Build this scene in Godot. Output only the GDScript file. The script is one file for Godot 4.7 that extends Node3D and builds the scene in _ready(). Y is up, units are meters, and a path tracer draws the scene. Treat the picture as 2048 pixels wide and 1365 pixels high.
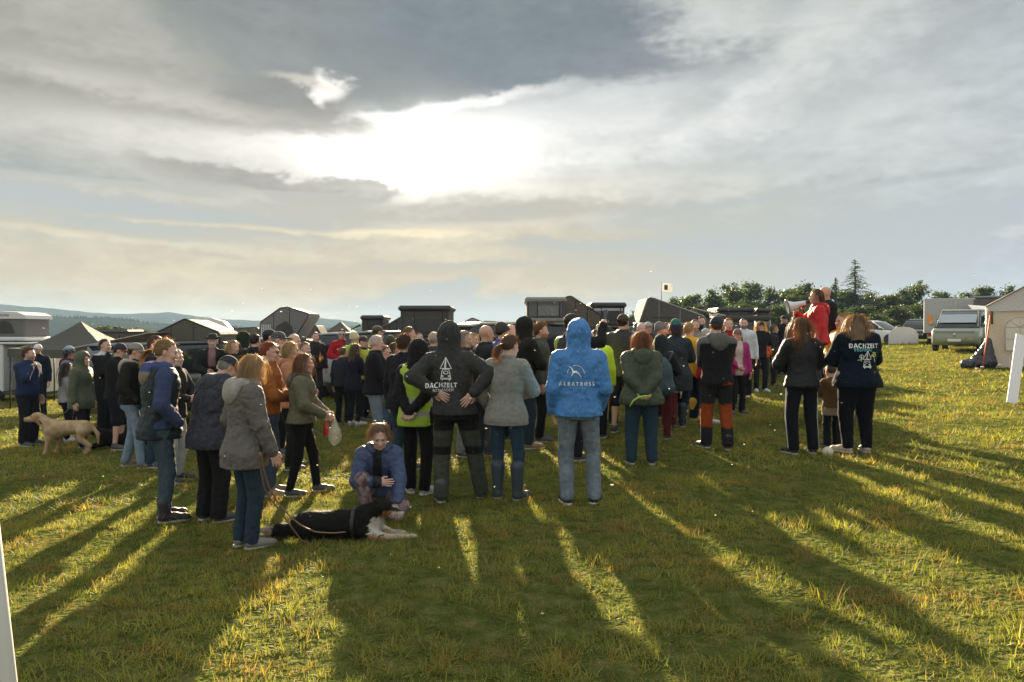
extends Node3D

# ---------------------------------------------------------------- shared state
var gn := FastNoiseLite.new()
var fold_noise := FastNoiseLite.new()
var mats := {}
var taken := {}

func _ready() -> void:
	var t0 := Time.get_ticks_msec()
	gn.seed = 7
	gn.frequency = 0.22
	fold_noise.seed = 21
	fold_noise.frequency = 1.0
	fold_noise.noise_type = FastNoiseLite.TYPE_SIMPLEX
	# camera: eye height 1.73 m over the meadow, a 26 mm view tilted a touch down
	var cam := Camera3D.new()
	cam.name = "camera"
	cam.position = Vector3(0, 1.73, 0)
	cam.rotation.x = -atan(22.5 / 1500.0)
	cam.fov = rad_to_deg(2.0 * atan(682.5 / 1500.0))
	cam.near = 0.05
	cam.far = 6000.0
	add_child(cam)
	# sky, haze and exposure
	var env := Environment.new()
	env.tonemap_mode = Environment.TONE_MAPPER_LINEAR
	env.tonemap_exposure = EXPOSURE
	env.background_mode = Environment.BG_SKY
	var sky := Sky.new()
	var pano := PanoramaSkyMaterial.new()
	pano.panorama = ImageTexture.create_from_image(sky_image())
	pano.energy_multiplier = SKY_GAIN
	sky.sky_material = pano
	env.sky = sky
	env.fog_enabled = true
	env.fog_density = HAZE
	env.fog_light_color = Color(0.72, 0.86, 1.0)
	env.sdfgi_enabled = true
	env.ssao_enabled = true
	env.ssil_enabled = true
	var we := WorldEnvironment.new()
	we.name = "world_environment"
	we.environment = env
	add_child(we)
	# the low evening sun ahead and a little left, breaking out under the cloud
	var sun := DirectionalLight3D.new()
	sun.name = "sun"
	sun.light_energy = 1.6
	sun.light_color = Color(1.0, 0.90, 0.75)
	sun.light_angular_distance = 0.9
	sun.shadow_enabled = true
	add_child(sun)
	var to_sun := Vector3(-0.125, 0.285, -1.0).normalized()
	sun.look_at_from_position(to_sun * 100.0, Vector3.ZERO, Vector3.UP)
	print("sky ", Time.get_ticks_msec() - t0)
	make_materials()
	build_ground()
	build_hills()
	build_trees()
	print("land ", Time.get_ticks_msec() - t0)
	build_camp()
	print("camp ", Time.get_ticks_msec() - t0)
	build_people()
	print("people ", Time.get_ticks_msec() - t0)
	build_dogs()
	build_small_things()
	print("animals ", Time.get_ticks_msec() - t0)
	build_grass()
	print("done ", Time.get_ticks_msec() - t0)

const EXPOSURE := 5.3
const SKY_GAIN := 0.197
const HAZE := 0.0002

# ---------------------------------------------------------------- helpers
func g(x: float, z: float) -> float:
	var r := sqrt(x * x + z * z)
	var h := 0.04 * 45.0 * tanh(x / 45.0)
	h += 0.05 * gn.get_noise_2d(x * 1.1, z * 1.1) * clampf(r * 0.25, 0.0, 1.0)
	if r > 100.0:
		h -= 20.0 * smoothstep(100.0, 320.0, r)
	return h

func gp(x: float, z: float) -> Vector3:
	return Vector3(x, g(x, z), z)

func numbered(called: String) -> String:
	var n: int = taken.get(called, 0)
	taken[called] = n + 1
	return called if n == 0 else "%s_%03d" % [called, n]

func thing(called: String, label: String, category: String, at := Vector3.ZERO, turn := 0.0, group := "") -> Node3D:
	var o := Node3D.new()
	o.name = numbered(called)
	add_child(o)
	o.position = at
	o.rotation.y = turn
	o.set_meta("label", label)
	o.set_meta("category", category)
	if group:
		o.set_meta("group", group)
	return o

func part(called: String, mesh: Mesh, m: Material, parent: Node3D) -> MeshInstance3D:
	var o := MeshInstance3D.new()
	o.name = called
	o.mesh = mesh
	o.material_override = m
	parent.add_child(o, true)
	return o

func structure(called: String, mesh: Mesh, m: Material) -> MeshInstance3D:
	var o := MeshInstance3D.new()
	o.name = called
	o.mesh = mesh
	o.material_override = m
	o.set_meta("kind", "structure")
	add_child(o)
	return o

func st() -> SurfaceTool:
	var s := SurfaceTool.new()
	s.begin(Mesh.PRIMITIVE_TRIANGLES)
	return s

func mesh_of(v: PackedVector3Array, n: PackedVector3Array, idx: PackedInt32Array, c := PackedColorArray(), uv := PackedVector2Array()) -> ArrayMesh:
	var a := []
	a.resize(Mesh.ARRAY_MAX)
	a[Mesh.ARRAY_VERTEX] = v
	if n.size():
		a[Mesh.ARRAY_NORMAL] = n
	if c.size():
		a[Mesh.ARRAY_COLOR] = c
	if uv.size():
		a[Mesh.ARRAY_TEX_UV] = uv
	a[Mesh.ARRAY_INDEX] = idx
	var m := ArrayMesh.new()
	m.add_surface_from_arrays(Mesh.PRIMITIVE_TRIANGLES, a)
	return m

# box with chamfered edges, centred at c
func add_box(s: SurfaceTool, c: Vector3, size: Vector3, b := 0.012, basis := Basis()) -> void:
	var h := size * 0.5
	b = minf(b, minf(h.x, minf(h.y, h.z)) * 0.7)
	var f := func(ax: int, sg: float) -> void:
		var u := (ax + 1) % 3
		var w := (ax + 2) % 3
		var q := []
		for k in [[-1, -1], [1, -1], [1, 1], [-1, 1]]:
			var p := Vector3.ZERO
			p[ax] = h[ax] * sg
			p[u] = (h[u] - b) * k[0]
			p[w] = (h[w] - b) * k[1]
			q.append(c + basis * p)
		if sg < 0:
			q.reverse()
		quad(s, q[0], q[3], q[2], q[1])
	for ax in 3:
		f.call(ax, 1.0)
		f.call(ax, -1.0)
	for ax in 3:
		var u := (ax + 1) % 3
		var w := (ax + 2) % 3
		for k in [[-1, -1], [1, -1], [1, 1], [-1, 1]]:
			var p := Vector3.ZERO
			var q := Vector3.ZERO
			p[u] = h[u] * k[0]
			p[w] = (h[w] - b) * k[1]
			q[u] = (h[u] - b) * k[0]
			q[w] = h[w] * k[1]
			var e := Vector3.ZERO
			e[ax] = h[ax] - b
			var flip: bool = k[0] * k[1] > 0
			var a1: Vector3 = c + basis * (p - e)
			var a2: Vector3 = c + basis * (p + e)
			var b1: Vector3 = c + basis * (q - e)
			var b2: Vector3 = c + basis * (q + e)
			if flip:
				quad(s, a1, a2, b2, b1)
			else:
				quad(s, a1, b1, b2, a2)
	for kx in [-1, 1]:
		for ky in [-1, 1]:
			for kz in [-1, 1]:
				var k := Vector3(kx, ky, kz)
				var p := [Vector3(h.x, h.y - b, h.z - b) * k, Vector3(h.x - b, h.y, h.z - b) * k, Vector3(h.x - b, h.y - b, h.z) * k]
				if kx * ky * kz > 0:
					p.reverse()
				for v in p:
					s.add_vertex(c + basis * (v as Vector3))

func quad(s: SurfaceTool, a: Vector3, b: Vector3, c: Vector3, d: Vector3) -> void:
	s.add_vertex(a); s.add_vertex(b); s.add_vertex(c)
	s.add_vertex(a); s.add_vertex(c); s.add_vertex(d)

func tri(s: SurfaceTool, a: Vector3, b: Vector3, c: Vector3) -> void:
	s.add_vertex(a); s.add_vertex(b); s.add_vertex(c)

func done(s: SurfaceTool) -> ArrayMesh:
	s.generate_normals()
	return s.commit()

func flat(s: SurfaceTool) -> void:
	s.set_smooth_group(-1)

func box_mesh(size: Vector3, c := Vector3.ZERO, b := 0.012) -> ArrayMesh:
	var s := st()
	flat(s)
	add_box(s, c, size, b)
	return done(s)

# tube through points with radii
func add_tube(s: SurfaceTool, pts: Array, radii: Array, sides := 8, caps := true) -> void:
	var rings := []
	var up := Vector3.UP
	for i in pts.size():
		var a: Vector3 = pts[maxi(i - 1, 0)]
		var b: Vector3 = pts[mini(i + 1, pts.size() - 1)]
		var t := (b - a).normalized()
		if absf(t.dot(up)) > 0.95:
			up = Vector3.RIGHT if absf(t.x) < 0.9 else Vector3.BACK
		var sd := t.cross(up).normalized()
		var u2 := sd.cross(t)
		up = u2
		var ring := []
		var r: float = radii[i] if radii.size() > 1 else radii[0]
		for k in sides:
			var an := TAU * k / sides
			ring.append((pts[i] as Vector3) + (sd * cos(an) + u2 * sin(an)) * r)
		rings.append(ring)
	for i in rings.size() - 1:
		for k in sides:
			var k2 := (k + 1) % sides
			quad(s, rings[i][k], rings[i][k2], rings[i + 1][k2], rings[i + 1][k])
	if caps:
		for k in range(1, sides - 1):
			tri(s, rings[0][0], rings[0][k + 1], rings[0][k])
			var l: Array = rings[-1]
			tri(s, l[0], l[k], l[k + 1])

func tube_mesh(pts: Array, radii: Array, sides := 8) -> ArrayMesh:
	var s := st()
	add_tube(s, pts, radii, sides)
	return done(s)

# rings of equal length joined into a skin; closed rings
func add_loft(s: SurfaceTool, rings: Array, caps := true) -> void:
	var n: int = rings[0].size()
	for i in rings.size() - 1:
		for k in n:
			var k2 := (k + 1) % n
			quad(s, rings[i][k], rings[i + 1][k], rings[i + 1][k2], rings[i][k2])
	if caps:
		for e in [0, rings.size() - 1]:
			var c := Vector3.ZERO
			for p in rings[e]:
				c += p
			c /= n
			for k in n:
				var k2 := (k + 1) % n
				if e == 0:
					tri(s, c, rings[e][k], rings[e][k2])
				else:
					tri(s, c, rings[e][k2], rings[e][k])

# polygon in the x,y plane pushed along z
func add_prism(s: SurfaceTool, poly: PackedVector2Array, z0: float, z1: float) -> void:
	if Geometry2D.is_polygon_clockwise(poly):
		poly = poly.duplicate()
		poly.reverse()
	var t := Geometry2D.triangulate_polygon(poly)
	for i in range(0, t.size(), 3):
		var a := poly[t[i]]
		var b := poly[t[i + 1]]
		var c := poly[t[i + 2]]
		if (b - a).cross(c - a) < 0:
			var q := b
			b = c
			c = q
		tri(s, Vector3(a.x, a.y, z1), Vector3(c.x, c.y, z1), Vector3(b.x, b.y, z1))
		tri(s, Vector3(a.x, a.y, z0), Vector3(b.x, b.y, z0), Vector3(c.x, c.y, z0))
	for i in poly.size():
		var a := poly[i]
		var b := poly[(i + 1) % poly.size()]
		quad(s, Vector3(a.x, a.y, z0), Vector3(a.x, a.y, z1), Vector3(b.x, b.y, z1), Vector3(b.x, b.y, z0))

func prism_mesh(poly: PackedVector2Array, z0: float, z1: float) -> ArrayMesh:
	var s := st()
	flat(s)
	add_prism(s, poly, z0, z1)
	return done(s)

func sheet(s: SurfaceTool, a: Vector3, b: Vector3, c: Vector3, d: Vector3, sag := 0.0, n := 6, thick := 0.012) -> void:
	# cloth between four corners, sagging, with a thickness
	for side in 2:
		var off := Vector3(0, -thick * side, 0)
		for i in n:
			for j in n:
				var q := []
				for k in [[0, 0], [1, 0], [1, 1], [0, 1]]:
					var u: float = float(i + k[0]) / n
					var v: float = float(j + k[1]) / n
					var p := a.lerp(b, u).lerp(d.lerp(c, u), v)
					p.y -= sag * 16.0 * u * (1.0 - u) * v * (1.0 - v)
					q.append(p + off)
				quad(s, q[0], q[1], q[2], q[3])

func rgb(r: float, gg: float, b: float) -> Color:
	return Color(r, gg, b).linear_to_srgb()

func mat(key: String, albedo: Color, rough := 0.8, metallic := 0.0) -> StandardMaterial3D:
	if mats.has(key):
		return mats[key]
	var m := StandardMaterial3D.new()
	m.resource_name = key
	m.albedo_color = albedo
	m.roughness = rough
	m.metallic = metallic
	mats[key] = m
	return m

func noise_tex(seed_: int, freq: float, ramp: Array, as_normal := false, strength := 4.0, size := 256, oct := 4) -> NoiseTexture2D:
	var n := FastNoiseLite.new()
	n.seed = seed_
	n.frequency = freq
	n.fractal_octaves = oct
	var t := NoiseTexture2D.new()
	t.width = size
	t.height = size
	t.seamless = true
	t.noise = n
	if as_normal:
		t.as_normal_map = true
		t.bump_strength = strength
	elif ramp.size():
		var gr := Gradient.new()
		gr.offsets = PackedFloat32Array()
		gr.colors = PackedColorArray()
		for i in ramp.size():
			gr.add_point(float(i) / (ramp.size() - 1), ramp[i])
		t.color_ramp = gr
	return t

func make_materials() -> void:
	var crease := noise_tex(3, 0.011, [], true, 16.0, 512, 3)
	(crease.noise as FastNoiseLite).fractal_type = FastNoiseLite.FRACTAL_RIDGED
	(crease.noise as FastNoiseLite).domain_warp_enabled = true
	(crease.noise as FastNoiseLite).domain_warp_amplitude = 22.0
	var grain := noise_tex(5, 0.09, [], true, 5.0, 256, 3)
	var tone := noise_tex(9, 0.02, [Color(0.86, 0.86, 0.86), Color(1, 1, 1)], false, 1.0, 256, 4)
	for d in [["cloth", 0.9, crease, 2.2, 0.06], ["shell", 0.6, crease, 1.6, 0.0], ["denim", 0.92, crease, 3.0, 0.05], ["fleece", 1.0, grain, 4.0, 0.35]]:
		var m := mat(d[0], Color.WHITE, d[1])
		m.vertex_color_use_as_albedo = true
		m.albedo_texture = tone
		m.uv1_triplanar = true
		m.uv1_scale = Vector3(1.0, 0.6, 1.0) * d[3]
		m.metallic_specular = 0.35 if d[0] == "shell" else 0.18
		m.normal_enabled = true
		m.normal_texture = d[2]
		m.normal_scale = 0.75
		if d[4] > 0.0:
			m.rim_enabled = true
			m.rim = d[4]
			m.rim_tint = 0.5
	var sk := mat("skin", Color.WHITE, 0.55)
	sk.vertex_color_use_as_albedo = true
	sk.subsurf_scatter_enabled = true
	sk.subsurf_scatter_strength = 0.12
	var ha := mat("hair", Color.WHITE, 0.5)
	ha.vertex_color_use_as_albedo = true
	ha.backlight_enabled = true
	ha.backlight = rgb(1.0, 0.85, 0.6)
	var fu := mat("fur", Color.WHITE, 0.75)
	fu.vertex_color_use_as_albedo = true
	fu.metallic_specular = 0.3
	fu.backlight_enabled = true
	fu.backlight = rgb(0.5, 0.45, 0.4)
	var vi := mat("hi_vis", Color.WHITE, 0.6)
	vi.vertex_color_use_as_albedo = true
	vi.backlight_enabled = true
	vi.backlight = rgb(0.7, 0.7, 0.7)
	var pl := mat("plain", Color.WHITE, 0.6)
	pl.vertex_color_use_as_albedo = true
	mat("print_white", rgb(0.72, 0.72, 0.7), 0.7)
	mat("print_teal", rgb(0.12, 0.42, 0.40), 0.7)
	mat("print_lime", rgb(0.55, 0.68, 0.06), 0.7)
	mat("rubber", rgb(0.02, 0.02, 0.02), 0.8)
	mat("steel", rgb(0.5, 0.5, 0.5), 0.35, 0.9)
	mat("dark_glass", rgb(0.02, 0.025, 0.028), 0.08)
	mat("black_plastic", rgb(0.02, 0.02, 0.02), 0.5)
# ---------------------------------------------------------------- sky
# Colours of the evening sky on a coarse lattice of directions, broken up by streaky noise, with the larger clouds on top.
const LX := [-900.0, -640.0, -380.0, -128.0, 128.0, 384.0, 640.0, 900.0]
const SKY_ROWS := [
	[700.0, [[176,180,176],[150,154,150],[128,136,138],[134,142,145],[130,140,145],[160,166,168],[186,191,192],[164,171,174]]],
	[585.0, [[190,190,180],[168,168,160],[134,141,141],[140,147,147],[128,138,144],[168,174,176],[198,202,200],[168,175,178]]],
	[500.0, [[172,171,162],[182,180,170],[160,160,154],[172,172,168],[168,172,173],[196,199,198],[203,206,204],[176,183,186]]],
	[420.0, [[163,162,153],[178,176,166],[186,184,174],[240,240,234],[228,229,227],[218,220,218],[212,215,213],[188,195,197]]],
	[340.0, [[198,196,186],[218,215,205],[236,233,224],[252,250,244],[228,227,222],[218,219,215],[204,208,207],[188,195,197]]],
	[260.0, [[170,174,172],[188,188,180],[206,202,190],[232,228,214],[224,220,206],[204,204,196],[191,196,194],[190,196,198]]],
	[180.0, [[200,195,178],[204,199,180],[206,200,180],[222,212,186],[204,196,174],[184,185,177],[176,183,183],[178,186,190]]],
	[100.0, [[206,197,170],[212,200,170],[212,199,168],[206,196,170],[199,190,167],[188,187,175],[179,185,185],[185,193,198]]],
	[20.0, [[196,194,180],[212,203,178],[210,201,178],[188,188,180],[190,189,180],[193,194,188],[188,194,197],[190,198,203]]],
	[-40.0, [[196,194,180],[212,203,178],[210,201,178],[188,188,180],[190,189,180],[193,194,188],[188,194,197],[190,198,203]]],
]
# px, py, rx, ry, tilt in degrees, softness, colour, opacity, ragged edge (pixels), as seen in a 1500 px focal length view
const CLOUDS := [
	[560, 20, 300, 105, 14, 0.55, [128, 136, 138], 0.85, 50],
	[800, 90, 330, 130, -4, 0.4, [138, 146, 147], 0.8, 46],
	[1080, 60, 330, 120, 6, 0.35, [126, 137, 143], 0.9, 44],
	[1330, 95, 170, 42, -20, 0.5, [140, 148, 152], 0.75, 34],
	[1500, 70, 140, 26, -28, 0.6, [150, 158, 161], 0.7, 30],
	[1480, 40, 150, 60, 20, 0.8, [214, 216, 212], 0.7, 40],
	[600, 222, 125, 38, 8, 0.35, [158, 156, 150], 0.95, 26],
	[560, 120, 120, 90, 30, 0.6, [148, 151, 150], 0.7, 40],
	[420, 222, 260, 26, 3, 0.5, [166, 163, 154], 0.85, 22],
	[130, 150, 230, 40, -4, 0.9, [164, 163, 155], 0.5, 46],
	[300, 190, 220, 22, 5, 0.8, [214, 210, 198], 0.6, 24],
	[655, 178, 44, 24, 10, 0.5, [255, 252, 244], 1.0, 22],
	[610, 168, 70, 8, 6, 0.7, [232, 226, 212], 0.7, 12],
	[960, 207, 180, 12, -9, 0.6, [255, 255, 252], 0.9, 20],
	[1180, 200, 190, 22, -6, 0.8, [226, 228, 226], 0.7, 30],
	[1440, 215, 230, 24, -16, 0.9, [220, 222, 219], 0.6, 40],
	[1330, 280, 320, 18, -2, 0.9, [236, 237, 234], 0.6, 20],
	[1700, 300, 380, 26, 4, 0.9, [200, 205, 205], 0.5, 30],
	[1500, 330, 420, 14, 1, 0.9, [190, 194, 193], 0.5, 18],
	[1800, 130, 300, 50, -22, 0.9, [172, 179, 181], 0.6, 50],
	[1420, 175, 140, 20, -28, 0.8, [178, 184, 185], 0.55, 36],
	[80, 400, 330, 38, 4, 0.7, [164, 169, 169], 0.85, 18],
	[360, 425, 330, 26, 2, 0.7, [170, 174, 172], 0.7, 16],
	[430, 350, 130, 18, 6, 0.4, [178, 176, 167], 0.9, 18],
	[560, 372, 160, 17, 9, 0.3, [170, 168, 160], 0.95, 18],
	[690, 385, 112, 24, 3, 0.25, [170, 167, 158], 1.0, 20],
	[330, 395, 250, 10, 4, 0.7, [216, 211, 196], 0.6, 10],
	[860, 425, 340, 20, -1, 0.5, [184, 180, 168], 0.9, 12],
	[1060, 408, 300, 12, 3, 0.8, [188, 184, 172], 0.7, 14],
	[960, 355, 190, 9, 2, 0.8, [206, 203, 192], 0.6, 10],
	[800, 467, 130, 9, -2, 0.5, [252, 236, 200], 0.9, 10],
	[560, 462, 330, 5, 2, 0.8, [228, 217, 186], 0.7, 7],
	[150, 468, 260, 5, 3, 0.8, [226, 216, 184], 0.6, 8],
	[1240, 490, 250, 11, 1, 0.6, [172, 176, 172], 0.8, 10],
	[1560, 490, 330, 22, -2, 0.8, [172, 180, 181], 0.7, 20],
	[1500, 395, 200, 9, -9, 0.7, [176, 182, 181], 0.75, 12],
	[1740, 372, 170, 6, -5, 0.7, [174, 181, 182], 0.75, 8],
	[1370, 430, 200, 18, -4, 0.8, [186, 189, 184], 0.5, 18],
	[2030, 440, 42, 30, -30, 0.35, [206, 206, 200], 0.8, 22],
	[2000, 500, 120, 40, 0, 0.9, [186, 193, 196], 0.6, 20],
	[700, 540, 190, 9, 0, 0.6, [188, 180, 160], 0.7, 10],
	[930, 530, 200, 6, -1, 0.6, [180, 176, 162], 0.75, 8],
	[570, 545, 70, 8, 3, 0.6, [190, 183, 164], 0.6, 8],
	[430, 512, 60, 4, 6, 0.7, [188, 182, 164], 0.6, 5],
	[1080, 580, 200, 10, 1, 0.8, [214, 201, 172], 0.6, 12],
	[830, 590, 70, 20, -12, 0.25, [178, 181, 176], 0.75, 14],
	[905, 585, 52, 30, 0, 0.22, [176, 180, 177], 0.8, 14],
	[880, 615, 220, 20, 0, 0.4, [182, 184, 178], 0.75, 12],
	[1060, 610, 120, 18, 4, 0.4, [190, 190, 181], 0.6, 12],
	[760, 605, 60, 8, -10, 0.5, [184, 186, 178], 0.6, 10],
]

func lin(v: float) -> float:
	v /= 255.0
	return v / 12.92 if v < 0.04045 else pow((v + 0.055) / 1.055, 2.4)

func sky_image() -> Image:
	var rows := []
	var vs := PackedFloat32Array()
	for r in SKY_ROWS:
		vs.append(r[0])
		var line := PackedVector3Array()
		for c in r[1]:
			line.append(Vector3(lin(c[0]), lin(c[1]), lin(c[2])))
		rows.append(line)
	var feats := []
	for c in CLOUDS:
		var az := atan((c[0] - 1024.0) / 1500.0)
		var el := atan((660.0 - c[1]) / 1500.0 * cos(az))
		var f := PackedFloat32Array([az * 1500.0, el * 1500.0, c[2], c[3], cos(deg_to_rad(c[4])), -sin(deg_to_rad(c[4])), c[5], lin(c[6][0]), lin(c[6][1]), lin(c[6][2]), c[7], c[8]])
		feats.append(f)
	var n1 := FastNoiseLite.new()
	n1.seed = 11
	n1.frequency = 1.0
	n1.fractal_octaves = 6
	n1.fractal_gain = 0.56
	var n2 := FastNoiseLite.new()
	n2.seed = 4
	n2.frequency = 1.0
	n2.fractal_octaves = 4
	var W := 4096
	var H := 2048
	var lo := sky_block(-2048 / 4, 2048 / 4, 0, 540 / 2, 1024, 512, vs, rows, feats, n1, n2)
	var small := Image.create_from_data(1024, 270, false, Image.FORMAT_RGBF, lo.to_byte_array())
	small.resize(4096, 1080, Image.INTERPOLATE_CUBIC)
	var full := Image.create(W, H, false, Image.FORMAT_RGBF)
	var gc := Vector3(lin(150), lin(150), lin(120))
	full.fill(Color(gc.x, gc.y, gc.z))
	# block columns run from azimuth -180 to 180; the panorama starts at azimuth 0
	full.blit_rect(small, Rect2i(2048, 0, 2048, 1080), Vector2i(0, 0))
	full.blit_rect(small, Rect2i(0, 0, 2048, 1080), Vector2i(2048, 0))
	var a := 452
	var y0 := 690
	var hi := sky_block(-a, a, y0, 1040, 4096, 2048, vs, rows, feats, n1, n2)
	var big := Image.create_from_data(2 * a, 1040 - y0, false, Image.FORMAT_RGBF, hi.to_byte_array())
	full.blit_rect(big, Rect2i(a, 0, a, 1040 - y0), Vector2i(0, y0))
	full.blit_rect(big, Rect2i(0, 0, a, 1040 - y0), Vector2i(W - a, y0))
	return full

func sky_block(c0: int, c1: int, r0: int, r1: int, w: int, h: int, vs: PackedFloat32Array, rows: Array, feats: Array, n1: FastNoiseLite, n2: FastNoiseLite) -> PackedFloat32Array:
	var out := PackedFloat32Array()
	out.resize((c1 - c0) * (r1 - r0) * 3)
	var o := 0
	var su := atan(-194.0 / 1500.0) * 1500.0
	var sv := atan(350.0 / 1500.0) * 1500.0
	for r in range(r0, r1):
		var el := PI * 0.5 - (r + 0.5) / h * PI
		var v := maxf(el, -0.02) * 1500.0
		# features that matter on this row
		var near := []
		for f in feats:
			if absf(v - f[1]) < maxf(f[3], absf(f[2] * f[5])) * 1.5 + f[11] * 1.5 + 20.0:
				near.append(f)
		var vi := 0
		while vi < vs.size() - 2 and v < vs[vi + 1]:
			vi += 1
		var vt := clampf((vs[vi] - v) / (vs[vi] - vs[vi + 1]), 0.0, 1.0)
		vt = vt * vt * (3.0 - 2.0 * vt)
		var ra: PackedVector3Array = rows[vi]
		var rb: PackedVector3Array = rows[vi + 1]
		var ce := cos(el)
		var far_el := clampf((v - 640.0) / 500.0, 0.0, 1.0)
		for c in range(c0, c1):
			var az := TAU * (c + 0.5) / w
			var u := az * 1500.0
			# noise on a cloud layer: directions on a flattened dome keep streaks level
			var dx := sin(az) * ce
			var dz := cos(az) * ce
			var sy := sin(el)
			var k := 1.0 / (maxf(sy, 0.0) + 0.12)
			var wx := n2.get_noise_3d(dx * 5.0, sy * 11.0, dz * 5.0)
			var wy := n2.get_noise_3d(dx * 5.0 + 31.0, sy * 11.0, dz * 5.0)
			var fine := 0.75 * n1.get_noise_3d(dx * 13.0 + wx * 0.4, sy * 36.0 + wy * 0.6, dz * 13.0) + 0.4 * n1.get_noise_3d(dx * 44.0, sy * 110.0 + 5.0, dz * 44.0)
			var soft := n1.get_noise_3d(dx * k * 1.6 + 9.0, 0.3, dz * k * 1.6)
			var uu := u + wx * 70.0
			var vv := v + wy * 22.0
			var x := clampf((uu + 900.0) / 257.2, 0.0, 6.999)
			var xi := int(x)
			var xt := x - xi
			xt = xt * xt * (3.0 - 2.0 * xt)
			var col := ra[xi].lerp(ra[xi + 1], xt).lerp(rb[xi].lerp(rb[xi + 1], xt), vt)
			# beyond the part in view broken cloud goes on, made brighter than the visible sky as fill light
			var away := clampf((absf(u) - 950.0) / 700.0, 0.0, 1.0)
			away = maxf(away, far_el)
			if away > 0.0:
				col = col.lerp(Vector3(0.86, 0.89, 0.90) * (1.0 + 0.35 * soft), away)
			var streak := fine * 0.22 * (1.0 - away * 0.4) + soft * 0.05
			col *= 1.0 + streak
			for f in near:
				var px: float = uu - f[0]
				var rad: float = f[2]
				if absf(px) > rad * 1.6 + 80.0:
					continue
				var ed: float = f[11]
				var py: float = v + wy * ed * 0.6 + fine * ed - f[1]
				px += wx * ed + fine * ed * 1.5
				var ax: float = (px * f[4] + py * f[5]) / rad
				var ay: float = (py * f[4] - px * f[5]) / f[3]
				var q := sqrt(ax * ax + ay * ay)
				var s: float = f[6]
				if q < 1.0 + s:
					var m: float = smoothstep(1.0 + s, 1.0 - s, q) * f[10]
					col = col.lerp(Vector3(f[7], f[8], f[9]) * (1.0 + 0.22 * fine), m)
			# the sun's glow behind thin cloud
			var ga := (u - su + 25.0 + wx * 40.0) / 150.0
			var gb := (v - sv + 8.0 + wy * 20.0) / 62.0
			var g1 := exp(-(ga * ga + gb * gb))
			var gc := (u - su + 30.0) / 300.0
			var gd := (v - sv) / 60.0
			var g2 := exp(-(gc * gc + gd * gd))
			var dark := clampf((0.60 - col.y) * 3.0, 0.0, 0.9)
			col += Vector3(1.0, 0.97, 0.9) * (1.6 * g1 + 0.2 * g2) * (1.0 - dark)
			out[o] = col.x
			out[o + 1] = col.y
			out[o + 2] = col.z
			o += 3
	return out
# ---------------------------------------------------------------- land
func build_ground() -> void:
	var radii := [0.0]
	var r := 0.6
	while r < 1760.0:
		radii.append(r)
		r += clampf(r * 0.07, 0.35, 120.0)
	var n := 180
	var v := PackedVector3Array()
	var idx := PackedInt32Array()
	for i in radii.size():
		for k in n:
			var a := TAU * k / n
			var x: float = cos(a) * radii[i]
			var z: float = sin(a) * radii[i]
			v.append(Vector3(x, g(x, z), z))
	for i in radii.size() - 1:
		for k in n:
			var k2 := (k + 1) % n
			idx.append_array(PackedInt32Array([i * n + k, (i + 1) * n + k, (i + 1) * n + k2, i * n + k, (i + 1) * n + k2, i * n + k2]))
	var nn := PackedVector3Array()
	nn.resize(v.size())
	for i in v.size():
		var p := v[i]
		var e := maxf(0.2, Vector2(p.x, p.z).length() * 0.02)
		nn[i] = Vector3(g(p.x - e, p.z) - g(p.x + e, p.z), 2.0 * e, g(p.x, p.z - e) - g(p.x, p.z + e)).normalized()
	var m := mat("meadow", Color.WHITE, 1.0)
	m.albedo_texture = noise_tex(2, 0.02, [rgb(0.055, 0.05, 0.02), rgb(0.06, 0.075, 0.018), rgb(0.1, 0.11, 0.03), rgb(0.15, 0.12, 0.05)], false, 1.0, 512, 5)
	m.uv1_triplanar = true
	m.uv1_world_triplanar = true
	m.uv1_scale = Vector3.ONE * 0.45
	m.normal_enabled = true
	m.normal_texture = noise_tex(6, 0.06, [], true, 10.0, 512, 4)
	m.metallic_specular = 0.0
	structure("ground", mesh_of(v, nn, idx), m)

func hill_mesh(dist: float, base: float, heights: Array, a0: float, a1: float, depth: float, rough: float, seed_: int) -> ArrayMesh:
	# a long ridge on an arc round the meadow; heights along it, both flanks sloping to the valley
	var s := st()
	var n := 240
	var nz := FastNoiseLite.new()
	nz.seed = seed_
	nz.frequency = 0.012
	nz.fractal_octaves = 4
	var rows := []
	for i in n + 1:
		var t := float(i) / n
		var a := lerpf(a0, a1, t)
		var f := t * (heights.size() - 1)
		var k := mini(int(f), heights.size() - 2)
		var ft := f - k
		ft = ft * ft * (3.0 - 2.0 * ft)
		var top: float = lerpf(heights[k], heights[k + 1], ft)
		var line := []
		for j in 9:
			var q := float(j) / 8.0
			var d := dist + (q - 0.5) * depth
			var x := sin(a) * d
			var z := -cos(a) * d
			var bell := pow(sin(PI * q), 0.8)
			line.append(Vector3(x, lerpf(base, top, bell) + nz.get_noise_2d(x, z) * rough * bell, z))
		rows.append(line)
	for i in n:
		for j in 8:
			quad(s, rows[i][j], rows[i][j + 1], rows[i + 1][j + 1], rows[i + 1][j])
	return done(s)

func hm(px: float, py: float, dist: float) -> float:
	# height of a ridge that stands this far up the sky
	var a := atan((px - 1024.0) / 1500.0)
	return 1.73 + dist * cos(a) * (660.0 - py) / 1500.0

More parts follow.
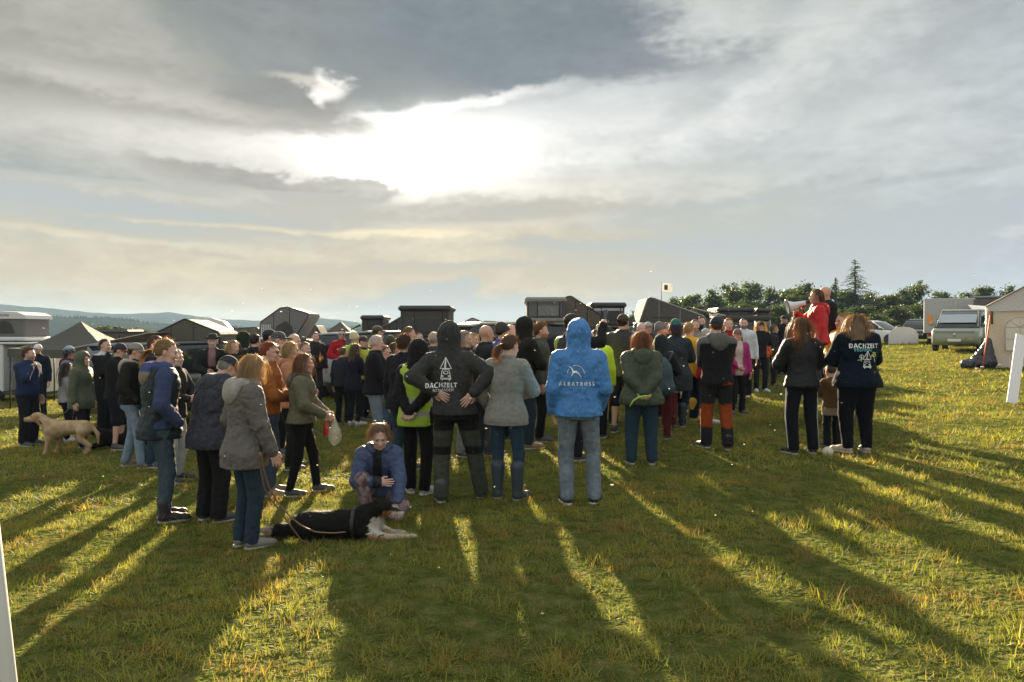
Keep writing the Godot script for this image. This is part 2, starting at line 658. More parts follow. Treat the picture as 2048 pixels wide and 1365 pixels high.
func build_hills() -> void:
	var m := mat("wooded_hill", rgb(0.05, 0.065, 0.03), 1.0)
	m.albedo_texture = noise_tex(13, 0.03, [rgb(0.02, 0.032, 0.022), rgb(0.025, 0.038, 0.025), rgb(0.05, 0.06, 0.035)], false, 1.0, 256, 4)
	m.albedo_color = Color.WHITE
	m.metallic_specular = 0.0
	m.uv1_triplanar = true
	m.uv1_world_triplanar = true
	m.uv1_scale = Vector3.ONE * 0.008
	var far := []
	for p in [[0, 608], [110, 618], [200, 628], [290, 628], [340, 624], [440, 640], [530, 643], [600, 640], [640, 636], [720, 646], [860, 652], [1000, 654], [1200, 655], [1500, 655]]:
		far.append(p)
	structure("hill", hill_mesh(1500.0, -30.0, ridge(far, 1500.0), -0.85, 0.35, 500.0, 2.0, 1), m)
	var mid := []
	for p in [[0, 640], [100, 634], [180, 634], [240, 636], [310, 648], [420, 654], [600, 655], [700, 653], [800, 655], [1100, 657]]:
		mid.append(p)
	structure("hill_001", hill_mesh(760.0, -26.0, ridge(mid, 760.0), -0.85, 0.35, 240.0, 2.0, 2), m)
	# firs that fringe the nearer ridge
	var cone := st()
	for k in 5:
		var y := 0.2 * k
		var w := 0.26 * (1.0 - 0.17 * k)
		for q in 6:
			var a0 := TAU * q / 6.0
			var a1 := TAU * (q + 1) / 6.0
			tri(cone, Vector3(0, y + 0.42, 0), Vector3(cos(a1) * w, y, sin(a1) * w), Vector3(cos(a0) * w, y, sin(a0) * w))
	var cm := done(cone)
	var rng := RandomNumberGenerator.new()
	rng.seed = 5
	var mm := MultiMesh.new()
	mm.transform_format = MultiMesh.TRANSFORM_3D
	mm.mesh = cm
	var places := []
	var hs := ridge(mid, 760.0)
	for i in 500:
		var t := rng.randf_range(0.18, 0.42)
		var a := lerpf(-0.85, 0.35, t)
		var f := t * (hs.size() - 1)
		var k := mini(int(f), hs.size() - 2)
		var ft := f - k
		ft = ft * ft * (3.0 - 2.0 * ft)
		var d := 760.0 + rng.randf_range(-30.0, 10.0)
		var q := (d - 760.0) / 240.0 + 0.5
		var y: float = lerpf(-26.0, lerpf(hs[k], hs[k + 1], ft), pow(sin(PI * q), 0.8))
		var sc := rng.randf_range(1.4, 2.6)
		places.append(Transform3D(Basis().scaled(Vector3(sc * 1.3, sc, sc * 1.3)), Vector3(sin(a) * d, y - 1.0, -cos(a) * d)))
	mm.instance_count = places.size()
	for i in places.size():
		mm.set_instance_transform(i, places[i])
	var wood := MultiMeshInstance3D.new()
	wood.name = "far_wood"
	wood.multimesh = mm
	wood.material_override = m
	wood.set_meta("kind", "stuff")
	wood.set_meta("label", "dark fir wood fringing the hazy ridge far beyond the camp")
	wood.set_meta("category", "wood")
	add_child(wood)

func ridge(pts: Array, dist: float) -> Array:
	var out := []
	for i in 61:
		var a := lerpf(-0.85, 0.35, i / 60.0)
		var px := 1024.0 + 1500.0 * tan(a)
		var py: float = pts[0][1]
		for k in pts.size() - 1:
			if px >= pts[k][0]:
				py = lerpf(pts[k][1], pts[k + 1][1], clampf((px - pts[k][0]) / (pts[k + 1][0] - pts[k][0]), 0.0, 1.0))
		out.append(hm(px, py, dist))
	return out

func blade_tuft(rng: RandomNumberGenerator, count: int, len0: float, len1: float, wid: float, spread: float, lean: float, dry: float) -> ArrayMesh:
	var v := PackedVector3Array()
	var nn := PackedVector3Array()
	var c := PackedColorArray()
	var idx := PackedInt32Array()
	for b in count:
		var a := rng.randf() * TAU
		var rr := sqrt(rng.randf()) * spread
		var p := Vector3(cos(a) * rr, -0.012, sin(a) * rr)
		var h := rng.randf() * TAU
		var dirn := Vector3(cos(h), 0, sin(h))
		var ln := rng.randf_range(len0, len1)
		var tilt := rng.randf_range(0.1, lean)
		var bend := rng.randf_range(0.2, 1.1)
		var side := Vector3(-dirn.z, 0, dirn.x).rotated(Vector3.UP, rng.randf_range(-0.8, 0.8))
		var col := Color(0.155, 0.195, 0.042).lerp(Color(0.335, 0.33, 0.105), rng.randf())
		if rng.randf() < dry:
			col = Color(0.36, 0.28, 0.11).lerp(Color(0.22, 0.17, 0.07), rng.randf())
		col = col * rng.randf_range(0.75, 1.2)
		var base := v.size()
		var seg := 3
		for i in seg + 1:
			var t := float(i) / seg
			var an := tilt + bend * t
			var w := wid * (1.0 - t * t * 0.92) * 0.5
			v.append(p - side * w)
			v.append(p + side * w)
			var nrm := side.cross(dirn * sin(an) + Vector3.UP * cos(an)).normalized()
			nn.append(nrm)
			nn.append(nrm)
			c.append(col)
			c.append(col)
			p += (dirn * sin(an) + Vector3.UP * cos(an)) * ln / seg
		for i in seg:
			var q := base + i * 2
			idx.append_array(PackedInt32Array([q, q + 1, q + 2, q + 1, q + 3, q + 2]))
	return mesh_of(v, PackedVector3Array(), idx, c)

func grass_field(called: String, mesh: Mesh, label: String, bands: Array, seed_: int, m: Material, tint_lo: Color, tint_hi: Color, thin: float) -> void:
	var rng := RandomNumberGenerator.new()
	rng.seed = seed_
	var tr := []
	var cl := []
	for b in bands:
		var area: float = 0.9 * (b[1] * b[1] - b[0] * b[0])
		for i in int(area * b[2]):
			var r := sqrt(lerpf(b[0] * b[0], b[1] * b[1], rng.randf()))
			var a := rng.randf_range(-0.9, 0.9)
			var x := sin(a) * r
			var z := -cos(a) * r
			var patch := gn.get_noise_2d(x * 2.6 + 50.0, z * 2.6)
			var fine := gn.get_noise_2d(x * 11.0 - 30.0, z * 11.0)
			if rng.randf() < thin * (0.5 + 0.5 * patch + 0.6 * fine):
				continue
			var sc: float = b[3] * rng.randf_range(0.6, 1.3) * clampf(0.92 + 1.2 * fine + 0.5 * patch, 0.4, 1.75)
			var bs := Basis(Vector3.UP, rng.randf() * TAU).scaled(Vector3(sc * b[4], sc, sc * b[4]))
			tr.append(Transform3D(bs, Vector3(x, g(x, z), z)))
			var tn := tint_lo.lerp(tint_hi, clampf(0.5 + patch * 0.9 + fine * 0.5 + rng.randf_range(-0.2, 0.2), 0.0, 1.0))
			# worn, strawy patches
			var worn := smoothstep(0.12, 0.4, gn.get_noise_2d(x * 3.7 - 90.0, z * 6.0 + 40.0))
			cl.append(tn * Color(1.0 + 0.22 * worn, 1.0 - 0.08 * worn, 1.0 + 0.1 * worn))
	var mm := MultiMesh.new()
	mm.transform_format = MultiMesh.TRANSFORM_3D
	mm.use_colors = true
	mm.mesh = mesh
	mm.instance_count = tr.size()
	for i in tr.size():
		mm.set_instance_transform(i, tr[i])
		mm.set_instance_color(i, cl[i])
	var o := MultiMeshInstance3D.new()
	o.name = called
	o.multimesh = mm
	o.material_override = m
	o.set_meta("kind", "stuff")
	o.set_meta("label", label)
	o.set_meta("category", "grass")
	add_child(o)

func build_grass() -> void:
	var rng := RandomNumberGenerator.new()
	rng.seed = 77
	var m := mat("grass_blade", Color.WHITE, 0.6)
	m.metallic_specular = 0.25
	m.vertex_color_use_as_albedo = true
	m.backlight_enabled = true
	m.backlight = rgb(0.95, 0.95, 0.6)
	grass_field("grass", blade_tuft(rng, 16, 0.035, 0.10, 0.006, 0.055, 1.15, 0.14), "short green meadow grass between the long evening shadows",
		[[2.2, 9.0, 400.0, 0.85, 0.9], [9.0, 18.0, 120.0, 1.0, 1.5], [18.0, 40.0, 34.0, 1.2, 2.4], [40.0, 105.0, 6.0, 1.6, 5.0]], 31, m, Color(0.6, 0.68, 0.6), Color(1.4, 1.25, 1.0), 0.5)
	grass_field("dry_grass", blade_tuft(rng, 12, 0.04, 0.10, 0.0045, 0.09, 1.45, 0.9), "straw coloured mown stalks lying in the meadow grass",
		[[2.2, 9.0, 70.0, 1.0, 1.0], [9.0, 18.0, 26.0, 1.1, 1.4], [18.0, 40.0, 5.0, 1.2, 2.2]], 32, m, Color(0.8, 0.8, 0.8), Color(1.2, 1.15, 1.0), 0.9)
	grass_field("tall_grass", blade_tuft(rng, 9, 0.10, 0.2, 0.006, 0.05, 0.5, 0.15), "taller green blades standing out of the mown meadow",
		[[2.2, 9.0, 2.5, 0.8, 1.0], [9.0, 18.0, 1.2, 0.7, 1.2], [18.0, 40.0, 0.4, 0.7, 1.4]], 33, m, Color(0.9, 1.0, 0.8), Color(1.15, 1.15, 0.9), 0.9)
# ---------------------------------------------------------------- smooth bodies: joined distance fields meshed as surface nets
class Field:
	const S := 20
	var P := PackedFloat32Array()
	var n := 0
	var rings := []
	var cuts := []
	var lo := Vector3(1e9, 1e9, 1e9)
	var hi := Vector3(-1e9, -1e9, -1e9)
	var fold := 0.0
	var fold_scale := Vector3(9, 20, 9)
	var fold_at := Vector3.ZERO
	var noise: FastNoiseLite
	var quilt := 0.0
	var kmax := 0.0

	func grow(p: Vector3, r: float) -> void:
		lo = lo.min(p - Vector3.ONE * r)
		hi = hi.max(p + Vector3.ONE * r)

	func cone(a: Vector3, b: Vector3, ra: float, rb: float, k := 0.03, sub := false) -> void:
		var ba := b - a
		P.append_array(PackedFloat32Array([0, -k if sub else k, a.x, a.y, a.z, ba.x, ba.y, ba.z, 1.0 / maxf(ba.length_squared(), 1e-9), ra, rb - ra, 0, 0, 0, 0, 0, 0, 0, 0, 0]))
		n += 1
		kmax = maxf(kmax, k)
		if not sub:
			grow(a, ra)
			grow(b, rb)

	func ball(c: Vector3, r: Vector3, k := 0.03, sub := false, bs := Basis()) -> void:
		var t := bs.transposed()
		P.append_array(PackedFloat32Array([2, -k if sub else k, c.x, c.y, c.z, 1.0 / r.x, 1.0 / r.y, 1.0 / r.z, t.x.x, t.y.x, t.z.x, t.x.y, t.y.y, t.z.y, t.x.z, t.y.z, t.z.z, minf(r.x, minf(r.y, r.z)), 0, 0]))
		n += 1
		kmax = maxf(kmax, k)
		if not sub:
			grow(c, maxf(r.x, maxf(r.y, r.z)))

	# rows: y0, dy, then a, b, cx, cz for each row
	func stack(y0: float, dy: float, rows: PackedFloat32Array, k := 0.03) -> void:
		P.append_array(PackedFloat32Array([1, k, y0, dy, rows.size() / 4, rings.size(), 0, 0, 0, 0, 0, 0, 0, 0, 0, 0, 0, 0, 0, 0]))
		n += 1
		kmax = maxf(kmax, k)
		rings.append(rows)
		for i in rows.size() / 4:
			grow(Vector3(rows[i * 4 + 2], y0 + dy * i, rows[i * 4 + 3]), maxf(rows[i * 4], rows[i * 4 + 1]))

	func prim(i: int, x: float, y: float, z: float) -> float:
		var o := i * S
		var t := P[o]
		if t < 0.5:
			var px := x - P[o + 2]
			var py := y - P[o + 3]
			var pz := z - P[o + 4]
			var bx := P[o + 5]
			var by := P[o + 6]
			var bz := P[o + 7]
			var h := clampf((px * bx + py * by + pz * bz) * P[o + 8], 0.0, 1.0)
			px -= bx * h
			py -= by * h
			pz -= bz * h
			return sqrt(px * px + py * py + pz * pz) - P[o + 9] - P[o + 10] * h
		if t < 1.5:
			var y0 := P[o + 2]
			var dy := P[o + 3]
			var m := int(P[o + 4])
			var tab: PackedFloat32Array = rings[int(P[o + 5])]
			var f := clampf((y - y0) / dy, 0.0, m - 1.0001)
			var r := int(f)
			f -= r
			var q := r * 4
			var a := tab[q] + (tab[q + 4] - tab[q]) * f
			var b := tab[q + 1] + (tab[q + 5] - tab[q + 1]) * f
			var dx := (x - tab[q + 2] - (tab[q + 6] - tab[q + 2]) * f) / a
			var dz := (z - tab[q + 3] - (tab[q + 7] - tab[q + 3]) * f) / b
			var e := (sqrt(dx * dx + dz * dz) - 1.0) * minf(a, b)
			return maxf(e, maxf(y - y0 - dy * (m - 1), y0 - y))
		var ex := x - P[o + 2]
		var ey := y - P[o + 3]
		var ez := z - P[o + 4]
		var ux := P[o + 5]
		var uy := P[o + 6]
		var uz := P[o + 7]
		var qx := (ex * P[o + 8] + ey * P[o + 11] + ez * P[o + 14]) * ux
		var qy := (ex * P[o + 9] + ey * P[o + 12] + ez * P[o + 15]) * uy
		var qz := (ex * P[o + 10] + ey * P[o + 13] + ez * P[o + 16]) * uz
		var k0 := sqrt(qx * qx + qy * qy + qz * qz)
		qx *= ux
		qy *= uy
		qz *= uz
		var k1 := sqrt(qx * qx + qy * qy + qz * qz)
		if k1 < 1e-6:
			return -P[o + 17]
		return k0 * (k0 - 1.0) / k1

	func ev(x: float, y: float, z: float, ids: PackedInt32Array, fine: bool) -> float:
		var d := 1e3
		for i in ids:
			var e := prim(i, x, y, z)
			var k := P[i * S + 1]
			if k >= 0.0:
				if d > 900.0:
					d = e
				else:
					var h := maxf(k - absf(d - e), 0.0) / k
					d = minf(d, e) - h * h * k * 0.25
			else:
				k = -k
				var h2 := maxf(k - absf(d + e), 0.0) / k
				d = maxf(d, -e) + h2 * h2 * k * 0.25
		if fine and d < 0.06 and d > -0.06:
			if fold > 0.0:
				var w := noise.get_noise_3d((x + fold_at.x) * fold_scale.x, (y + fold_at.y) * fold_scale.y, (z + fold_at.z) * fold_scale.z)
				var w2 := noise.get_noise_3d((x - fold_at.z) * fold_scale.x * 1.5, (y - fold_at.x) * fold_scale.y * 0.28 + x * 3.0, (z + fold_at.y) * fold_scale.z * 1.5)
				d -= fold * (1.0 - 1.3 * absf(w) - 1.5 * absf(w2))
			if quilt > 0.0:
				d -= quilt * absf(sin(y * 48.0))
		for c in cuts:
			d = maxf(d, c.x * x + c.y * y + c.z * z - c.w)
		return d

	func all() -> PackedInt32Array:
		var r := PackedInt32Array()
		for i in n:
			r.append(i)
		return r

	func at(p: Vector3) -> float:
		return ev(p.x, p.y, p.z, all(), true)

	func net(h: float) -> Array:
		var o := lo - Vector3.ONE * h * 2.0
		var sz := hi - lo + Vector3.ONE * h * 4.0
		var bx := int(ceil(sz.x / h / 4.0))
		var by := int(ceil(sz.y / h / 4.0))
		var bz := int(ceil(sz.z / h / 4.0))
		var cx := bx * 4 + 1
		var cy := by * 4 + 1
		var cz := bz * 4 + 1
		var val := PackedFloat32Array()
		val.resize(cx * cy * cz)
		val.fill(9e9)
		var vid := PackedInt32Array()
		vid.resize(cx * cy * cz)
		vid.fill(-1)
		var v := PackedVector3Array()
		var cells := PackedInt32Array()
		var half := h * 2.0
		var reach := half * 1.74 + fold + quilt
		var sx := cy * cz
		var sy := cz
		for ib in bx:
			for jb in by:
				for kb in bz:
					var px := o.x + (ib * 4 + 2) * h
					var py := o.y + (jb * 4 + 2) * h
					var pz := o.z + (kb * 4 + 2) * h
					var ids := PackedInt32Array()
					var near := false
					for i in n:
						var e := prim(i, px, py, pz)
						if e < reach * 1.3 + kmax + 0.01:
							ids.append(i)
							if P[i * S + 1] >= 0.0:
								near = true
					if not near:
						continue
					var d := ev(px, py, pz, ids, false)
					if absf(d) > reach * 1.35 + 0.004:
						continue
					for i in range(ib * 4, ib * 4 + 5):
						var x := o.x + i * h
						for j in range(jb * 4, jb * 4 + 5):
							var y := o.y + j * h
							var q := i * sx + j * sy + kb * 4
							for k in 5:
								if val[q] > 8e9:
									val[q] = ev(x, y, o.z + (kb * 4 + k) * h, ids, true)
								q += 1
					for i in range(ib * 4, ib * 4 + 4):
						for j in range(jb * 4, jb * 4 + 4):
							for k in range(kb * 4, kb * 4 + 4):
								var q := i * sx + j * sy + k
								var a0 := val[q]
								var a1 := val[q + 1]
								var a2 := val[q + sy]
								var a3 := val[q + sy + 1]
								var a4 := val[q + sx]
								var a5 := val[q + sx + 1]
								var a6 := val[q + sx + sy]
								var a7 := val[q + sx + sy + 1]
								var c := int(a0 < 0.0) + int(a1 < 0.0) + int(a2 < 0.0) + int(a3 < 0.0) + int(a4 < 0.0) + int(a5 < 0.0) + int(a6 < 0.0) + int(a7 < 0.0)
								if c == 0 or c == 8:
									continue
								var acc := Vector3.ZERO
								var m := 0
								if (a0 < 0.0) != (a1 < 0.0):
									acc += Vector3(0, 0, a0 / (a0 - a1)); m += 1
								if (a2 < 0.0) != (a3 < 0.0):
									acc += Vector3(0, 1, a2 / (a2 - a3)); m += 1
								if (a4 < 0.0) != (a5 < 0.0):
									acc += Vector3(1, 0, a4 / (a4 - a5)); m += 1
								if (a6 < 0.0) != (a7 < 0.0):
									acc += Vector3(1, 1, a6 / (a6 - a7)); m += 1
								if (a0 < 0.0) != (a2 < 0.0):
									acc += Vector3(0, a0 / (a0 - a2), 0); m += 1
								if (a1 < 0.0) != (a3 < 0.0):
									acc += Vector3(0, a1 / (a1 - a3), 1); m += 1
								if (a4 < 0.0) != (a6 < 0.0):
									acc += Vector3(1, a4 / (a4 - a6), 0); m += 1
								if (a5 < 0.0) != (a7 < 0.0):
									acc += Vector3(1, a5 / (a5 - a7), 1); m += 1
								if (a0 < 0.0) != (a4 < 0.0):
									acc += Vector3(a0 / (a0 - a4), 0, 0); m += 1
								if (a1 < 0.0) != (a5 < 0.0):
									acc += Vector3(a1 / (a1 - a5), 0, 1); m += 1
								if (a2 < 0.0) != (a6 < 0.0):
									acc += Vector3(a2 / (a2 - a6), 1, 0); m += 1
								if (a3 < 0.0) != (a7 < 0.0):
									acc += Vector3(a3 / (a3 - a7), 1, 1); m += 1
								acc /= m
								vid[q] = v.size()
								cells.append(q)
								v.append(o + Vector3(i + acc.x, j + acc.y, k + acc.z) * h)
		var idx := PackedInt32Array()
		var nn := PackedVector3Array()
		nn.resize(v.size())
		var steps := [[1, sy, sx], [sy, sx, 1], [sx, 1, sy]]
		for q in cells:
			for s in steps:
				var e: int = s[0]
				var f: int = s[1]
				var gg: int = s[2]
				var v0 := val[q]
				var v1 := val[q + e]
				if (v0 < 0.0) == (v1 < 0.0) or q - f - gg < 0:
					continue
				var c0 := vid[q]
				var c1 := vid[q - f]
				var c2 := vid[q - f - gg]
				var c3 := vid[q - gg]
				if c1 < 0 or c2 < 0 or c3 < 0:
					continue
				if v0 >= 0.0:
					var t := c1
					c1 = c3
					c3 = t
				idx.append_array(PackedInt32Array([c0, c1, c2, c0, c2, c3]))
				var nr := (v[c2] - v[c0]).cross(v[c1] - v[c0]) + (v[c3] - v[c0]).cross(v[c2] - v[c0])
				nn[c0] += nr
				nn[c1] += nr
				nn[c2] += nr
				nn[c3] += nr
		for i in nn.size():
			nn[i] = nn[i].normalized()
		return [v, nn, idx]

class Soup:
	# several skins gathered into one mesh
	var v := PackedVector3Array()
	var n := PackedVector3Array()
	var c := PackedColorArray()
	var idx := PackedInt32Array()
	func add(net: Array, t: Transform3D, cols: PackedColorArray) -> void:
		var base := v.size()
		var flip := t.basis.determinant() < 0.0
		var nb := t.basis.inverse().transposed()
		for i in net[0].size():
			v.append(t * net[0][i])
			n.append((nb * net[1][i]).normalized())
		c.append_array(cols)
		var src: PackedInt32Array = net[2]
		for i in range(0, src.size(), 3):
			idx.append(base + src[i])
			if flip:
				idx.append(base + src[i + 2])
				idx.append(base + src[i + 1])
			else:
				idx.append(base + src[i + 1])
				idx.append(base + src[i + 2])
	func limb(pts: Array, radii: Array, col: Color, sides := 8) -> void:
		var up := Vector3(0.3, 0, 1).normalized()
		var base := v.size()
		for i in pts.size():
			var a: Vector3 = pts[maxi(i - 1, 0)]
			var b: Vector3 = pts[mini(i + 1, pts.size() - 1)]
			var t := (b - a).normalized()
			if absf(t.dot(up)) > 0.97:
				up = Vector3.RIGHT
			var sd := t.cross(up).normalized()
			up = sd.cross(t)
			for k in sides:
				var an := TAU * k / sides
				var dirn := sd * cos(an) + up * sin(an)
				v.append((pts[i] as Vector3) + dirn * float(radii[i]))
				n.append(dirn)
				c.append(col)
		for i in pts.size() - 1:
			for k in sides:
				var k2 := (k + 1) % sides
				var q := base + i * sides
				idx.append_array(PackedInt32Array([q + k, q + k2, q + sides + k2, q + k, q + sides + k2, q + sides + k]))
		for e in [0, pts.size() - 1]:
			var q: int = base + e * sides
			for k in range(1, sides - 1):
				if e == 0:
					idx.append_array(PackedInt32Array([q, q + k + 1, q + k]))
				else:
					idx.append_array(PackedInt32Array([q, q + k, q + k + 1]))

func soup_mesh(s: Soup) -> ArrayMesh:
	return mesh_of(s.v, s.n, s.idx, s.c)

func net_mesh(net: Array, cols: PackedColorArray) -> ArrayMesh:
	return mesh_of(net[0], net[1], net[2], cols)

func even(n: int, c: Color) -> PackedColorArray:
	var a := PackedColorArray()
	a.resize(n)
	a.fill(c)
	return a
# ---------------------------------------------------------------- people
var lib := {}
var jobs := []

const TORSO_M := [[0.60, 0.170, 0.125], [0.80, 0.170, 0.125], [0.88, 0.172, 0.127], [0.96, 0.163, 0.120], [1.04, 0.152, 0.112], [1.12, 0.150, 0.108], [1.20, 0.160, 0.114], [1.28, 0.172, 0.120], [1.36, 0.178, 0.116], [1.42, 0.160, 0.098], [1.46, 0.112, 0.080], [1.50, 0.068, 0.068], [1.56, 0.060, 0.063]]
const TORSO_F := [[0.60, 0.175, 0.130], [0.80, 0.178, 0.132], [0.88, 0.180, 0.134], [0.96, 0.166, 0.122], [1.04, 0.142, 0.106], [1.12, 0.134, 0.100], [1.20, 0.142, 0.110], [1.28, 0.154, 0.124], [1.36, 0.160, 0.112], [1.42, 0.142, 0.090], [1.46, 0.098, 0.074], [1.50, 0.062, 0.062], [1.56, 0.055, 0.058]]

const ARMS := {
	"hang": [Vector3(-0.275, 0.80, 0.05), Vector3(-0.5, 0, -1), Vector3(1, 0, 0.1), "relax"],
	"hang_out": [Vector3(-0.32, 0.82, 0.06), Vector3(-1, 0, -0.8), Vector3(1, 0, 0.1), "relax"],
	"pocket": [Vector3(-0.225, 0.96, 0.12), Vector3(-0.75, 0, -1), Vector3(1, 0, 0), ""],
	"crossed": [Vector3(0.06, 1.16, 0.23), Vector3(-1, -0.7, -0.1), Vector3(0, 0, -1), ""],
	"behind": [Vector3(-0.015, 0.97, -0.215), Vector3(-1, -0.1, -0.25), Vector3(0.2, 0.3, -1), "grip"],
	"hips_back": [Vector3(-0.20, 1.10, -0.165), Vector3(-1, 0.12, -0.35), Vector3(0.2, 0, 1), "flat"],
	"hold": [Vector3(-0.075, 1.10, 0.27), Vector3(-1, -0.8, -0.1), Vector3(1, 0, 0), "grip"],
	"hold_low": [Vector3(-0.06, 0.98, 0.25), Vector3(-1, -0.5, -0.2), Vector3(1, 0, 0), "grip"],
	"hold_high": [Vector3(-0.07, 1.26, 0.27), Vector3(-1, -1, 0), Vector3(1, 0, 0), "grip"],
	"none": [Vector3(-0.24, 0.86, 0.04), Vector3(-0.5, 0, -1), Vector3(1, 0, 0), ""],
}

func ik(a: Vector3, t: Vector3, l1: float, l2: float, pole: Vector3) -> Array:
	var d := t - a
	var ln := clampf(d.length(), absf(l1 - l2) + 0.01, l1 + l2 - 0.004)
	var dn := d.normalized()
	var e := a + dn * ln
	var x := (l1 * l1 - l2 * l2 + ln * ln) / (2.0 * ln)
	var h := sqrt(maxf(l1 * l1 - x * x, 0.0))
	var pn := (pole - dn * pole.dot(dn)).normalized()
	return [a + dn * x + pn * h, e]

func build_libraries() -> void:
	for h in [["head_hi", 0.0055], ["head_lo", 0.011]]:
		for sex in ["m", "f"]:
			var f := Field.new()
			var w := 1.0 if sex == "m" else 0.94
			f.ball(Vector3(0, 0.03, -0.012), Vector3(0.076 * w, 0.09, 0.096), 0.02)
			f.ball(Vector3(0, -0.035, 0.028), Vector3(0.062 * w, 0.078, 0.062), 0.03)
			f.cone(Vector3(-0.03 * w, -0.085, 0.045), Vector3(0.03 * w, -0.085, 0.045), 0.03, 0.03, 0.03)
			f.ball(Vector3(0, -0.103, 0.072), Vector3(0.02, 0.014, 0.014), 0.02)
			f.ball(Vector3(0, 0.02, 0.078), Vector3(0.05, 0.011, 0.014), 0.02)
			f.cone(Vector3(0, 0.006, 0.088), Vector3(0, -0.034, 0.108), 0.008, 0.0125, 0.012)
			f.ball(Vector3(0, -0.04, 0.096), Vector3(0.018, 0.009, 0.01), 0.01)
			for sd in [-1.0, 1.0]:
				f.ball(Vector3(sd * 0.04, -0.03, 0.068), Vector3(0.022, 0.018, 0.018), 0.03)
				f.ball(Vector3(sd * 0.032, 0.0, 0.094), Vector3(0.017, 0.011, 0.012), 0.012, true)
				f.ball(Vector3(sd * 0.032, -0.001, 0.079), Vector3(0.014, 0.010, 0.011), 0.004)
				f.ball(Vector3(sd * 0.079 * w, -0.008, -0.006), Vector3(0.010, 0.032, 0.02), 0.008, false, Basis(Vector3.UP, sd * 0.35))
			f.ball(Vector3(0, -0.063, 0.091), Vector3(0.023, 0.0065, 0.009), 0.008)
			f.ball(Vector3(0, -0.075, 0.089), Vector3(0.02, 0.007, 0.009), 0.008)
			f.cone(Vector3(0, -0.06, -0.02), Vector3(0, -0.2, -0.035), 0.052 * w, 0.056 * w, 0.03)
			lib[h[0] + sex] = f.net(h[1])
	for kind in ["relax", "grip", "flat"]:
		var f := Field.new()
		f.ball(Vector3(0, -0.05, 0.0), Vector3(0.014, 0.048, 0.04), 0.012)
		f.cone(Vector3(0, 0.02, 0), Vector3(0, -0.03, 0), 0.026, 0.024, 0.02)
		var curl: float = {"relax": 0.35, "grip": 1.25, "flat": 0.12}[kind]
		var lens := [0.072, 0.082, 0.077, 0.06]
		for q in 4:
			var p := Vector3(0.002, -0.088 + 0.004 * absf(q - 1.2), 0.03 - 0.02 * q)
			var an := curl * 0.55
			for sgm in 3:
				var ln: float = lens[q] * [0.45, 0.32, 0.25][sgm]
				var nx := p + Vector3(sin(an), -cos(an), (1.2 - q) * 0.06) * ln
				f.cone(p, nx, 0.0098 - 0.001 * sgm, 0.009 - 0.001 * sgm, 0.004)
				p = nx
				an += curl * 0.9
		var th := [Vector3(0.006, -0.025, 0.03), Vector3(0.016, -0.055, 0.055), Vector3(0.024 if kind == "grip" else 0.014, -0.088, 0.058)]
		f.cone(th[0], th[1], 0.015, 0.011, 0.014)
		f.cone(th[1], th[2], 0.011, 0.009, 0.005)
		lib["hand_" + kind] = f.net(0.0052)
	# shoes: upper and sole as one pair of skins each
	for kind in ["sneaker", "boot", "wellington"]:
		var f := Field.new()
		f.cone(Vector3(0, 0.058, -0.045), Vector3(0, 0.048, 0.06), 0.042, 0.042, 0.02)
		f.cone(Vector3(0, 0.046, 0.06), Vector3(0.004, 0.04, 0.15), 0.043, 0.036, 0.03)
		f.ball(Vector3(0.004, 0.035, 0.155), Vector3(0.042, 0.032, 0.05), 0.02)
		if kind == "sneaker":
			f.cone(Vector3(0, 0.06, -0.03), Vector3(0, 0.10, -0.025), 0.043, 0.042, 0.03)
		elif kind == "boot":
			f.cone(Vector3(0, 0.06, -0.03), Vector3(0, 0.19, -0.035), 0.05, 0.056, 0.03)
			f.fold = 0.004
			f.noise = fold_noise
			f.fold_scale = Vector3(14, 30, 14)
		else:
			f.cone(Vector3(0, 0.06, -0.03), Vector3(0, 0.36, -0.045), 0.05, 0.072, 0.03)
			f.fold = 0.003
			f.noise = fold_noise
		f.cuts.append(Vector4(0, -1, 0, -0.022))
		lib[kind] = f.net(0.0105)
		var s := Field.new()
		s.cone(Vector3(0, 0.02, -0.05), Vector3(0.002, 0.02, 0.06), 0.046, 0.044, 0.02)
		s.cone(Vector3(0.002, 0.02, 0.06), Vector3(0.006, 0.02, 0.155), 0.047, 0.042, 0.03)
		s.cuts.append(Vector4(0, -1, 0, -0.001))
		s.cuts.append(Vector4(0, 1, 0, 0.026))
		lib[kind + "_sole"] = s.net(0.0105)

func head_colors(net: Array, skin: Color, hairc: Color, beard: float) -> PackedColorArray:
	var out := PackedColorArray()
	out.resize(net[0].size())
	var v: PackedVector3Array = net[0]
	for i in v.size():
		var p := v[i]
		var c := skin
		var ax := absf(p.x)
		if p.z > 0.066 and p.y > -0.008 and p.y < 0.006 and ax > 0.02 and ax < 0.044:
			c = Color(0.045, 0.03, 0.022)
		elif p.z > 0.066 and p.y > 0.014 and p.y < 0.025 and ax > 0.014 and ax < 0.052:
			c = skin.lerp(hairc, 0.65)
		elif p.z > 0.082 and p.y > -0.076 and p.y < -0.060 and ax < 0.024:
			c = Color(skin.r * 0.85, skin.g * 0.55, skin.b * 0.55)
		elif beard > 0.0 and p.z > 0.0 and p.y < -0.042 and p.y > -0.13 and (p.y < -0.052 or ax > 0.02):
			c = skin.lerp(hairc, beard)
		elif p.z > 0.03 and ax > 0.03 and p.y < -0.01 and p.y > -0.05:
			c = Color(skin.r, skin.g * 0.88, skin.b * 0.86)
		elif ax > 0.068 and absf(p.y) < 0.04:
			c = Color(skin.r, skin.g * 0.85, skin.b * 0.8)
		out[i] = c
	return out

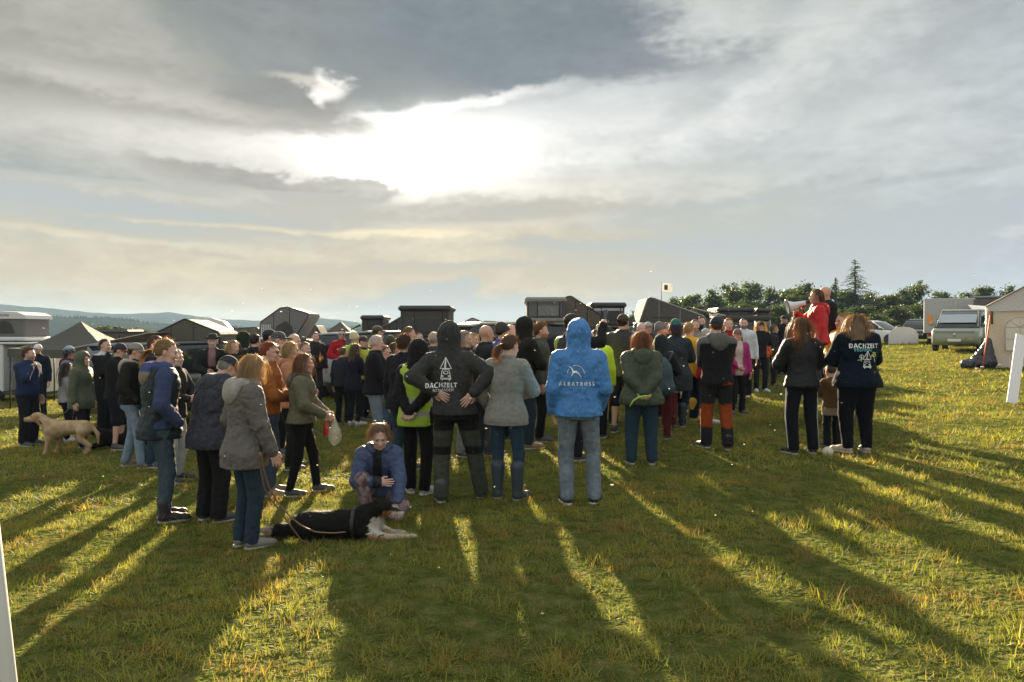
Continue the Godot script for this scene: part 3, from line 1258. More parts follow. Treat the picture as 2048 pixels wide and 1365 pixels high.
func base_row(tab: Array, y: float) -> Vector2:
	for i in tab.size() - 1:
		if y <= tab[i + 1][0] or i == tab.size() - 2:
			var t := clampf((y - tab[i][0]) / (tab[i + 1][0] - tab[i][0]), 0.0, 1.0)
			t = t * t * (3.0 - 2.0 * t)
			return Vector2(lerpf(tab[i][1], tab[i + 1][1], t), lerpf(tab[i][2], tab[i + 1][2], t))
	return Vector2(0.1, 0.1)

func spine(o: Dictionary, y: float) -> Vector2:
	var hp: Vector3 = o.hip
	var t := (y - 0.95) / 0.55
	var bow := maxf(t, 0.0)
	return Vector2(hp.x + o.roll * t * 0.55, hp.z + o.lean * t * 0.55 + o.stoop * bow * bow * 0.2)

func torso_rows(o: Dictionary, y0: float, y1: float, thick: float, flare: float) -> PackedFloat32Array:
	var tab: Array = TORSO_F if o.sex == "f" else TORSO_M
	var rows := PackedFloat32Array()
	var n := int(round((y1 - y0) / 0.03)) + 1
	for i in n:
		var y := y0 + (y1 - y0) * i / (n - 1)
		var b := base_row(tab, y)
		var w: float = o.wide
		if y > 1.42:
			w = lerpf(w, 1.0, clampf((y - 1.42) / 0.06, 0.0, 1.0))
		var low := clampf((1.12 - y) / 0.25, 0.0, 1.0)
		var belly: float = o.belly * exp(-pow((y - 1.06) / 0.13, 2.0))
		var th := thick * (1.0 - 0.35 * smoothstep(1.42, 1.5, y))
		var s := spine(o, y)
		rows.append_array(PackedFloat32Array([b.x * w + th + flare * low, b.y * w + th + flare * low + belly * 0.5, s.x, s.y + belly * 0.5 + 0.012 * smoothstep(1.2, 1.35, y)]))
	return rows

func add_job(f: Field, h: float, then: Callable) -> void:
	jobs.append({"f": f, "h": h, "then": then, "net": []})

func run_job(i: int) -> void:
	jobs[i].net = jobs[i].f.net(jobs[i].h)

func run_jobs() -> void:
	var id := WorkerThreadPool.add_group_task(run_job, jobs.size(), 4, true)
	WorkerThreadPool.wait_for_group_task_completion(id)
	for j in jobs:
		j.then.call(j.net)
	jobs.clear()

func cloth_part(called: String, parent: Node3D, m: String, paint: Callable) -> Callable:
	return func(net: Array) -> void:
		var v: PackedVector3Array = net[0]
		if v.is_empty():
			return
		var c := PackedColorArray()
		c.resize(v.size())
		for i in v.size():
			c[i] = paint.call(v[i])
		part(called, net_mesh(net, c), mats[m], parent)

func plain_paint(c: Color) -> Callable:
	return func(_p: Vector3) -> Color: return c

func person(o: Dictionary) -> Node3D:
	o.merge({"sex": "m", "wide": 1.0, "belly": 0.0, "hip": Vector3(0, 0.95, 0), "roll": 0.0, "lean": 0.02, "stoop": 0.0, "yaw": 0.0,
		"feet": [[-0.11, 0.02, -0.2], [0.11, 0.0, 0.2]], "armr": "hang", "arml": "hang", "head_yaw": 0.0, "head_pitch": 0.0, "head_scale": 1.0,
		"skin": Color(0.50, 0.31, 0.23), "hair": "short", "hair_col": Color(0.07, 0.045, 0.025), "hair_len": 0.05, "beard": 0.0, "hat": [],
		"top": {}, "bottom": {}, "shoe": "sneaker", "shoe_col": Color(0.05, 0.05, 0.05), "sole_col": Color(0.35, 0.34, 0.32), "up": 0.0, "extra": null, "vest": {}, "hood_down": {}, "bare_legs": false})
	var at := gp(o.x, o.z)
	at.y += o.up
	var root := thing("person", o.label, "person", at, deg_to_rad(o.yaw), "people gathered on the meadow")
	var sc: float = o.tall / 1.75
	root.scale = Vector3.ONE * sc
	var d: float = Vector2(o.x, o.z).length()
	var h := 0.0135 if d < 8.2 else (0.017 if d < 9.8 else (0.023 if d < 13.0 else 0.031))
	var hi := d < 11.5
	var rng := RandomNumberGenerator.new()
	rng.seed = hash(o.label)
	var fo := Vector3(rng.randf() * 9.0, rng.randf() * 9.0, rng.randf() * 9.0)
	var hp: Vector3 = o.hip
	# ---- joints
	var J := {}
	for i in 2:
		var sd := -1.0 if i == 0 else 1.0
		var ft: Array = o.feet[i]
		var hipj := hp + Vector3(sd * 0.092, -0.03, 0)
		var ank := Vector3(ft[0], 0.085 + (ft[3] if ft.size() > 3 else 0.0), ft[1])
		var kp := Vector3(sin(ft[2]) * 0.5 + sd * 0.12, 0, 1)
		if ft.size() > 4:
			kp = ft[4]
		var r := ik(hipj, ank, 0.432, 0.41, kp)
		J["hip%d" % i] = hipj
		J["knee%d" % i] = r[0]
		J["ank%d" % i] = ank
		var s := spine(o, 1.41)
		var sh := Vector3(s.x + sd * (0.185 * (0.92 if o.sex == "f" else 1.0) * lerpf(1.0, o.wide, 0.5)), 1.405 + hp.y - 0.95, s.y)
		var arm = o.armr if i == 0 else o.arml
		var pre: Array = ARMS[arm] if arm is String else arm
		var mir := Vector3(-sd, 1, 1)
		var s2 := spine(o, 1.1)
		var tgt: Vector3 = (pre[0] as Vector3) * mir + Vector3(s2.x, hp.y - 0.95, s2.y)
		var ra := ik(sh, tgt, 0.285, 0.255, (pre[1] as Vector3) * mir)
		J["sho%d" % i] = sh
		J["elb%d" % i] = ra[0]
		J["wri%d" % i] = ra[1]
		J["palm%d" % i] = (pre[2] as Vector3) * mir
		J["hand%d" % i] = pre[3]
	var yo: float = hp.y - 0.95
	var sn := spine(o, 1.5)
	var neck := Vector3(sn.x, 1.5 + yo, sn.y)
	var hb := Basis.from_euler(Vector3(deg_to_rad(o.head_pitch), deg_to_rad(o.head_yaw), 0)).scaled(Vector3.ONE * o.head_scale)
	var headT := Transform3D(hb, neck + hb * Vector3(0, 0.135, 0.03))
	# ---- body: one skin from head to feet
	var body := Soup.new()
	var sk: Color = o.skin
	var hn: Array = lib[("head_hi" if hi else "head_lo") + o.sex]
	body.add(hn, headT, head_colors(hn, sk, o.hair_col, o.beard))
	var mid := spine(o, 1.15)
	body.limb([neck + Vector3(0, 0.03, 0), Vector3(sn.x, 1.42 + yo, sn.y), Vector3(mid.x, 1.15 + yo, mid.y), hp + Vector3(0, -0.04, 0)], [0.05, 0.085, 0.085, 0.09], sk)
	for i in 2:
		body.limb([J["sho%d" % i], J["elb%d" % i], J["wri%d" % i]], [0.04, 0.034, 0.026], sk, 6)
		var kn: Vector3 = J["knee%d" % i]
		var an: Vector3 = J["ank%d" % i]
		body.limb([J["hip%d" % i], (J["hip%d" % i] as Vector3).lerp(kn, 0.5), kn, kn.lerp(an, 0.3), kn.lerp(an, 0.7), an], [0.07, 0.062, 0.05, 0.053, 0.038, 0.036], sk, 10)
		if J["hand%d" % i] != "":
			var dirn: Vector3 = ((J["wri%d" % i] as Vector3) - (J["elb%d" % i] as Vector3)).normalized()
			var pal: Vector3 = J["palm%d" % i]
			pal = (pal - dirn * pal.dot(dirn)).normalized()
			var X := pal if i == 0 else -pal
			var Y := -dirn
			var B := Basis(X, Y, X.cross(Y))
			if i == 1:
				B = B * Basis.from_scale(Vector3(-1, 1, 1))
			var nt: Array = lib["hand_" + J["hand%d" % i]]
			body.add(nt, Transform3D(B, J["wri%d" % i]), even(nt[0].size(), sk * 0.95))
	part("body", soup_mesh(body), mats.skin, root)
	# ---- shoes
	var shoe_tilt := 0.0
	for i in 2:
		var ft: Array = o.feet[i]
		var b2 := Basis(Vector3.UP, ft[2])
		if ft.size() > 3 and ft[3] > 0.02:
			b2 = b2 * Basis(Vector3.RIGHT, minf(ft[3] * 5.0, 1.1))
		var an: Vector3 = J["ank%d" % i]
		var T := Transform3D(b2, an + b2 * Vector3(0, -0.085, 0.03))
		var u: Array = lib[o.shoe]
		var sh := part("shoe", net_mesh(u, even(u[0].size(), o.shoe_col)), mats.plain, root)
		sh.transform = T
		var so: Array = lib[o.shoe + "_sole"]
		part("sole", net_mesh(so, even(so[0].size(), o.sole_col)), mats.plain, sh)
	# ---- trousers
	var bt: Dictionary = o.bottom
	bt.merge({"col": Color(0.03, 0.03, 0.035), "mat": "cloth", "fit": [0.094, 0.068, 0.058], "name": "trousers", "fold": 0.011, "shorts": false})
	var f := Field.new()
	f.noise = fold_noise
	f.fold = bt.fold
	f.fold_at = fo
	f.fold_scale = Vector3(8, 13, 8)
	var rows := torso_rows(o, 0.84, 1.07, 0.008, 0.0)
	if absf(yo) > 0.01:
		f.stack(0.84 + yo, 0.23 / (rows.size() / 4 - 1), rows, 0.05)
	else:
		f.stack(0.84, 0.23 / (rows.size() / 4 - 1), rows, 0.05)
	var fw: float = lerpf(1.0, o.wide, 0.8)
	for i in 2:
		var kn: Vector3 = J["knee%d" % i]
		var an: Vector3 = J["ank%d" % i]
		f.cone(J["hip%d" % i], kn, bt.fit[0] * fw, bt.fit[1] * lerpf(1.0, fw, 0.6), 0.03)
		if bt.shorts:
			f.cone(kn, kn.lerp(an, 0.06), bt.fit[1] * 1.05, bt.fit[1] * 1.05, 0.02)
		else:
			f.cone(kn, an + Vector3(0, 0.0 if o.shoe == "sneaker" else 0.0, 0), bt.fit[1] * lerpf(1.0, fw, 0.6), bt.fit[2], 0.02)
	if not bt.shorts:
		f.cuts.append(Vector4(0, -1, 0, -0.052))
	add_job(f, h, cloth_part(bt.name, root, bt.mat, bt.get("paint", plain_paint(bt.col))))
	# ---- top with sleeves and, if worn up, its hood
	var tp: Dictionary = o.top
	tp.merge({"col": Color(0.03, 0.03, 0.035), "mat": "cloth", "hem": 0.88, "thick": 0.022, "flare": 0.012, "hood": false, "name": "jacket", "fold": 0.012, "quilt": 0.0, "collar": 1.53, "sleeve": 0.0})
	f = Field.new()
	f.noise = fold_noise
	f.fold = tp.fold
	f.quilt = tp.quilt
	f.fold_at = fo * 1.7
	f.fold_scale = Vector3(6.5, 12, 6.5)
	rows = torso_rows(o, tp.hem, tp.collar, tp.thick, tp.flare)
	f.stack(tp.hem + yo, (tp.collar - tp.hem) / (rows.size() / 4 - 1), rows, 0.05)
	var tk: float = tp.thick * 0.75 + tp.sleeve
	var s41 := spine(o, 1.41)
	f.cone((J.sho0 as Vector3) + Vector3(0.03, 0.0, 0), (J.sho1 as Vector3) + Vector3(-0.03, 0.0, 0), 0.058 + tk, 0.058 + tk, 0.05)
	for i in 2:
		f.cone(J["sho%d" % i], J["elb%d" % i], 0.056 + tk, 0.044 + tk, 0.035)
		var el: Vector3 = J["elb%d" % i]
		var wr: Vector3 = J["wri%d" % i]
		f.cone(el, el.lerp(wr, 0.97), 0.044 + tk, 0.031 + tk * 0.9, 0.02)
	if tp.hood:
		f.cone(neck + Vector3(0, -0.03, -0.01), headT * Vector3(0, -0.02, -0.02), 0.10, 0.105, 0.05)
		f.ball(headT * Vector3(0, 0.028, -0.018), Vector3(0.108, 0.128, 0.130) * o.head_scale, 0.04, false, hb.orthonormalized())
		f.ball(headT * Vector3(0, -0.005, 0.125), Vector3(0.078, 0.105, 0.095) * o.head_scale, 0.012, true, hb.orthonormalized())
	f.cuts.append(Vector4(0, -1, 0, -(tp.hem + yo + 0.002)))
	add_job(f, h, cloth_part(tp.name, root, tp.mat, tp.get("paint", plain_paint(tp.col))))
	o["top_field"] = f
	# ---- sleeveless vest over the top
	if o.vest.size():
		var vs: Dictionary = o.vest
		vs.merge({"hem": 0.86, "thick": tp.thick + 0.016, "mat": "hi_vis", "col": Color(0.5, 0.75, 0.05), "flare": 0.02, "quilt": 0.0, "fold": 0.007, "name": "vest", "top": 1.47})
		f = Field.new()
		f.noise = fold_noise
		f.fold = vs.fold
		f.quilt = vs.quilt
		f.fold_at = fo * 2.3
		f.fold_scale = Vector3(9, 6, 9)
		rows = torso_rows(o, vs.hem, vs.top, vs.thick, vs.flare)
		f.stack(vs.hem + yo, (vs.top - vs.hem) / (rows.size() / 4 - 1), rows, 0.05)
		f.cone((J.sho0 as Vector3).lerp(J.sho1, 0.12), (J.sho1 as Vector3).lerp(J.sho0, 0.12), 0.064 + vs.thick * 0.8, 0.064 + vs.thick * 0.8, 0.05)
		f.cuts.append(Vector4(0, -1, 0, -(vs.hem + yo + 0.002)))
		for i in 2:
			var sh: Vector3 = J["sho%d" % i]
			var sd := -1.0 if i == 0 else 1.0
			f.cuts.append(Vector4(sd, 0, 0, sd * sh.x + 0.012))
		f.cuts.append(Vector4(0, 1, 0, 1.485 + yo))
		add_job(f, minf(h, 0.019), cloth_part(vs.name, root, vs.mat, vs.get("paint", plain_paint(vs.col))))
		o["vest_field"] = f
	# ---- hood lying on the shoulders
	if o.hood_down.size():
		var hd: Dictionary = o.hood_down
		hd.merge({"col": tp.col, "mat": tp.mat, "size": 1.0})
		f = Field.new()
		f.noise = fold_noise
		f.fold = 0.008
		f.fold_at = fo * 3.1
		f.fold_scale = Vector3(12, 12, 12)
		var k: float = hd.size
		var c0 := Vector3(sn.x, 1.475 + yo, sn.y)
		var arc := [Vector3(-0.062, -0.005, 0.075), Vector3(-0.098, 0.02, 0.01), Vector3(-0.085, 0.022, -0.06), Vector3(0, 0.015, -0.10), Vector3(0.085, 0.022, -0.06), Vector3(0.098, 0.02, 0.01), Vector3(0.062, -0.005, 0.075)]
		for i in 6:
			f.cone(c0 + arc[i], c0 + arc[i + 1], 0.036 * k, 0.036 * k, 0.02)
		f.ball(c0 + Vector3(0, -0.045, -0.125), Vector3(0.105, 0.085, 0.05) * k, 0.03)
		f.ball(c0 + Vector3(0, -0.095, -0.135), Vector3(0.06, 0.06, 0.04) * k, 0.04)
		add_job(f, minf(h, 0.02), cloth_part("hood", root, hd.mat, hd.get("paint", plain_paint(hd.col))))
	# ---- hair and hat
	if o.hair != "" and not tp.hood:
		var hm_ := hair_mesh(o.hair, o.hair_col, o.hair_len, (420 if o.hair == "short" else 720) if d < 9.8 else (300 if hi else 110), rng, 0.0034 if d < 9.8 else (0.0055 if hi else 0.011), (hb.inverse() * Vector3.DOWN).normalized())
		var hp_ := part("hair", hm_, mats.hair, root)
		hp_.transform = headT
	elif o.hair != "" and tp.hood and o.get("fringe", false):
		var hp2 := part("hair", hair_mesh("fringe", o.hair_col, 0.06, 60, rng, 0.006), mats.hair, root)
		hp2.transform = headT
	if o.hat.size():
		hat(o.hat, root, headT, h)
	o["J"] = J
	if d < 10.2:
		# cuffs and stitched seams of the nearer garments
		var dk: Color = tp.col * 0.62
		var sm := mat("seam_%s" % dk.to_html(), Color(dk.r, dk.g, dk.b).linear_to_srgb(), 0.9)
		for i in 2:
			var el: Vector3 = J["elb%d" % i]
			var wr: Vector3 = J["wri%d" % i]
			part("cuff", tube_mesh([el.lerp(wr, 0.9), el.lerp(wr, 1.02)], [0.035 + tk * 0.9, 0.032 + tk * 0.9], 12), sm, root)
		o["root"] = root
		if o.vest.is_empty() and o.sex + str(o.wide) != "f1.22":
			var yk := []
			for q in 9:
				var x := lerpf(-0.17, 0.17, q / 8.0)
				yk.append(Vector2(x, 1.335 - 0.03 * cos(x * 9.0)))
			var hm2 := []
			for q in 9:
				hm2.append(Vector2(lerpf(-0.15, 0.15, q / 8.0), tp.hem + 0.04))
			var lines := [yk, hm2]
			print_lines(o, "seam", lines, 0.0055, Vector2(s41.x * -1.0, yo), 1.0, sm)
	o["head"] = headT
	o["root"] = root
	if o.extra != null:
		o.extra.call(o)
	return root

# ---------------------------------------------------------------- hair and hats
const SC := Vector3(0, 0.03, -0.012)
const SR := Vector3(0.076, 0.09, 0.096)

func skull(dn: Vector3, k: float) -> Vector3:
	# the hair's ground: a skull that runs down into the nape
	return SC + dn * k * Vector3(SR.x, SR.y * (1.3 if dn.y < 0.0 else 1.0), SR.z)

func hairline(z: float) -> float:
	var t := [[-1.0, -0.8], [-0.45, -0.72], [-0.15, -0.45], [0.1, -0.2], [0.3, 0.2], [0.55, 0.5], [0.8, 0.64], [1.0, 0.68]]
	for i in t.size() - 1:
		if z <= t[i + 1][0]:
			return lerpf(t[i][1], t[i + 1][1], (z - t[i][0]) / (t[i + 1][0] - t[i][0]))
	return 0.68

func hair_mesh(style: String, col: Color, ln: float, count: int, rng: RandomNumberGenerator, wid: float, down := Vector3.DOWN) -> ArrayMesh:
	var v := PackedVector3Array()
	var c := PackedColorArray()
	var idx := PackedInt32Array()
	# scalp layer
	var nu := 22
	var nv := 14
	if style != "fringe":
		for j in nv + 1:
			var ph := PI * j / nv
			for i in nu:
				var th := TAU * i / nu
				var dn := Vector3(sin(ph) * sin(th), cos(ph), sin(ph) * cos(th))
				var inside := dn.y < hairline(dn.z)
				if style == "ring" and dn.y > 0.35:
					inside = true
				var k := 0.93 if inside else 1.055 + rng.randf_range(-0.012, 0.025)
				if style == "curly" and not inside:
					k += 0.09 + rng.randf_range(0.0, 0.08)
				elif style in ["bob", "long"] and not inside:
					k += 0.06
				v.append(skull(dn, k))
				c.append(col * rng.randf_range(0.75, 1.1))
		for j in nv:
			for i in nu:
				var a := j * nu + i
				var b := j * nu + (i + 1) % nu
				idx.append_array(PackedInt32Array([a, b, b + nu, a, b + nu, a + nu]))
	if style in ["long", "bob"]:
		# the fall of hair behind the neck
		var base := v.size()
		var rn := 7
		for j in rn:
			var t := float(j) / (rn - 1)
			var y := lerpf(0.06, 0.02 - ln, t)
			var a := lerpf(0.084, 0.098 if style == "long" else 0.088, t) * (1.0 - 0.25 * t * t)
			var b := lerpf(0.062, 0.03, t)
			var zc := lerpf(-0.045, -0.085, minf(t * 1.6, 1.0)) - (0.03 * t if ln > 0.2 else 0.0)
			for i in 12:
				var th := TAU * i / 12.0
				v.append(Vector3(cos(th) * a, y + rng.randf_range(-0.01, 0.01), zc + sin(th) * b))
				c.append(col * rng.randf_range(0.7, 1.1))
		for j in rn - 1:
			for i in 12:
				var a := base + j * 12 + i
				var b := base + j * 12 + (i + 1) % 12
				idx.append_array(PackedInt32Array([a, b, b + 12, a, b + 12, a + 12]))
	var tie := Vector3(0, -0.015, -0.115)
	var n := 0
	var tries := 0
	while n < count and tries < count * 8:
		tries += 1
		var dn := Vector3(rng.randfn(), rng.randfn(), rng.randfn()).normalized()
		if dn.y < hairline(dn.z) + 0.03:
			continue
		if style == "ring" and dn.y > 0.4:
			continue
		if style == "fringe" and (dn.z < 0.5 or dn.y < 0.55):
			continue
		if style in ["long", "bob"] and dn.y < -0.1 and rng.randf() < 0.5:
			continue
		n += 1
		var p := skull(dn, 1.04)
		var lnn := ln * rng.randf_range(0.7, 1.1)
		var tg := Vector3.ZERO
		var grav := 0.3
		var lift := rng.randf_range(0.05, 0.3)
		match style:
			"short", "ring":
				tg = Vector3(signf(p.x) * 0.3, -0.35, 0.45 if dn.y > 0.5 else -0.5)
				grav = 0.1
				lift = rng.randf_range(0.02, 0.4)
			"fringe":
				tg = Vector3(p.x * 6.0, -1, 0.1)
				lift = 0.1
			"curly":
				tg = Vector3(rng.randfn(), rng.randfn() - 0.2, rng.randfn())
				grav = 0.12
				lift = 0.7
			"pony":
				tg = tie - p
				lnn = maxf(tg.length() * 0.97, 0.02)
				grav = 0.0
				lift = 0.02
			_:
				tg = Vector3(signf(p.x + rng.randf_range(-0.01, 0.01)) * 0.5, -0.7, -0.35)
				grav = 0.5
				lnn = ln + (p.y - 0.02) * 1.1 + rng.randf_range(-0.05, 0.02)
		var fly := rng.randf() < 0.13
		if fly:
			lift += 0.6
			lnn *= 0.8
			if style == "pony":
				tg = Vector3(rng.randfn(), 0.3, rng.randfn())
				lnn = 0.06
		strand(v, c, idx, p, tg, lnn, grav, lift, col * (rng.randf_range(0.75, 1.3) if not fly else 1.8), wid * rng.randf_range(0.6, 1.2) * (0.55 if fly else 1.0), rng, "fly" if fly and style == "pony" else style, down)  # stray hairs coloured brighter to stand for backlit glow at the edges
	if style == "pony":
		for i in int(count * 0.45):
			var q := tie + Vector3(rng.randf_range(-0.018, 0.018), rng.randf_range(-0.015, 0.015), -0.005)
			strand(v, c, idx, q, Vector3(rng.randf_range(-0.35, 0.35), rng.randf_range(-0.4, 0.2), -0.8), ln * rng.randf_range(0.6, 1.05), 0.62, 0.1, col * rng.randf_range(0.75, 1.3), wid * 1.1, rng, "tail", down)
	return mesh_of(v, PackedVector3Array(), idx, c)

func strand(v: PackedVector3Array, c: PackedColorArray, idx: PackedInt32Array, p: Vector3, tg: Vector3, ln: float, grav: float, lift: float, col: Color, wid: float, rng: RandomNumberGenerator, style: String, down: Vector3) -> void:
	var seg := clampi(int(ln / 0.03), 3, 9)
	var step := ln / seg
	var nrm := ((p - SC) / SR).normalized()
	if style != "tail":
		tg = (tg - nrm * tg.dot(nrm)).normalized() + nrm * lift
	tg = tg.normalized()
	var wav := rng.randf() * TAU
	var base := v.size()
	for i in seg + 1:
		var t := float(i) / seg
		var out := p - SC
		var side := tg.cross(out).normalized()
		if side.length() < 0.5:
			side = Vector3.RIGHT
		var w := wid * (1.0 - 0.75 * t * t) * 0.5
		v.append(p - side * w)
		v.append(p + side * w)
		c.append(col)
		c.append(col)
		p += tg * step
		if style == "pony":
			tg = Vector3(0, -0.015, -0.115) - p
			tg = tg.normalized() if tg.length() > 0.01 else Vector3.BACK * -1.0
		tg = (tg + down * grav + side * sin(wav + t * 7.0) * 0.12).normalized()
		if style == "curly":
			tg = (tg + Vector3(rng.randfn(), rng.randfn(), rng.randfn()) * 0.5).normalized()
		var q := (p - SC) / SR
		var m := q.length()
		if m < 1.07:
			p = SC + q / m * 1.07 * SR
		if p.y < -0.17 and style != "curly":
			if p.z < 0.03:
				p.z = minf(p.z, -0.13)
			else:
				p.z = maxf(p.z, 0.085)
	for i in seg:
		var q2 := base + i * 2
		idx.append_array(PackedInt32Array([q2, q2 + 1, q2 + 2, q2 + 1, q2 + 3, q2 + 2]))

func dome(y0: float, grow_: float, flat_top := 0.0) -> Array:
	# skull-shaped dome above a level, as rings from its rim to the crown
	var rings := []
	var n := 20
	for j in 9:
		var t := float(j) / 8.0
		var ph := lerpf(asin(clampf((y0 - SC.y) / (SR.y * grow_), -0.9, 0.9)), PI * 0.5, t)
		var ring := []
		for i in n:
			var th := TAU * i / n
			ring.append(SC + Vector3(cos(ph) * sin(th) * SR.x, minf(sin(ph), 1.0 - flat_top) * SR.y, cos(ph) * cos(th) * SR.z) * grow_)
		rings.append(ring)
	return rings

func hat(spec: Array, root: Node3D, T: Transform3D, h: float) -> void:
	# kind, colour, brim colour, direction of the brim in degrees
	var kind: String = spec[0]
	var col: Color = spec[1]
	var m := mat("felt_%s" % col.to_html(), Color(col.r, col.g, col.b).linear_to_srgb(), 0.9)
	var s := st()
	if kind == "cap":
		add_loft(s, dome(0.035, 1.14, 0.03), true)
		var o := part("cap", done(s), m, root)
		o.transform = T
		var bc: Color = spec[2] if spec.size() > 2 and spec[2] != null else col
		var turn: float = deg_to_rad(spec[3]) if spec.size() > 3 else 0.0
		s = st()
		var top := []
		var bot := []
		for i in 13:
			var a := lerpf(-1.15, 1.15, i / 12.0)
			var rin := Vector3(sin(a) * SR.x * 1.13, 0.045 - 0.012 * absf(sin(a)), SC.z + cos(a) * SR.z * 1.13)
			var ro := Vector3(sin(a) * SR.x * 1.22, 0.040 - 0.03 * sin(a) * sin(a), SC.z + cos(a) * SR.z * 1.1 + 0.072 * pow(cos(a * 1.25), 0.6) if absf(a) < 1.2 else 0.0)
			top.append([rin, ro])
			bot.append([rin + Vector3(0, -0.005, 0), ro + Vector3(0, -0.005, 0)])
		for i in 12:
			quad(s, top[i][0], top[i + 1][0], top[i + 1][1], top[i][1])
			quad(s, bot[i][0], bot[i][1], bot[i + 1][1], bot[i + 1][0])
			quad(s, top[i][1], top[i + 1][1], bot[i + 1][1], bot[i][1])
		var bm := mat("felt_%s" % bc.to_html(), Color(bc.r, bc.g, bc.b).linear_to_srgb(), 0.9)
		var b := part("brim", done(s), bm, o)
		b.transform = Transform3D(Basis(Vector3.UP, turn), Vector3.ZERO)
	elif kind == "beanie":
		var f := Field.new()
		f.ball(SC + Vector3(0, 0.01, -0.005), SR * 1.17, 0.02)
		f.ball(SC + Vector3(0, 0.06, -0.03), Vector3(0.06, 0.06, 0.065), 0.04)
		f.cone(SC + Vector3(-0.03, -0.002, 0), SC + Vector3(0.03, -0.002, 0), 0.072, 0.072, 0.02)
		f.noise = fold_noise
		f.fold = 0.004
		f.fold_scale = Vector3(30, 14, 30)
		f.cuts.append(Vector4(0, -1, 0.25, -0.002))
		var o := part("knitted_cap", net_mesh(f.net(0.011), PackedColorArray()), m, root)
		o.transform = T
		s = st()
		var r := []
		for k in [[0.004, 1.17], [0.004, 1.24], [0.034, 1.25], [0.036, 1.18]]:
			var ring := []
			for i in 20:
				var th := TAU * i / 20.0
				var zz := cos(th) * SR.z * float(k[1])
				ring.append(Vector3(sin(th) * SR.x * k[1], k[0] + zz * 0.22 + 0.004, SC.z + zz))
			r.append(ring)
		add_loft(s, r, false)
		var bc: Color = spec[2] if spec.size() > 2 and spec[2] != null else col * 0.85
		part("turn_up", done(s), mat("felt_%s" % bc.to_html(), Color(bc.r, bc.g, bc.b).linear_to_srgb(), 0.95), o)
	elif kind == "bobble":
		var f := Field.new()
		f.ball(SC + Vector3(0, 0.02, -0.005), SR * 1.25, 0.02)
		f.ball(SC + Vector3(0, 0.10, -0.03), Vector3(0.07, 0.06, 0.07), 0.05)
		f.noise = fold_noise
		f.fold = 0.006
		f.fold_scale = Vector3(40, 40, 40)
		f.cuts.append(Vector4(0, -1, 0.25, 0.002))
		var net := f.net(0.012)
		var cc := PackedColorArray()
		for p in net[0]:
			cc.append(col if p.y > 0.085 else spec[2])
		part("knitted_cap", net_mesh(net, cc), mats.fleece, root).transform = T
	elif kind == "brimmed":
		var rings := []
		var prof := [[0.055, 1.75, 0.0], [0.048, 1.72, 0.0], [0.05, 1.2, 0.0], [0.058, 1.14, 0.0], [0.11, 1.06, 0.0], [0.145, 0.95, 0.0], [0.15, 0.8, 0.0], [0.138, 0.35, 0.0]]
		for k in prof:
			var ring := []
			for i in 24:
				var th := TAU * i / 24.0
				var lf := 0.05 * pow(absf(sin(th)), 2.0) if k[1] > 1.5 else 0.0
				ring.append(Vector3(sin(th) * SR.x * k[1], k[0] + lf, SC.z + cos(th) * SR.z * k[1]))
			rings.append(ring)
		add_loft(s, rings, true)
		part("brimmed_hat", done(s), m, root).transform = T

# ---------------------------------------------------------------- print on the back of a garment
func on_back(o: Dictionary, x: float, y: float) -> Vector3:
	var f: Field = o.top_field
	var ids := f.all()
	var z := -0.45
	for i in 40:
		var dd := f.ev(x, y, z, ids, true)
		z += maxf(dd * 0.8, 0.0006)
		if dd < 0.002:
			break
	return Vector3(x, y, z - 0.0045)

func print_lines(o: Dictionary, called: String, lines: Array, wid: float, at: Vector2, sc: float, m: Material) -> void:
	# strokes in a drawing plane seen from behind: x to the viewer's right
	var s := st()
	for l in lines:
		var pts := []
		for i in l.size() - 1:
			var a: Vector2 = l[i]
			var b: Vector2 = l[i + 1]
			var n := maxi(1, int((b - a).length() * sc / 0.012))
			for k in n:
				pts.append(a.lerp(b, float(k) / n))
		pts.append(l[-1])
		for i in pts.size() - 1:
			var a: Vector2 = pts[i] * sc + at
			var b: Vector2 = pts[i + 1] * sc + at
			var dd := (b - a).normalized()
			var nn := Vector2(-dd.y, dd.x) * wid * 0.5
			a -= dd * wid * 0.3
			b += dd * wid * 0.3
			var q := []
			for w in [a + nn, b + nn, b - nn, a - nn]:
				q.append(on_back(o, -w.x, w.y))
			quad(s, q[0], q[1], q[2], q[3])
	part(called, done(s), m, o.root)

func print_text(o: Dictionary, called: String, text: String, height: float, at: Vector2, m: Material, spread := 1.0, bold := false) -> void:
	# letters laid on the cloth, centred at a point
	var tm := TextMesh.new()
	var f := SystemFont.new()
	f.font_names = PackedStringArray(["Droid Sans"])
	f.font_weight = 700 if bold else 400
	tm.font = f
	tm.font_size = 64
	tm.pixel_size = 0.01
	tm.depth = 0.0
	tm.curve_step = 4.0
	tm.text = text
	var a := tm.get_mesh_arrays()
	var v: PackedVector3Array = a[Mesh.ARRAY_VERTEX]
	var lo := Vector2(1e9, 1e9)
	var hi := -lo
	for p in v:
		lo = lo.min(Vector2(p.x, p.y))
		hi = hi.max(Vector2(p.x, p.y))
	var k := height / (hi.y - lo.y)
	var mid := (lo + hi) * 0.5
	var vv := PackedVector3Array()
	for p in v:
		var q := Vector2((p.x - mid.x) * k * spread, (p.y - mid.y) * k) + at
		vv.append(on_back(o, -q.x, q.y))
	part(called, mesh_of(vv, PackedVector3Array(), a[Mesh.ARRAY_INDEX]), m, o.root)
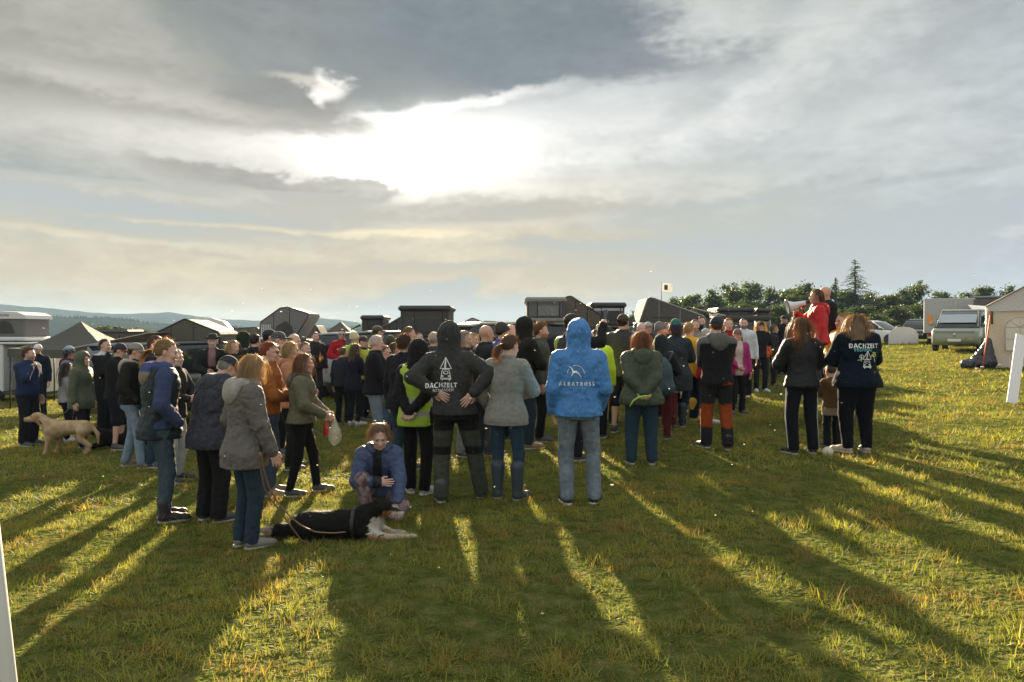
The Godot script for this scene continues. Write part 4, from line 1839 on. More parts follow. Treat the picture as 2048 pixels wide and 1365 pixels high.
# ---------------------------------------------------------------- the crowd, left to right
func crowd() -> void:
	person({"label": "bearded person in navy sweatshirt with hand raised to the chin", "x": -8.66, "z": -13.37, "tall": 1.75, "yaw": 78, "top": {"col": Color(0.022, 0.034, 0.075), "hem": 0.9, "name": "sweatshirt", "thick": 0.03}, "bottom": {"col": Color(0.018, 0.018, 0.02), "fit": [0.1, 0.08, 0.078]}, "hair": "curly", "hair_col": Color(0.11, 0.065, 0.03), "hair_len": 0.045, "beard": 0.7, "belly": 0.03, "head_yaw": 15, "armr": [Vector3(-0.08, 1.40, 0.16), Vector3(-1, -1, 0.2), Vector3(1, 0, 0), "grip"], "arml": "hang", "shoe_col": Color(0.04, 0.04, 0.042)})
	person({"label": "person in white cap and navy tracksuit beside the open trailer door", "x": -11.69, "z": -18.50, "tall": 1.80, "yaw": 5, "top": {"col": Color(0.012, 0.018, 0.03), "hem": 0.86}, "bottom": {"col": Color(0.018, 0.018, 0.02), "fit": [0.093, 0.067, 0.06]}, "hair": "short", "hair_col": Color(0.035, 0.022, 0.014), "hair_len": 0.03, "hat": ["cap", Color(0.55, 0.54, 0.52)], "beard": 0.4, "arml": "hang", "armr": "pocket"})
	person({"label": "person in pale blue knitted hat and grey blue coat by the gazebo", "x": -9.00, "z": -15.20, "tall": 1.71, "yaw": 100, "sex": "f", "top": {"col": Color(0.16, 0.2, 0.24), "hem": 0.72, "thick": 0.035, "hood": false}, "bottom": {"col": Color(0.018, 0.018, 0.02)}, "hair": "bob", "hair_col": Color(0.035, 0.022, 0.014), "hair_len": 0.12, "hat": ["beanie", Color(0.22, 0.29, 0.36)], "armr": "hold", "arml": "hold", "hood_down": {"col": Color(0.12, 0.02, 0.03)}})
	person({"label": "child with long brown hair holding the dog lead beside green raincoat", "x": -8.11, "z": -13.60, "tall": 1.39, "yaw": 120, "sex": "f", "top": {"col": Color(0.3, 0.29, 0.3), "hem": 0.9}, "bottom": {"col": Color(0.018, 0.018, 0.02)}, "hair": "long", "hair_col": Color(0.035, 0.022, 0.014), "hair_len": 0.38, "head_scale": 1.15, "armr": "hold_low", "arml": [Vector3(-0.2, 0.95, 0.2), Vector3(-1, 0, -0.4), Vector3(1, 0, 0), "relax"], "shoe_col": Color(0.4, 0.4, 0.4)})
	person({"label": "person in olive green raincoat with the hood up, facing right", "x": -7.25, "z": -12.60, "tall": 1.62, "yaw": 85, "sex": "f", "top": {"col": Color(0.085, 0.095, 0.055), "hem": 0.74, "hood": true, "thick": 0.034, "flare": 0.03, "mat": "shell"}, "bottom": {"col": Color(0.018, 0.018, 0.02)}, "armr": "hang", "arml": "hang", "feet": [[-0.1, 0.1, -0.1], [0.12, -0.08, 0.1]]})
	person({"label": "dark haired person in black jacket with white collar stripe", "x": -7.75, "z": -14.20, "tall": 1.83, "yaw": 80, "top": {"col": Color(0.016, 0.016, 0.018), "hem": 0.86, "paint": func(p): return Color(0.55, 0.55, 0.55) if p.y > 1.47 and p.z < 0.09 else Color(0.016, 0.016, 0.018)}, "bottom": {"col": Color(0.018, 0.018, 0.02)}, "hair": "short", "hair_col": Color(0.07, 0.04, 0.02), "hair_len": 0.05, "arml": "hang", "armr": "crossed"})
	person({"label": "person in dark cap with red brim, black jacket and shorts", "x": -6.56, "z": -12.40, "tall": 1.76, "yaw": 95, "top": {"col": Color(0.016, 0.017, 0.016), "hem": 0.84, "thick": 0.03}, "bottom": {"col": Color(0.018, 0.018, 0.02), "shorts": true, "fit": [0.1, 0.08, 0.078]}, "hair": "short", "hair_col": Color(0.035, 0.022, 0.014), "hair_len": 0.03, "hat": ["cap", Color(0.018, 0.022, 0.04), Color(0.2, 0.03, 0.03), 0], "head_pitch": 15, "armr": "crossed", "arml": "crossed"})
	person({"label": "person in grey cap, black jacket and light blue jeans", "x": -5.37, "z": -10.57, "tall": 1.76, "yaw": 100, "top": {"col": Color(0.02, 0.021, 0.018), "hem": 0.9, "thick": 0.034}, "hood_down": {"col": Color(0.35, 0.31, 0.24), "size": 0.95}, "bottom": {"col": Color(0.2, 0.26, 0.33), "mat": "denim", "fit": [0.093, 0.067, 0.06]}, "hair": "short", "hair_col": Color(0.07, 0.04, 0.02), "hair_len": 0.03, "hat": ["cap", Color(0.2, 0.19, 0.17)], "head_pitch": 8, "armr": "pocket", "arml": "crossed", "feet": [[-0.12, 0.16, -0.1], [0.12, -0.12, 0.25]], "shoe_col": Color(0.16, 0.11, 0.07)})
	person({"label": "tall person with short brown hair behind the padded vest", "x": -5.10, "z": -10.60, "tall": 1.86, "yaw": 95, "top": {"col": Color(0.02, 0.022, 0.03), "hem": 0.86}, "bottom": {"col": Color(0.035, 0.06, 0.085), "mat": "denim"}, "hair": "short", "hair_col": Color(0.12, 0.06, 0.03), "hair_len": 0.04, "head_pitch": 6})
	person({"label": "grey haired person in dark coat and pale grey trousers behind padded vest", "x": -4.22, "z": -9.31, "tall": 1.65, "yaw": 80, "top": {"col": Color(0.03, 0.03, 0.03), "hem": 0.84}, "bottom": {"col": Color(0.36, 0.36, 0.35), "mat": "denim"}, "hair": "short", "hair_col": Color(0.35, 0.34, 0.32), "hair_len": 0.04, "beard": 0.5, "arml": "hold", "armr": "hold", "shoe_col": Color(0.018, 0.018, 0.02)})
	person({"label": "person with blond ponytail in dark padded vest over a blue hoodie", "x": -3.42, "z": -7.26, "tall": 1.77, "yaw": 126, "sex": "f", "top": {"col": Color(0.048, 0.066, 0.125), "hem": 0.9, "thick": 0.026, "name": "hoodie"}, "vest": {"col": Color(0.02, 0.028, 0.032), "mat": "shell", "hem": 0.80, "quilt": 0.006, "thick": 0.045, "top": 1.46}, "bottom": {"col": Color(0.055, 0.085, 0.105), "mat": "denim", "fit": [0.088, 0.058, 0.043]}, "hair": "pony", "hair_col": Color(0.3, 0.2, 0.085), "hair_len": 0.24, "hood_down": {"col": Color(0.085, 0.09, 0.26), "size": 1.1, "paint": func(p): return Color(0.07, 0.085, 0.21) if p.y > 1.445 else Color(0.26, 0.22, 0.15)}, "head_yaw": -18, "head_pitch": 10, "armr": "pocket", "arml": "pocket", "shoe": "boot", "shoe_col": Color(0.016, 0.015, 0.016), "feet": [[-0.1, 0.02, -0.1], [0.1, 0.05, 0.15]]})
	person({"label": "person in cap and bulky navy rain jacket with bowed head", "x": -2.92, "z": -7.23, "tall": 1.62, "yaw": 145, "top": {"col": Color(0.032, 0.035, 0.045), "hem": 0.78, "thick": 0.05, "flare": 0.03, "mat": "shell", "fold": 0.014}, "hood_down": {"col": Color(0.036, 0.04, 0.05), "size": 1.35, "mat": "shell"}, "bottom": {"col": Color(0.016, 0.016, 0.018), "fit": [0.1, 0.08, 0.078]}, "hair": "ring", "hair_col": Color(0.35, 0.34, 0.32), "hair_len": 0.03, "hat": ["cap", Color(0.02, 0.02, 0.022)], "head_pitch": 30, "head_yaw": -15, "stoop": 0.5, "armr": "hold_low", "arml": "hold_low", "shoe": "boot", "wide": 1.08})
	person({"label": "blond person in taupe jacket holding the leather dog lead", "x": -2.26, "z": -6.32, "tall": 1.64, "yaw": 130, "sex": "f", "top": {"col": Color(0.125, 0.113, 0.095), "hem": 0.74, "thick": 0.036, "flare": 0.03, "mat": "shell", "fold": 0.012}, "hood_down": {"col": Color(0.33, 0.31, 0.27), "size": 1.25, "mat": "cloth"}, "bottom": {"col": Color(0.03, 0.05, 0.062), "mat": "denim", "fit": [0.092, 0.066, 0.058]}, "hair": "bob", "hair_col": Color(0.34, 0.23, 0.1), "hair_len": 0.17, "head_yaw": -20, "head_pitch": 18, "armr": [Vector3(-0.28, 0.83, 0.16), Vector3(-0.6, 0, -1), Vector3(1, 0, 0.1), "relax"], "arml": "pocket", "shoe_col": Color(0.16, 0.15, 0.13), "sole_col": Color(0.3, 0.27, 0.2), "feet": [[-0.075, 0.03, -0.15], [0.075, -0.02, 0.1]]})
	person({"label": "red haired person in rust orange sweater and jeans", "x": -2.76, "z": -8.42, "tall": 1.72, "yaw": 95, "top": {"col": Color(0.3, 0.105, 0.03), "hem": 0.93, "thick": 0.028, "name": "sweater"}, "bottom": {"col": Color(0.06, 0.085, 0.12), "mat": "denim"}, "hair": "short", "hair_col": Color(0.3, 0.075, 0.012), "hair_len": 0.06, "beard": 0.25, "armr": [Vector3(0.0, 1.12, 0.26), Vector3(-1, -0.8, 0), Vector3(0, 0, -1), ""], "arml": "crossed", "shoe_col": Color(0.2, 0.15, 0.1), "extra": glasses})
	person({"label": "person with blond bob and peach hooded sweater", "x": -2.96, "z": -9.90, "tall": 1.68, "yaw": 100, "sex": "f", "top": {"col": Color(0.42, 0.2, 0.11), "hem": 0.86, "thick": 0.03, "name": "hoodie"}, "hood_down": {"col": Color(0.42, 0.2, 0.11)}, "bottom": {"col": Color(0.018, 0.018, 0.02)}, "hair": "bob", "hair_col": Color(0.36, 0.26, 0.12), "hair_len": 0.13, "armr": "hold"})
	person({"label": "brown haired person in khaki hoodie and black leggings carrying a bag", "x": -2.35, "z": -8.34, "tall": 1.57, "yaw": 98, "sex": "f", "top": {"col": Color(0.145, 0.135, 0.09), "hem": 0.9, "thick": 0.032, "name": "hoodie"}, "hood_down": {"col": Color(0.145, 0.135, 0.09)}, "bottom": {"col": Color(0.012, 0.012, 0.012), "fit": [0.088, 0.058, 0.043]}, "hair": "bob", "hair_col": Color(0.18, 0.085, 0.035), "hair_len": 0.22, "armr": [Vector3(-0.16, 1.02, 0.27), Vector3(-0.8, 0, -1), Vector3(1, 0, 0), "grip"], "arml": [Vector3(-0.08, 1.0, 0.3), Vector3(-0.8, 0, -1), Vector3(1, 0, 0), "grip"], "feet": [[-0.12, -0.13, -0.05], [0.14, 0.17, 0.1]], "extra": carry_bag, "wide": 1.04})
	person({"label": "grey haired person in blue grey cap and dark green jacket", "x": -3.52, "z": -11.20, "tall": 1.82, "yaw": 85, "top": {"col": Color(0.03, 0.038, 0.03), "hem": 0.86, "thick": 0.034}, "bottom": {"col": Color(0.018, 0.018, 0.02)}, "hair": "ring", "hair_col": Color(0.35, 0.34, 0.32), "hair_len": 0.04, "hat": ["cap", Color(0.045, 0.05, 0.06)]})
	person({"label": "person in plain black cap half hidden behind the grey cap", "x": -4.18, "z": -12.80, "tall": 1.90, "yaw": 110, "top": {"col": Color(0.018, 0.018, 0.02), "hem": 0.86}, "bottom": {"col": Color(0.018, 0.018, 0.02)}, "hair": "short", "hair_col": Color(0.035, 0.022, 0.014), "hair_len": 0.03, "hat": ["cap", Color(0.02, 0.02, 0.022)]})
	person({"label": "balding person with fair curly fringe among the left crowd", "x": -3.58, "z": -12.20, "tall": 1.82, "yaw": 75, "top": {"col": Color(0.1, 0.1, 0.1), "hem": 0.86}, "bottom": {"col": Color(0.035, 0.06, 0.085)}, "hair": "ring", "hair_col": Color(0.34, 0.26, 0.15), "hair_len": 0.05})
	person({"label": "boy with short fair hair in dark coat before the beer drinker", "x": -3.73, "z": -13.40, "tall": 1.64, "yaw": 60, "top": {"col": Color(0.03, 0.032, 0.035), "hem": 0.84}, "bottom": {"col": Color(0.018, 0.018, 0.02)}, "hair": "short", "hair_col": Color(0.22, 0.14, 0.06), "hair_len": 0.04, "head_scale": 1.08})
	person({"label": "person in dark jacket holding a beer bottle before the tents", "x": -5.16, "z": -19.60, "tall": 1.88, "yaw": 35, "top": {"col": Color(0.035, 0.034, 0.034), "hem": 0.86, "thick": 0.03}, "bottom": {"col": Color(0.045, 0.043, 0.04), "fit": [0.093, 0.067, 0.06]}, "hair": "short", "hair_col": Color(0.1, 0.06, 0.04), "hair_len": 0.012, "armr": [Vector3(-0.02, 1.13, 0.28), Vector3(-1, -0.6, 0), Vector3(1, 0, 0), "grip"], "arml": "hang", "extra": beer})
	person({"label": "grey bearded person in wide brimmed black hat and dark coat", "x": -5.83, "z": -14.60, "tall": 1.84, "yaw": 15, "top": {"col": Color(0.02, 0.02, 0.022), "hem": 0.76, "thick": 0.036, "paint": func(p): return Color(0.28, 0.16, 0.15) if absf(p.x) < 0.05 and p.z > 0.06 and p.y > 1.2 else Color(0.02, 0.02, 0.022)}, "bottom": {"col": Color(0.018, 0.018, 0.02)}, "hair": "ring", "hair_col": Color(0.35, 0.34, 0.32), "hair_len": 0.05, "beard": 0.85, "hat": ["brimmed", Color(0.02, 0.018, 0.016)], "armr": "hold"})
	person({"label": "blond child beside the person in the brimmed hat", "x": -5.32, "z": -14.20, "tall": 1.71, "yaw": 70, "top": {"col": Color(0.05, 0.05, 0.05), "hem": 0.84}, "bottom": {"col": Color(0.018, 0.018, 0.02)}, "hair": "bob", "hair_col": Color(0.4, 0.3, 0.15), "hair_len": 0.12, "head_scale": 1.1})
	person({"label": "person in dark green coat with black hood up among tents", "x": -5.40, "z": -15.00, "tall": 1.90, "yaw": 140, "top": {"col": Color(0.026, 0.032, 0.022), "hem": 0.78, "hood": true, "thick": 0.034}, "bottom": {"col": Color(0.018, 0.018, 0.02)}})
	person({"label": "person in dark coat looking down with hidden face, left crowd", "x": -4.75, "z": -13.80, "tall": 1.85, "yaw": 170, "top": {"col": Color(0.02, 0.02, 0.022), "hem": 0.8, "thick": 0.034}, "bottom": {"col": Color(0.018, 0.018, 0.02)}, "hair": "short", "hair_col": Color(0.035, 0.022, 0.014), "hair_len": 0.04})
	person({"label": "person in red jacket and glasses facing the camera", "x": -4.22, "z": -18.60, "tall": 1.90, "yaw": 10, "top": {"col": Color(0.36, 0.02, 0.025), "hem": 0.86, "thick": 0.03}, "bottom": {"col": Color(0.018, 0.018, 0.02)}, "hair": "short", "hair_col": Color(0.035, 0.022, 0.014), "hair_len": 0.03, "armr": "hold", "arml": "hold", "extra": glasses})
	person({"label": "boy in dark jacket standing below the red jacket", "x": -3.38, "z": -14.90, "tall": 1.53, "yaw": 160, "top": {"col": Color(0.03, 0.032, 0.04), "hem": 0.86}, "bottom": {"col": Color(0.018, 0.018, 0.02)}, "hair": "short", "hair_col": Color(0.2, 0.11, 0.06), "hair_len": 0.04})
	person({"label": "person in cream knitted hat and lime green jacket", "x": -3.43, "z": -16.20, "tall": 1.79, "yaw": 150, "top": {"col": Color(0.26, 0.52, 0.04), "hem": 0.86, "thick": 0.034, "mat": "hi_vis"}, "bottom": {"col": Color(0.018, 0.018, 0.02)}, "hair": "", "hat": ["beanie", Color(0.45, 0.4, 0.28)]})
	person({"label": "person in dark cap and yellow safety waistcoat", "x": -3.08, "z": -15.40, "tall": 1.73, "yaw": 60, "top": {"col": Color(0.03, 0.03, 0.03), "hem": 0.86}, "vest": {"col": Color(0.55, 0.6, 0.04)}, "bottom": {"col": Color(0.018, 0.018, 0.02)}, "hair": "short", "hair_col": Color(0.035, 0.022, 0.014), "hair_len": 0.03, "hat": ["cap", Color(0.03, 0.028, 0.024)]})
	person({"label": "person in khaki cap behind the lime green jacket", "x": -2.87, "z": -15.80, "tall": 1.92, "yaw": 120, "top": {"col": Color(0.05, 0.05, 0.04), "hem": 0.86}, "bottom": {"col": Color(0.018, 0.018, 0.02)}, "hair": "short", "hair_col": Color(0.035, 0.022, 0.014), "hair_len": 0.03, "hat": ["cap", Color(0.06, 0.06, 0.04)]})
	person({"label": "brown haired person in navy coat and white soled trainers", "x": -3.08, "z": -14.55, "tall": 1.59, "yaw": 140, "sex": "f", "top": {"col": Color(0.016, 0.018, 0.028), "hem": 0.72, "thick": 0.03}, "bottom": {"col": Color(0.018, 0.018, 0.02), "fit": [0.088, 0.058, 0.043]}, "hair": "long", "hair_col": Color(0.1, 0.06, 0.03), "hair_len": 0.3, "head_pitch": 8, "armr": "hold", "arml": "hold", "shoe_col": Color(0.4, 0.4, 0.4)})
	person({"label": "white haired person in black jacket and washed blue jeans", "x": -2.06, "z": -11.19, "tall": 1.72, "yaw": 95, "top": {"col": Color(0.018, 0.019, 0.02), "hem": 0.86, "thick": 0.034}, "bottom": {"col": Color(0.17, 0.22, 0.28), "mat": "denim", "fit": [0.093, 0.067, 0.06]}, "hair": "short", "hair_col": Color(0.62, 0.61, 0.58), "hair_len": 0.07, "armr": "crossed", "arml": "crossed"})
	person({"label": "person in sunglasses and pale green coat holding a paper cup", "x": -2.04, "z": -11.90, "tall": 1.57, "yaw": 80, "top": {"col": Color(0.16, 0.19, 0.12), "hem": 0.74, "thick": 0.03, "mat": "shell"}, "bottom": {"col": Color(0.09, 0.13, 0.19)}, "hair": "short", "hair_col": Color(0.2, 0.14, 0.1), "hair_len": 0.03, "armr": [Vector3(-0.02, 1.12, 0.3), Vector3(-1, -0.6, 0), Vector3(1, 0, 0), "grip"], "arml": "hold", "extra": paper_cup_and_shades})
	person({"label": "brown haired child in dark jacket right of the paper cup", "x": -2.04, "z": -12.80, "tall": 1.57, "yaw": 90, "sex": "f", "top": {"col": Color(0.04, 0.045, 0.045), "hem": 0.84}, "bottom": {"col": Color(0.018, 0.018, 0.02)}, "hair": "bob", "hair_col": Color(0.07, 0.04, 0.02), "hair_len": 0.14, "head_scale": 1.08})
	person({"label": "person in dark green bobbled cap deep in the crowd", "x": -2.41, "z": -14.80, "tall": 1.69, "yaw": 170, "top": {"col": Color(0.03, 0.03, 0.03), "hem": 0.86}, "bottom": {"col": Color(0.018, 0.018, 0.02)}, "hair": "short", "hair_col": Color(0.035, 0.022, 0.014), "hair_len": 0.03, "hat": ["beanie", Color(0.04, 0.045, 0.025)]})
	person({"label": "person in navy cap deep in the crowd before the grey van", "x": -2.42, "z": -16.00, "tall": 1.73, "yaw": 175, "top": {"col": Color(0.02, 0.03, 0.06), "hem": 0.86}, "bottom": {"col": Color(0.018, 0.018, 0.02)}, "hair": "short", "hair_col": Color(0.035, 0.022, 0.014), "hair_len": 0.03, "hat": ["cap", Color(0.025, 0.035, 0.06), null, 160]})
	person({"label": "tall person with short fair hair above the black hoods", "x": -1.82, "z": -13.00, "tall": 1.85, "yaw": 110, "top": {"col": Color(0.03, 0.03, 0.03), "hem": 0.86}, "bottom": {"col": Color(0.018, 0.018, 0.02)}, "hair": "short", "hair_col": Color(0.2, 0.11, 0.05), "hair_len": 0.035})
	person({"label": "pale close cropped person far back under the big dark tent", "x": -2.11, "z": -17.00, "tall": 1.77, "yaw": 20, "top": {"col": Color(0.1, 0.1, 0.1), "hem": 0.86}, "bottom": {"col": Color(0.018, 0.018, 0.02)}, "hair": "short", "hair_col": Color(0.25, 0.16, 0.09), "hair_len": 0.015})
	person({"label": "white haired head half hidden by the charcoal hoodie", "x": -1.26, "z": -12.00, "tall": 1.75, "yaw": 170, "top": {"col": Color(0.05, 0.05, 0.05), "hem": 0.86}, "bottom": {"col": Color(0.018, 0.018, 0.02)}, "hair": "short", "hair_col": Color(0.5, 0.46, 0.38), "hair_len": 0.05})
	person({"label": "dark curly haired person in black coat left of safety vest", "x": -1.37, "z": -9.40, "tall": 1.70, "yaw": 150, "sex": "f", "top": {"col": Color(0.018, 0.018, 0.02), "hem": 0.8, "thick": 0.034}, "bottom": {"col": Color(0.035, 0.06, 0.085)}, "hair": "curly", "hair_col": Color(0.075, 0.045, 0.02), "hair_len": 0.08, "wide": 1.05})
	person({"label": "hooded person in black with a lime safety vest, hands clasped behind", "x": -1.03, "z": -8.10, "tall": 1.66, "yaw": 165, "sex": "f", "top": {"col": Color(0.018, 0.018, 0.018), "hem": 0.92, "hood": true, "thick": 0.024, "name": "hoodie"}, "vest": {"col": Color(0.42, 0.6, 0.045), "hem": 0.80, "flare": 0.035, "thick": 0.036, "paint": func(p): return Color(0.38, 0.38, 0.34) if (p.y > 1.06 and p.y < 1.115) or (p.y > 0.92 and p.y < 0.965 and p.x < 0.05) else Color(0.42, 0.6, 0.045)}, "bottom": {"col": Color(0.014, 0.014, 0.015), "fit": [0.093, 0.067, 0.06]}, "armr": "behind", "arml": "behind", "head_pitch": 12, "shoe_col": Color(0.3, 0.3, 0.29), "sole_col": Color(0.5, 0.5, 0.48), "feet": [[-0.09, 0.0, -0.3], [0.1, 0.06, 0.5]]})
	person({"label": "hooded person in charcoal hoodie printed with a tent car, hands on the back", "x": -0.70, "z": -7.76, "tall": 1.85, "yaw": 182, "top": {"col": Color(0.05, 0.05, 0.046), "hem": 0.88, "hood": true, "thick": 0.028, "name": "hoodie", "fold": 0.012}, "bottom": {"col": Color(0.02, 0.02, 0.02), "fit": [0.1, 0.076, 0.07], "paint": func(p): return Color(0.016, 0.016, 0.016) if (p.y > 0.70 or (p.y > 0.46 and p.y < 0.54)) else Color(0.062, 0.064, 0.048)}, "armr": "hips_back", "arml": [Vector3(-0.17, 1.12, -0.165), Vector3(-1, 0.12, -0.35), Vector3(0.2, 0, 1), "flat"], "shoe": "boot", "feet": [[-0.36, 0.1, -0.35], [0.03, -0.06, 0.15]], "hip": Vector3(-0.1, 0.93, 0), "roll": 0.1, "wide": 1.06, "extra": tent_car_print})
	person({"label": "grey haired person in glasses right of the charcoal hoodie", "x": -0.69, "z": -10.40, "tall": 1.73, "yaw": 70, "sex": "f", "top": {"col": Color(0.07, 0.07, 0.065), "hem": 0.84}, "bottom": {"col": Color(0.2, 0.2, 0.19)}, "hair": "bob", "hair_col": Color(0.3, 0.28, 0.24), "hair_len": 0.14})
	person({"label": "fair haired person just behind the grey bob", "x": -0.69, "z": -12.60, "tall": 1.70, "yaw": 60, "sex": "f", "top": {"col": Color(0.05, 0.05, 0.05), "hem": 0.86}, "bottom": {"col": Color(0.018, 0.018, 0.02)}, "hair": "bob", "hair_col": Color(0.34, 0.25, 0.13), "hair_len": 0.13})
	person({"label": "bald person in dark jacket beside the grey fleece", "x": -0.39, "z": -10.39, "tall": 1.80, "yaw": 115, "top": {"col": Color(0.026, 0.028, 0.028), "hem": 0.84, "thick": 0.034}, "bottom": {"col": Color(0.045, 0.05, 0.055)}, "hair": "", "armr": "crossed", "arml": "crossed", "skin": Color(0.46, 0.26, 0.18), "shoe": "boot"})
	person({"label": "person in dark cap and blue jacket between the bald heads", "x": -0.18, "z": -11.80, "tall": 1.83, "yaw": 120, "top": {"col": Color(0.04, 0.1, 0.3), "hem": 0.86}, "bottom": {"col": Color(0.018, 0.018, 0.02)}, "hair": "short", "hair_col": Color(0.035, 0.022, 0.014), "hair_len": 0.03, "hat": ["beanie", Color(0.035, 0.03, 0.022)]})
	person({"label": "pink bald head behind the grey fleece ponytail", "x": -0.05, "z": -12.60, "tall": 1.80, "yaw": 70, "top": {"col": Color(0.05, 0.05, 0.05), "hem": 0.86}, "bottom": {"col": Color(0.018, 0.018, 0.02)}, "hair": "ring", "hair_col": Color(0.4, 0.34, 0.25), "hair_len": 0.02, "skin": Color(0.56, 0.33, 0.25)})
	person({"label": "person with brown ponytail in beige grey fleece and wellington boots", "x": -0.06, "z": -7.64, "tall": 1.69, "yaw": 162, "sex": "f", "top": {"col": Color(0.23, 0.225, 0.19), "hem": 0.8, "thick": 0.034, "flare": 0.02, "mat": "fleece", "name": "fleece_jacket"}, "bottom": {"col": Color(0.035, 0.06, 0.09), "mat": "denim", "fit": [0.088, 0.058, 0.043]}, "hair": "pony", "hair_col": Color(0.13, 0.07, 0.03), "hair_len": 0.24, "head_yaw": -22, "head_pitch": 12, "armr": "hold", "arml": "pocket", "shoe": "wellington", "shoe_col": Color(0.03, 0.042, 0.05), "sole_col": Color(0.2, 0.2, 0.19), "feet": [[-0.13, 0.0, -0.3], [0.1, 0.02, 0.3]]})
	person({"label": "tall person in black hooded coat behind the grey fleece", "x": 0.16, "z": -10.86, "tall": 1.88, "yaw": 120, "top": {"col": Color(0.02, 0.023, 0.018), "hem": 0.84, "hood": true, "thick": 0.036}, "bottom": {"col": Color(0.03, 0.045, 0.06), "mat": "denim"}, "armr": "hold", "arml": "hold", "shoe_col": Color(0.2, 0.14, 0.09)})
	person({"label": "long haired bearded person in grey green hoodie", "x": 0.41, "z": -11.60, "tall": 1.83, "yaw": 85, "top": {"col": Color(0.075, 0.085, 0.07), "hem": 0.86, "thick": 0.03, "name": "hoodie"}, "hood_down": {"col": Color(0.08, 0.09, 0.075)}, "bottom": {"col": Color(0.018, 0.018, 0.02)}, "hair": "curly", "hair_col": Color(0.17, 0.085, 0.03), "hair_len": 0.08, "beard": 0.8})
	person({"label": "person in black cap raising a phone over the blue jacket", "x": 0.75, "z": -9.70, "tall": 1.89, "yaw": 125, "top": {"col": Color(0.018, 0.018, 0.018), "hem": 0.86, "thick": 0.03}, "vest": {"col": Color(0.3, 0.46, 0.05), "paint": func(p): return Color(0.02, 0.02, 0.02) if absf(p.x) < 0.09 else Color(0.3, 0.46, 0.05)}, "bottom": {"col": Color(0.018, 0.018, 0.02)}, "hair": "short", "hair_col": Color(0.035, 0.022, 0.014), "hair_len": 0.02, "hat": ["cap", Color(0.02, 0.02, 0.02)], "beard": 0.5, "armr": [Vector3(-0.12, 1.62, 0.42), Vector3(-0.6, -1, 0.1), Vector3(0.5, 0, 1), "grip"], "arml": "hold", "extra": phone})
	person({"label": "hooded person in bright blue rain jacket printed with an albatross", "x": 0.60, "z": -7.31, "tall": 1.79, "yaw": 181, "top": {"col": Color(0.07, 0.215, 0.48), "hem": 0.86, "hood": true, "thick": 0.034, "flare": 0.018, "mat": "shell", "fold": 0.012}, "bottom": {"col": Color(0.2, 0.24, 0.25), "mat": "denim", "fit": [0.095, 0.07, 0.063], "paint": func(p): return Color(0.1, 0.1, 0.085) if p.y > 0.88 else Color(0.2, 0.235, 0.25).lerp(Color(0.13, 0.165, 0.19), clampf(0.5 + fold_noise.get_noise_3d(p.x * 9.0, p.y * 5.0, p.z * 9.0), 0.0, 1.0))}, "armr": [Vector3(-0.215, 0.93, 0.13), Vector3(-0.35, 0, -1), Vector3(1, 0, 0), ""], "arml": [Vector3(-0.235, 0.90, 0.10), Vector3(-0.35, 0, -1), Vector3(1, 0, 0), "relax"], "shoe_col": Color(0.02, 0.02, 0.02), "sole_col": Color(0.5, 0.5, 0.47), "feet": [[-0.2, 0.0, -0.4], [0.06, -0.02, 0.15]], "hip": Vector3(-0.05, 0.94, 0), "extra": albatross_print})
	person({"label": "person with red neck scarf behind the blue rain jacket", "x": 1.09, "z": -11.00, "tall": 1.67, "yaw": -5, "sex": "f", "top": {"col": Color(0.05, 0.045, 0.045), "hem": 0.84}, "hood_down": {"col": Color(0.4, 0.03, 0.02)}, "bottom": {"col": Color(0.018, 0.018, 0.02)}, "hair": "bob", "hair_col": Color(0.35, 0.34, 0.32), "hair_len": 0.12})
	person({"label": "person in lime yellow jacket right of the blue hood", "x": 1.30, "z": -11.60, "tall": 1.68, "yaw": 170, "top": {"col": Color(0.5, 0.68, 0.04), "hem": 0.84, "thick": 0.036, "mat": "hi_vis"}, "bottom": {"col": Color(0.018, 0.018, 0.02)}, "hair": "short", "hair_col": Color(0.07, 0.04, 0.02), "hair_len": 0.04})
	person({"label": "dark haired person in purple top far behind the raised phone", "x": 1.82, "z": -15.50, "tall": 1.75, "yaw": -20, "top": {"col": Color(0.1, 0.05, 0.13), "hem": 0.86}, "bottom": {"col": Color(0.018, 0.018, 0.02)}, "hair": "short", "hair_col": Color(0.035, 0.022, 0.014), "hair_len": 0.03, "beard": 0.4})
	person({"label": "person in dark cap and black green jacket below the phone", "x": 1.63, "z": -12.90, "tall": 1.68, "yaw": 130, "top": {"col": Color(0.02, 0.026, 0.02), "hem": 0.84, "thick": 0.03}, "bottom": {"col": Color(0.018, 0.018, 0.02)}, "hair": "short", "hair_col": Color(0.035, 0.022, 0.014), "hair_len": 0.03, "hat": ["cap", Color(0.02, 0.022, 0.022)]})
	person({"label": "person wearing a long orange rain cape beside the olive jacket", "x": 1.66, "z": -12.80, "tall": 1.56, "yaw": 175, "top": {"col": Color(0.5, 0.13, 0.03), "hem": 0.44, "thick": 0.05, "flare": 0.05, "mat": "shell", "hood": true, "name": "rain_cape", "paint": func(p): return Color(0.06, 0.05, 0.04) if (p.y > 0.90 and p.y < 0.96) or p.y > 1.45 else Color(0.5, 0.13, 0.03)}, "bottom": {"col": Color(0.018, 0.018, 0.02)}})
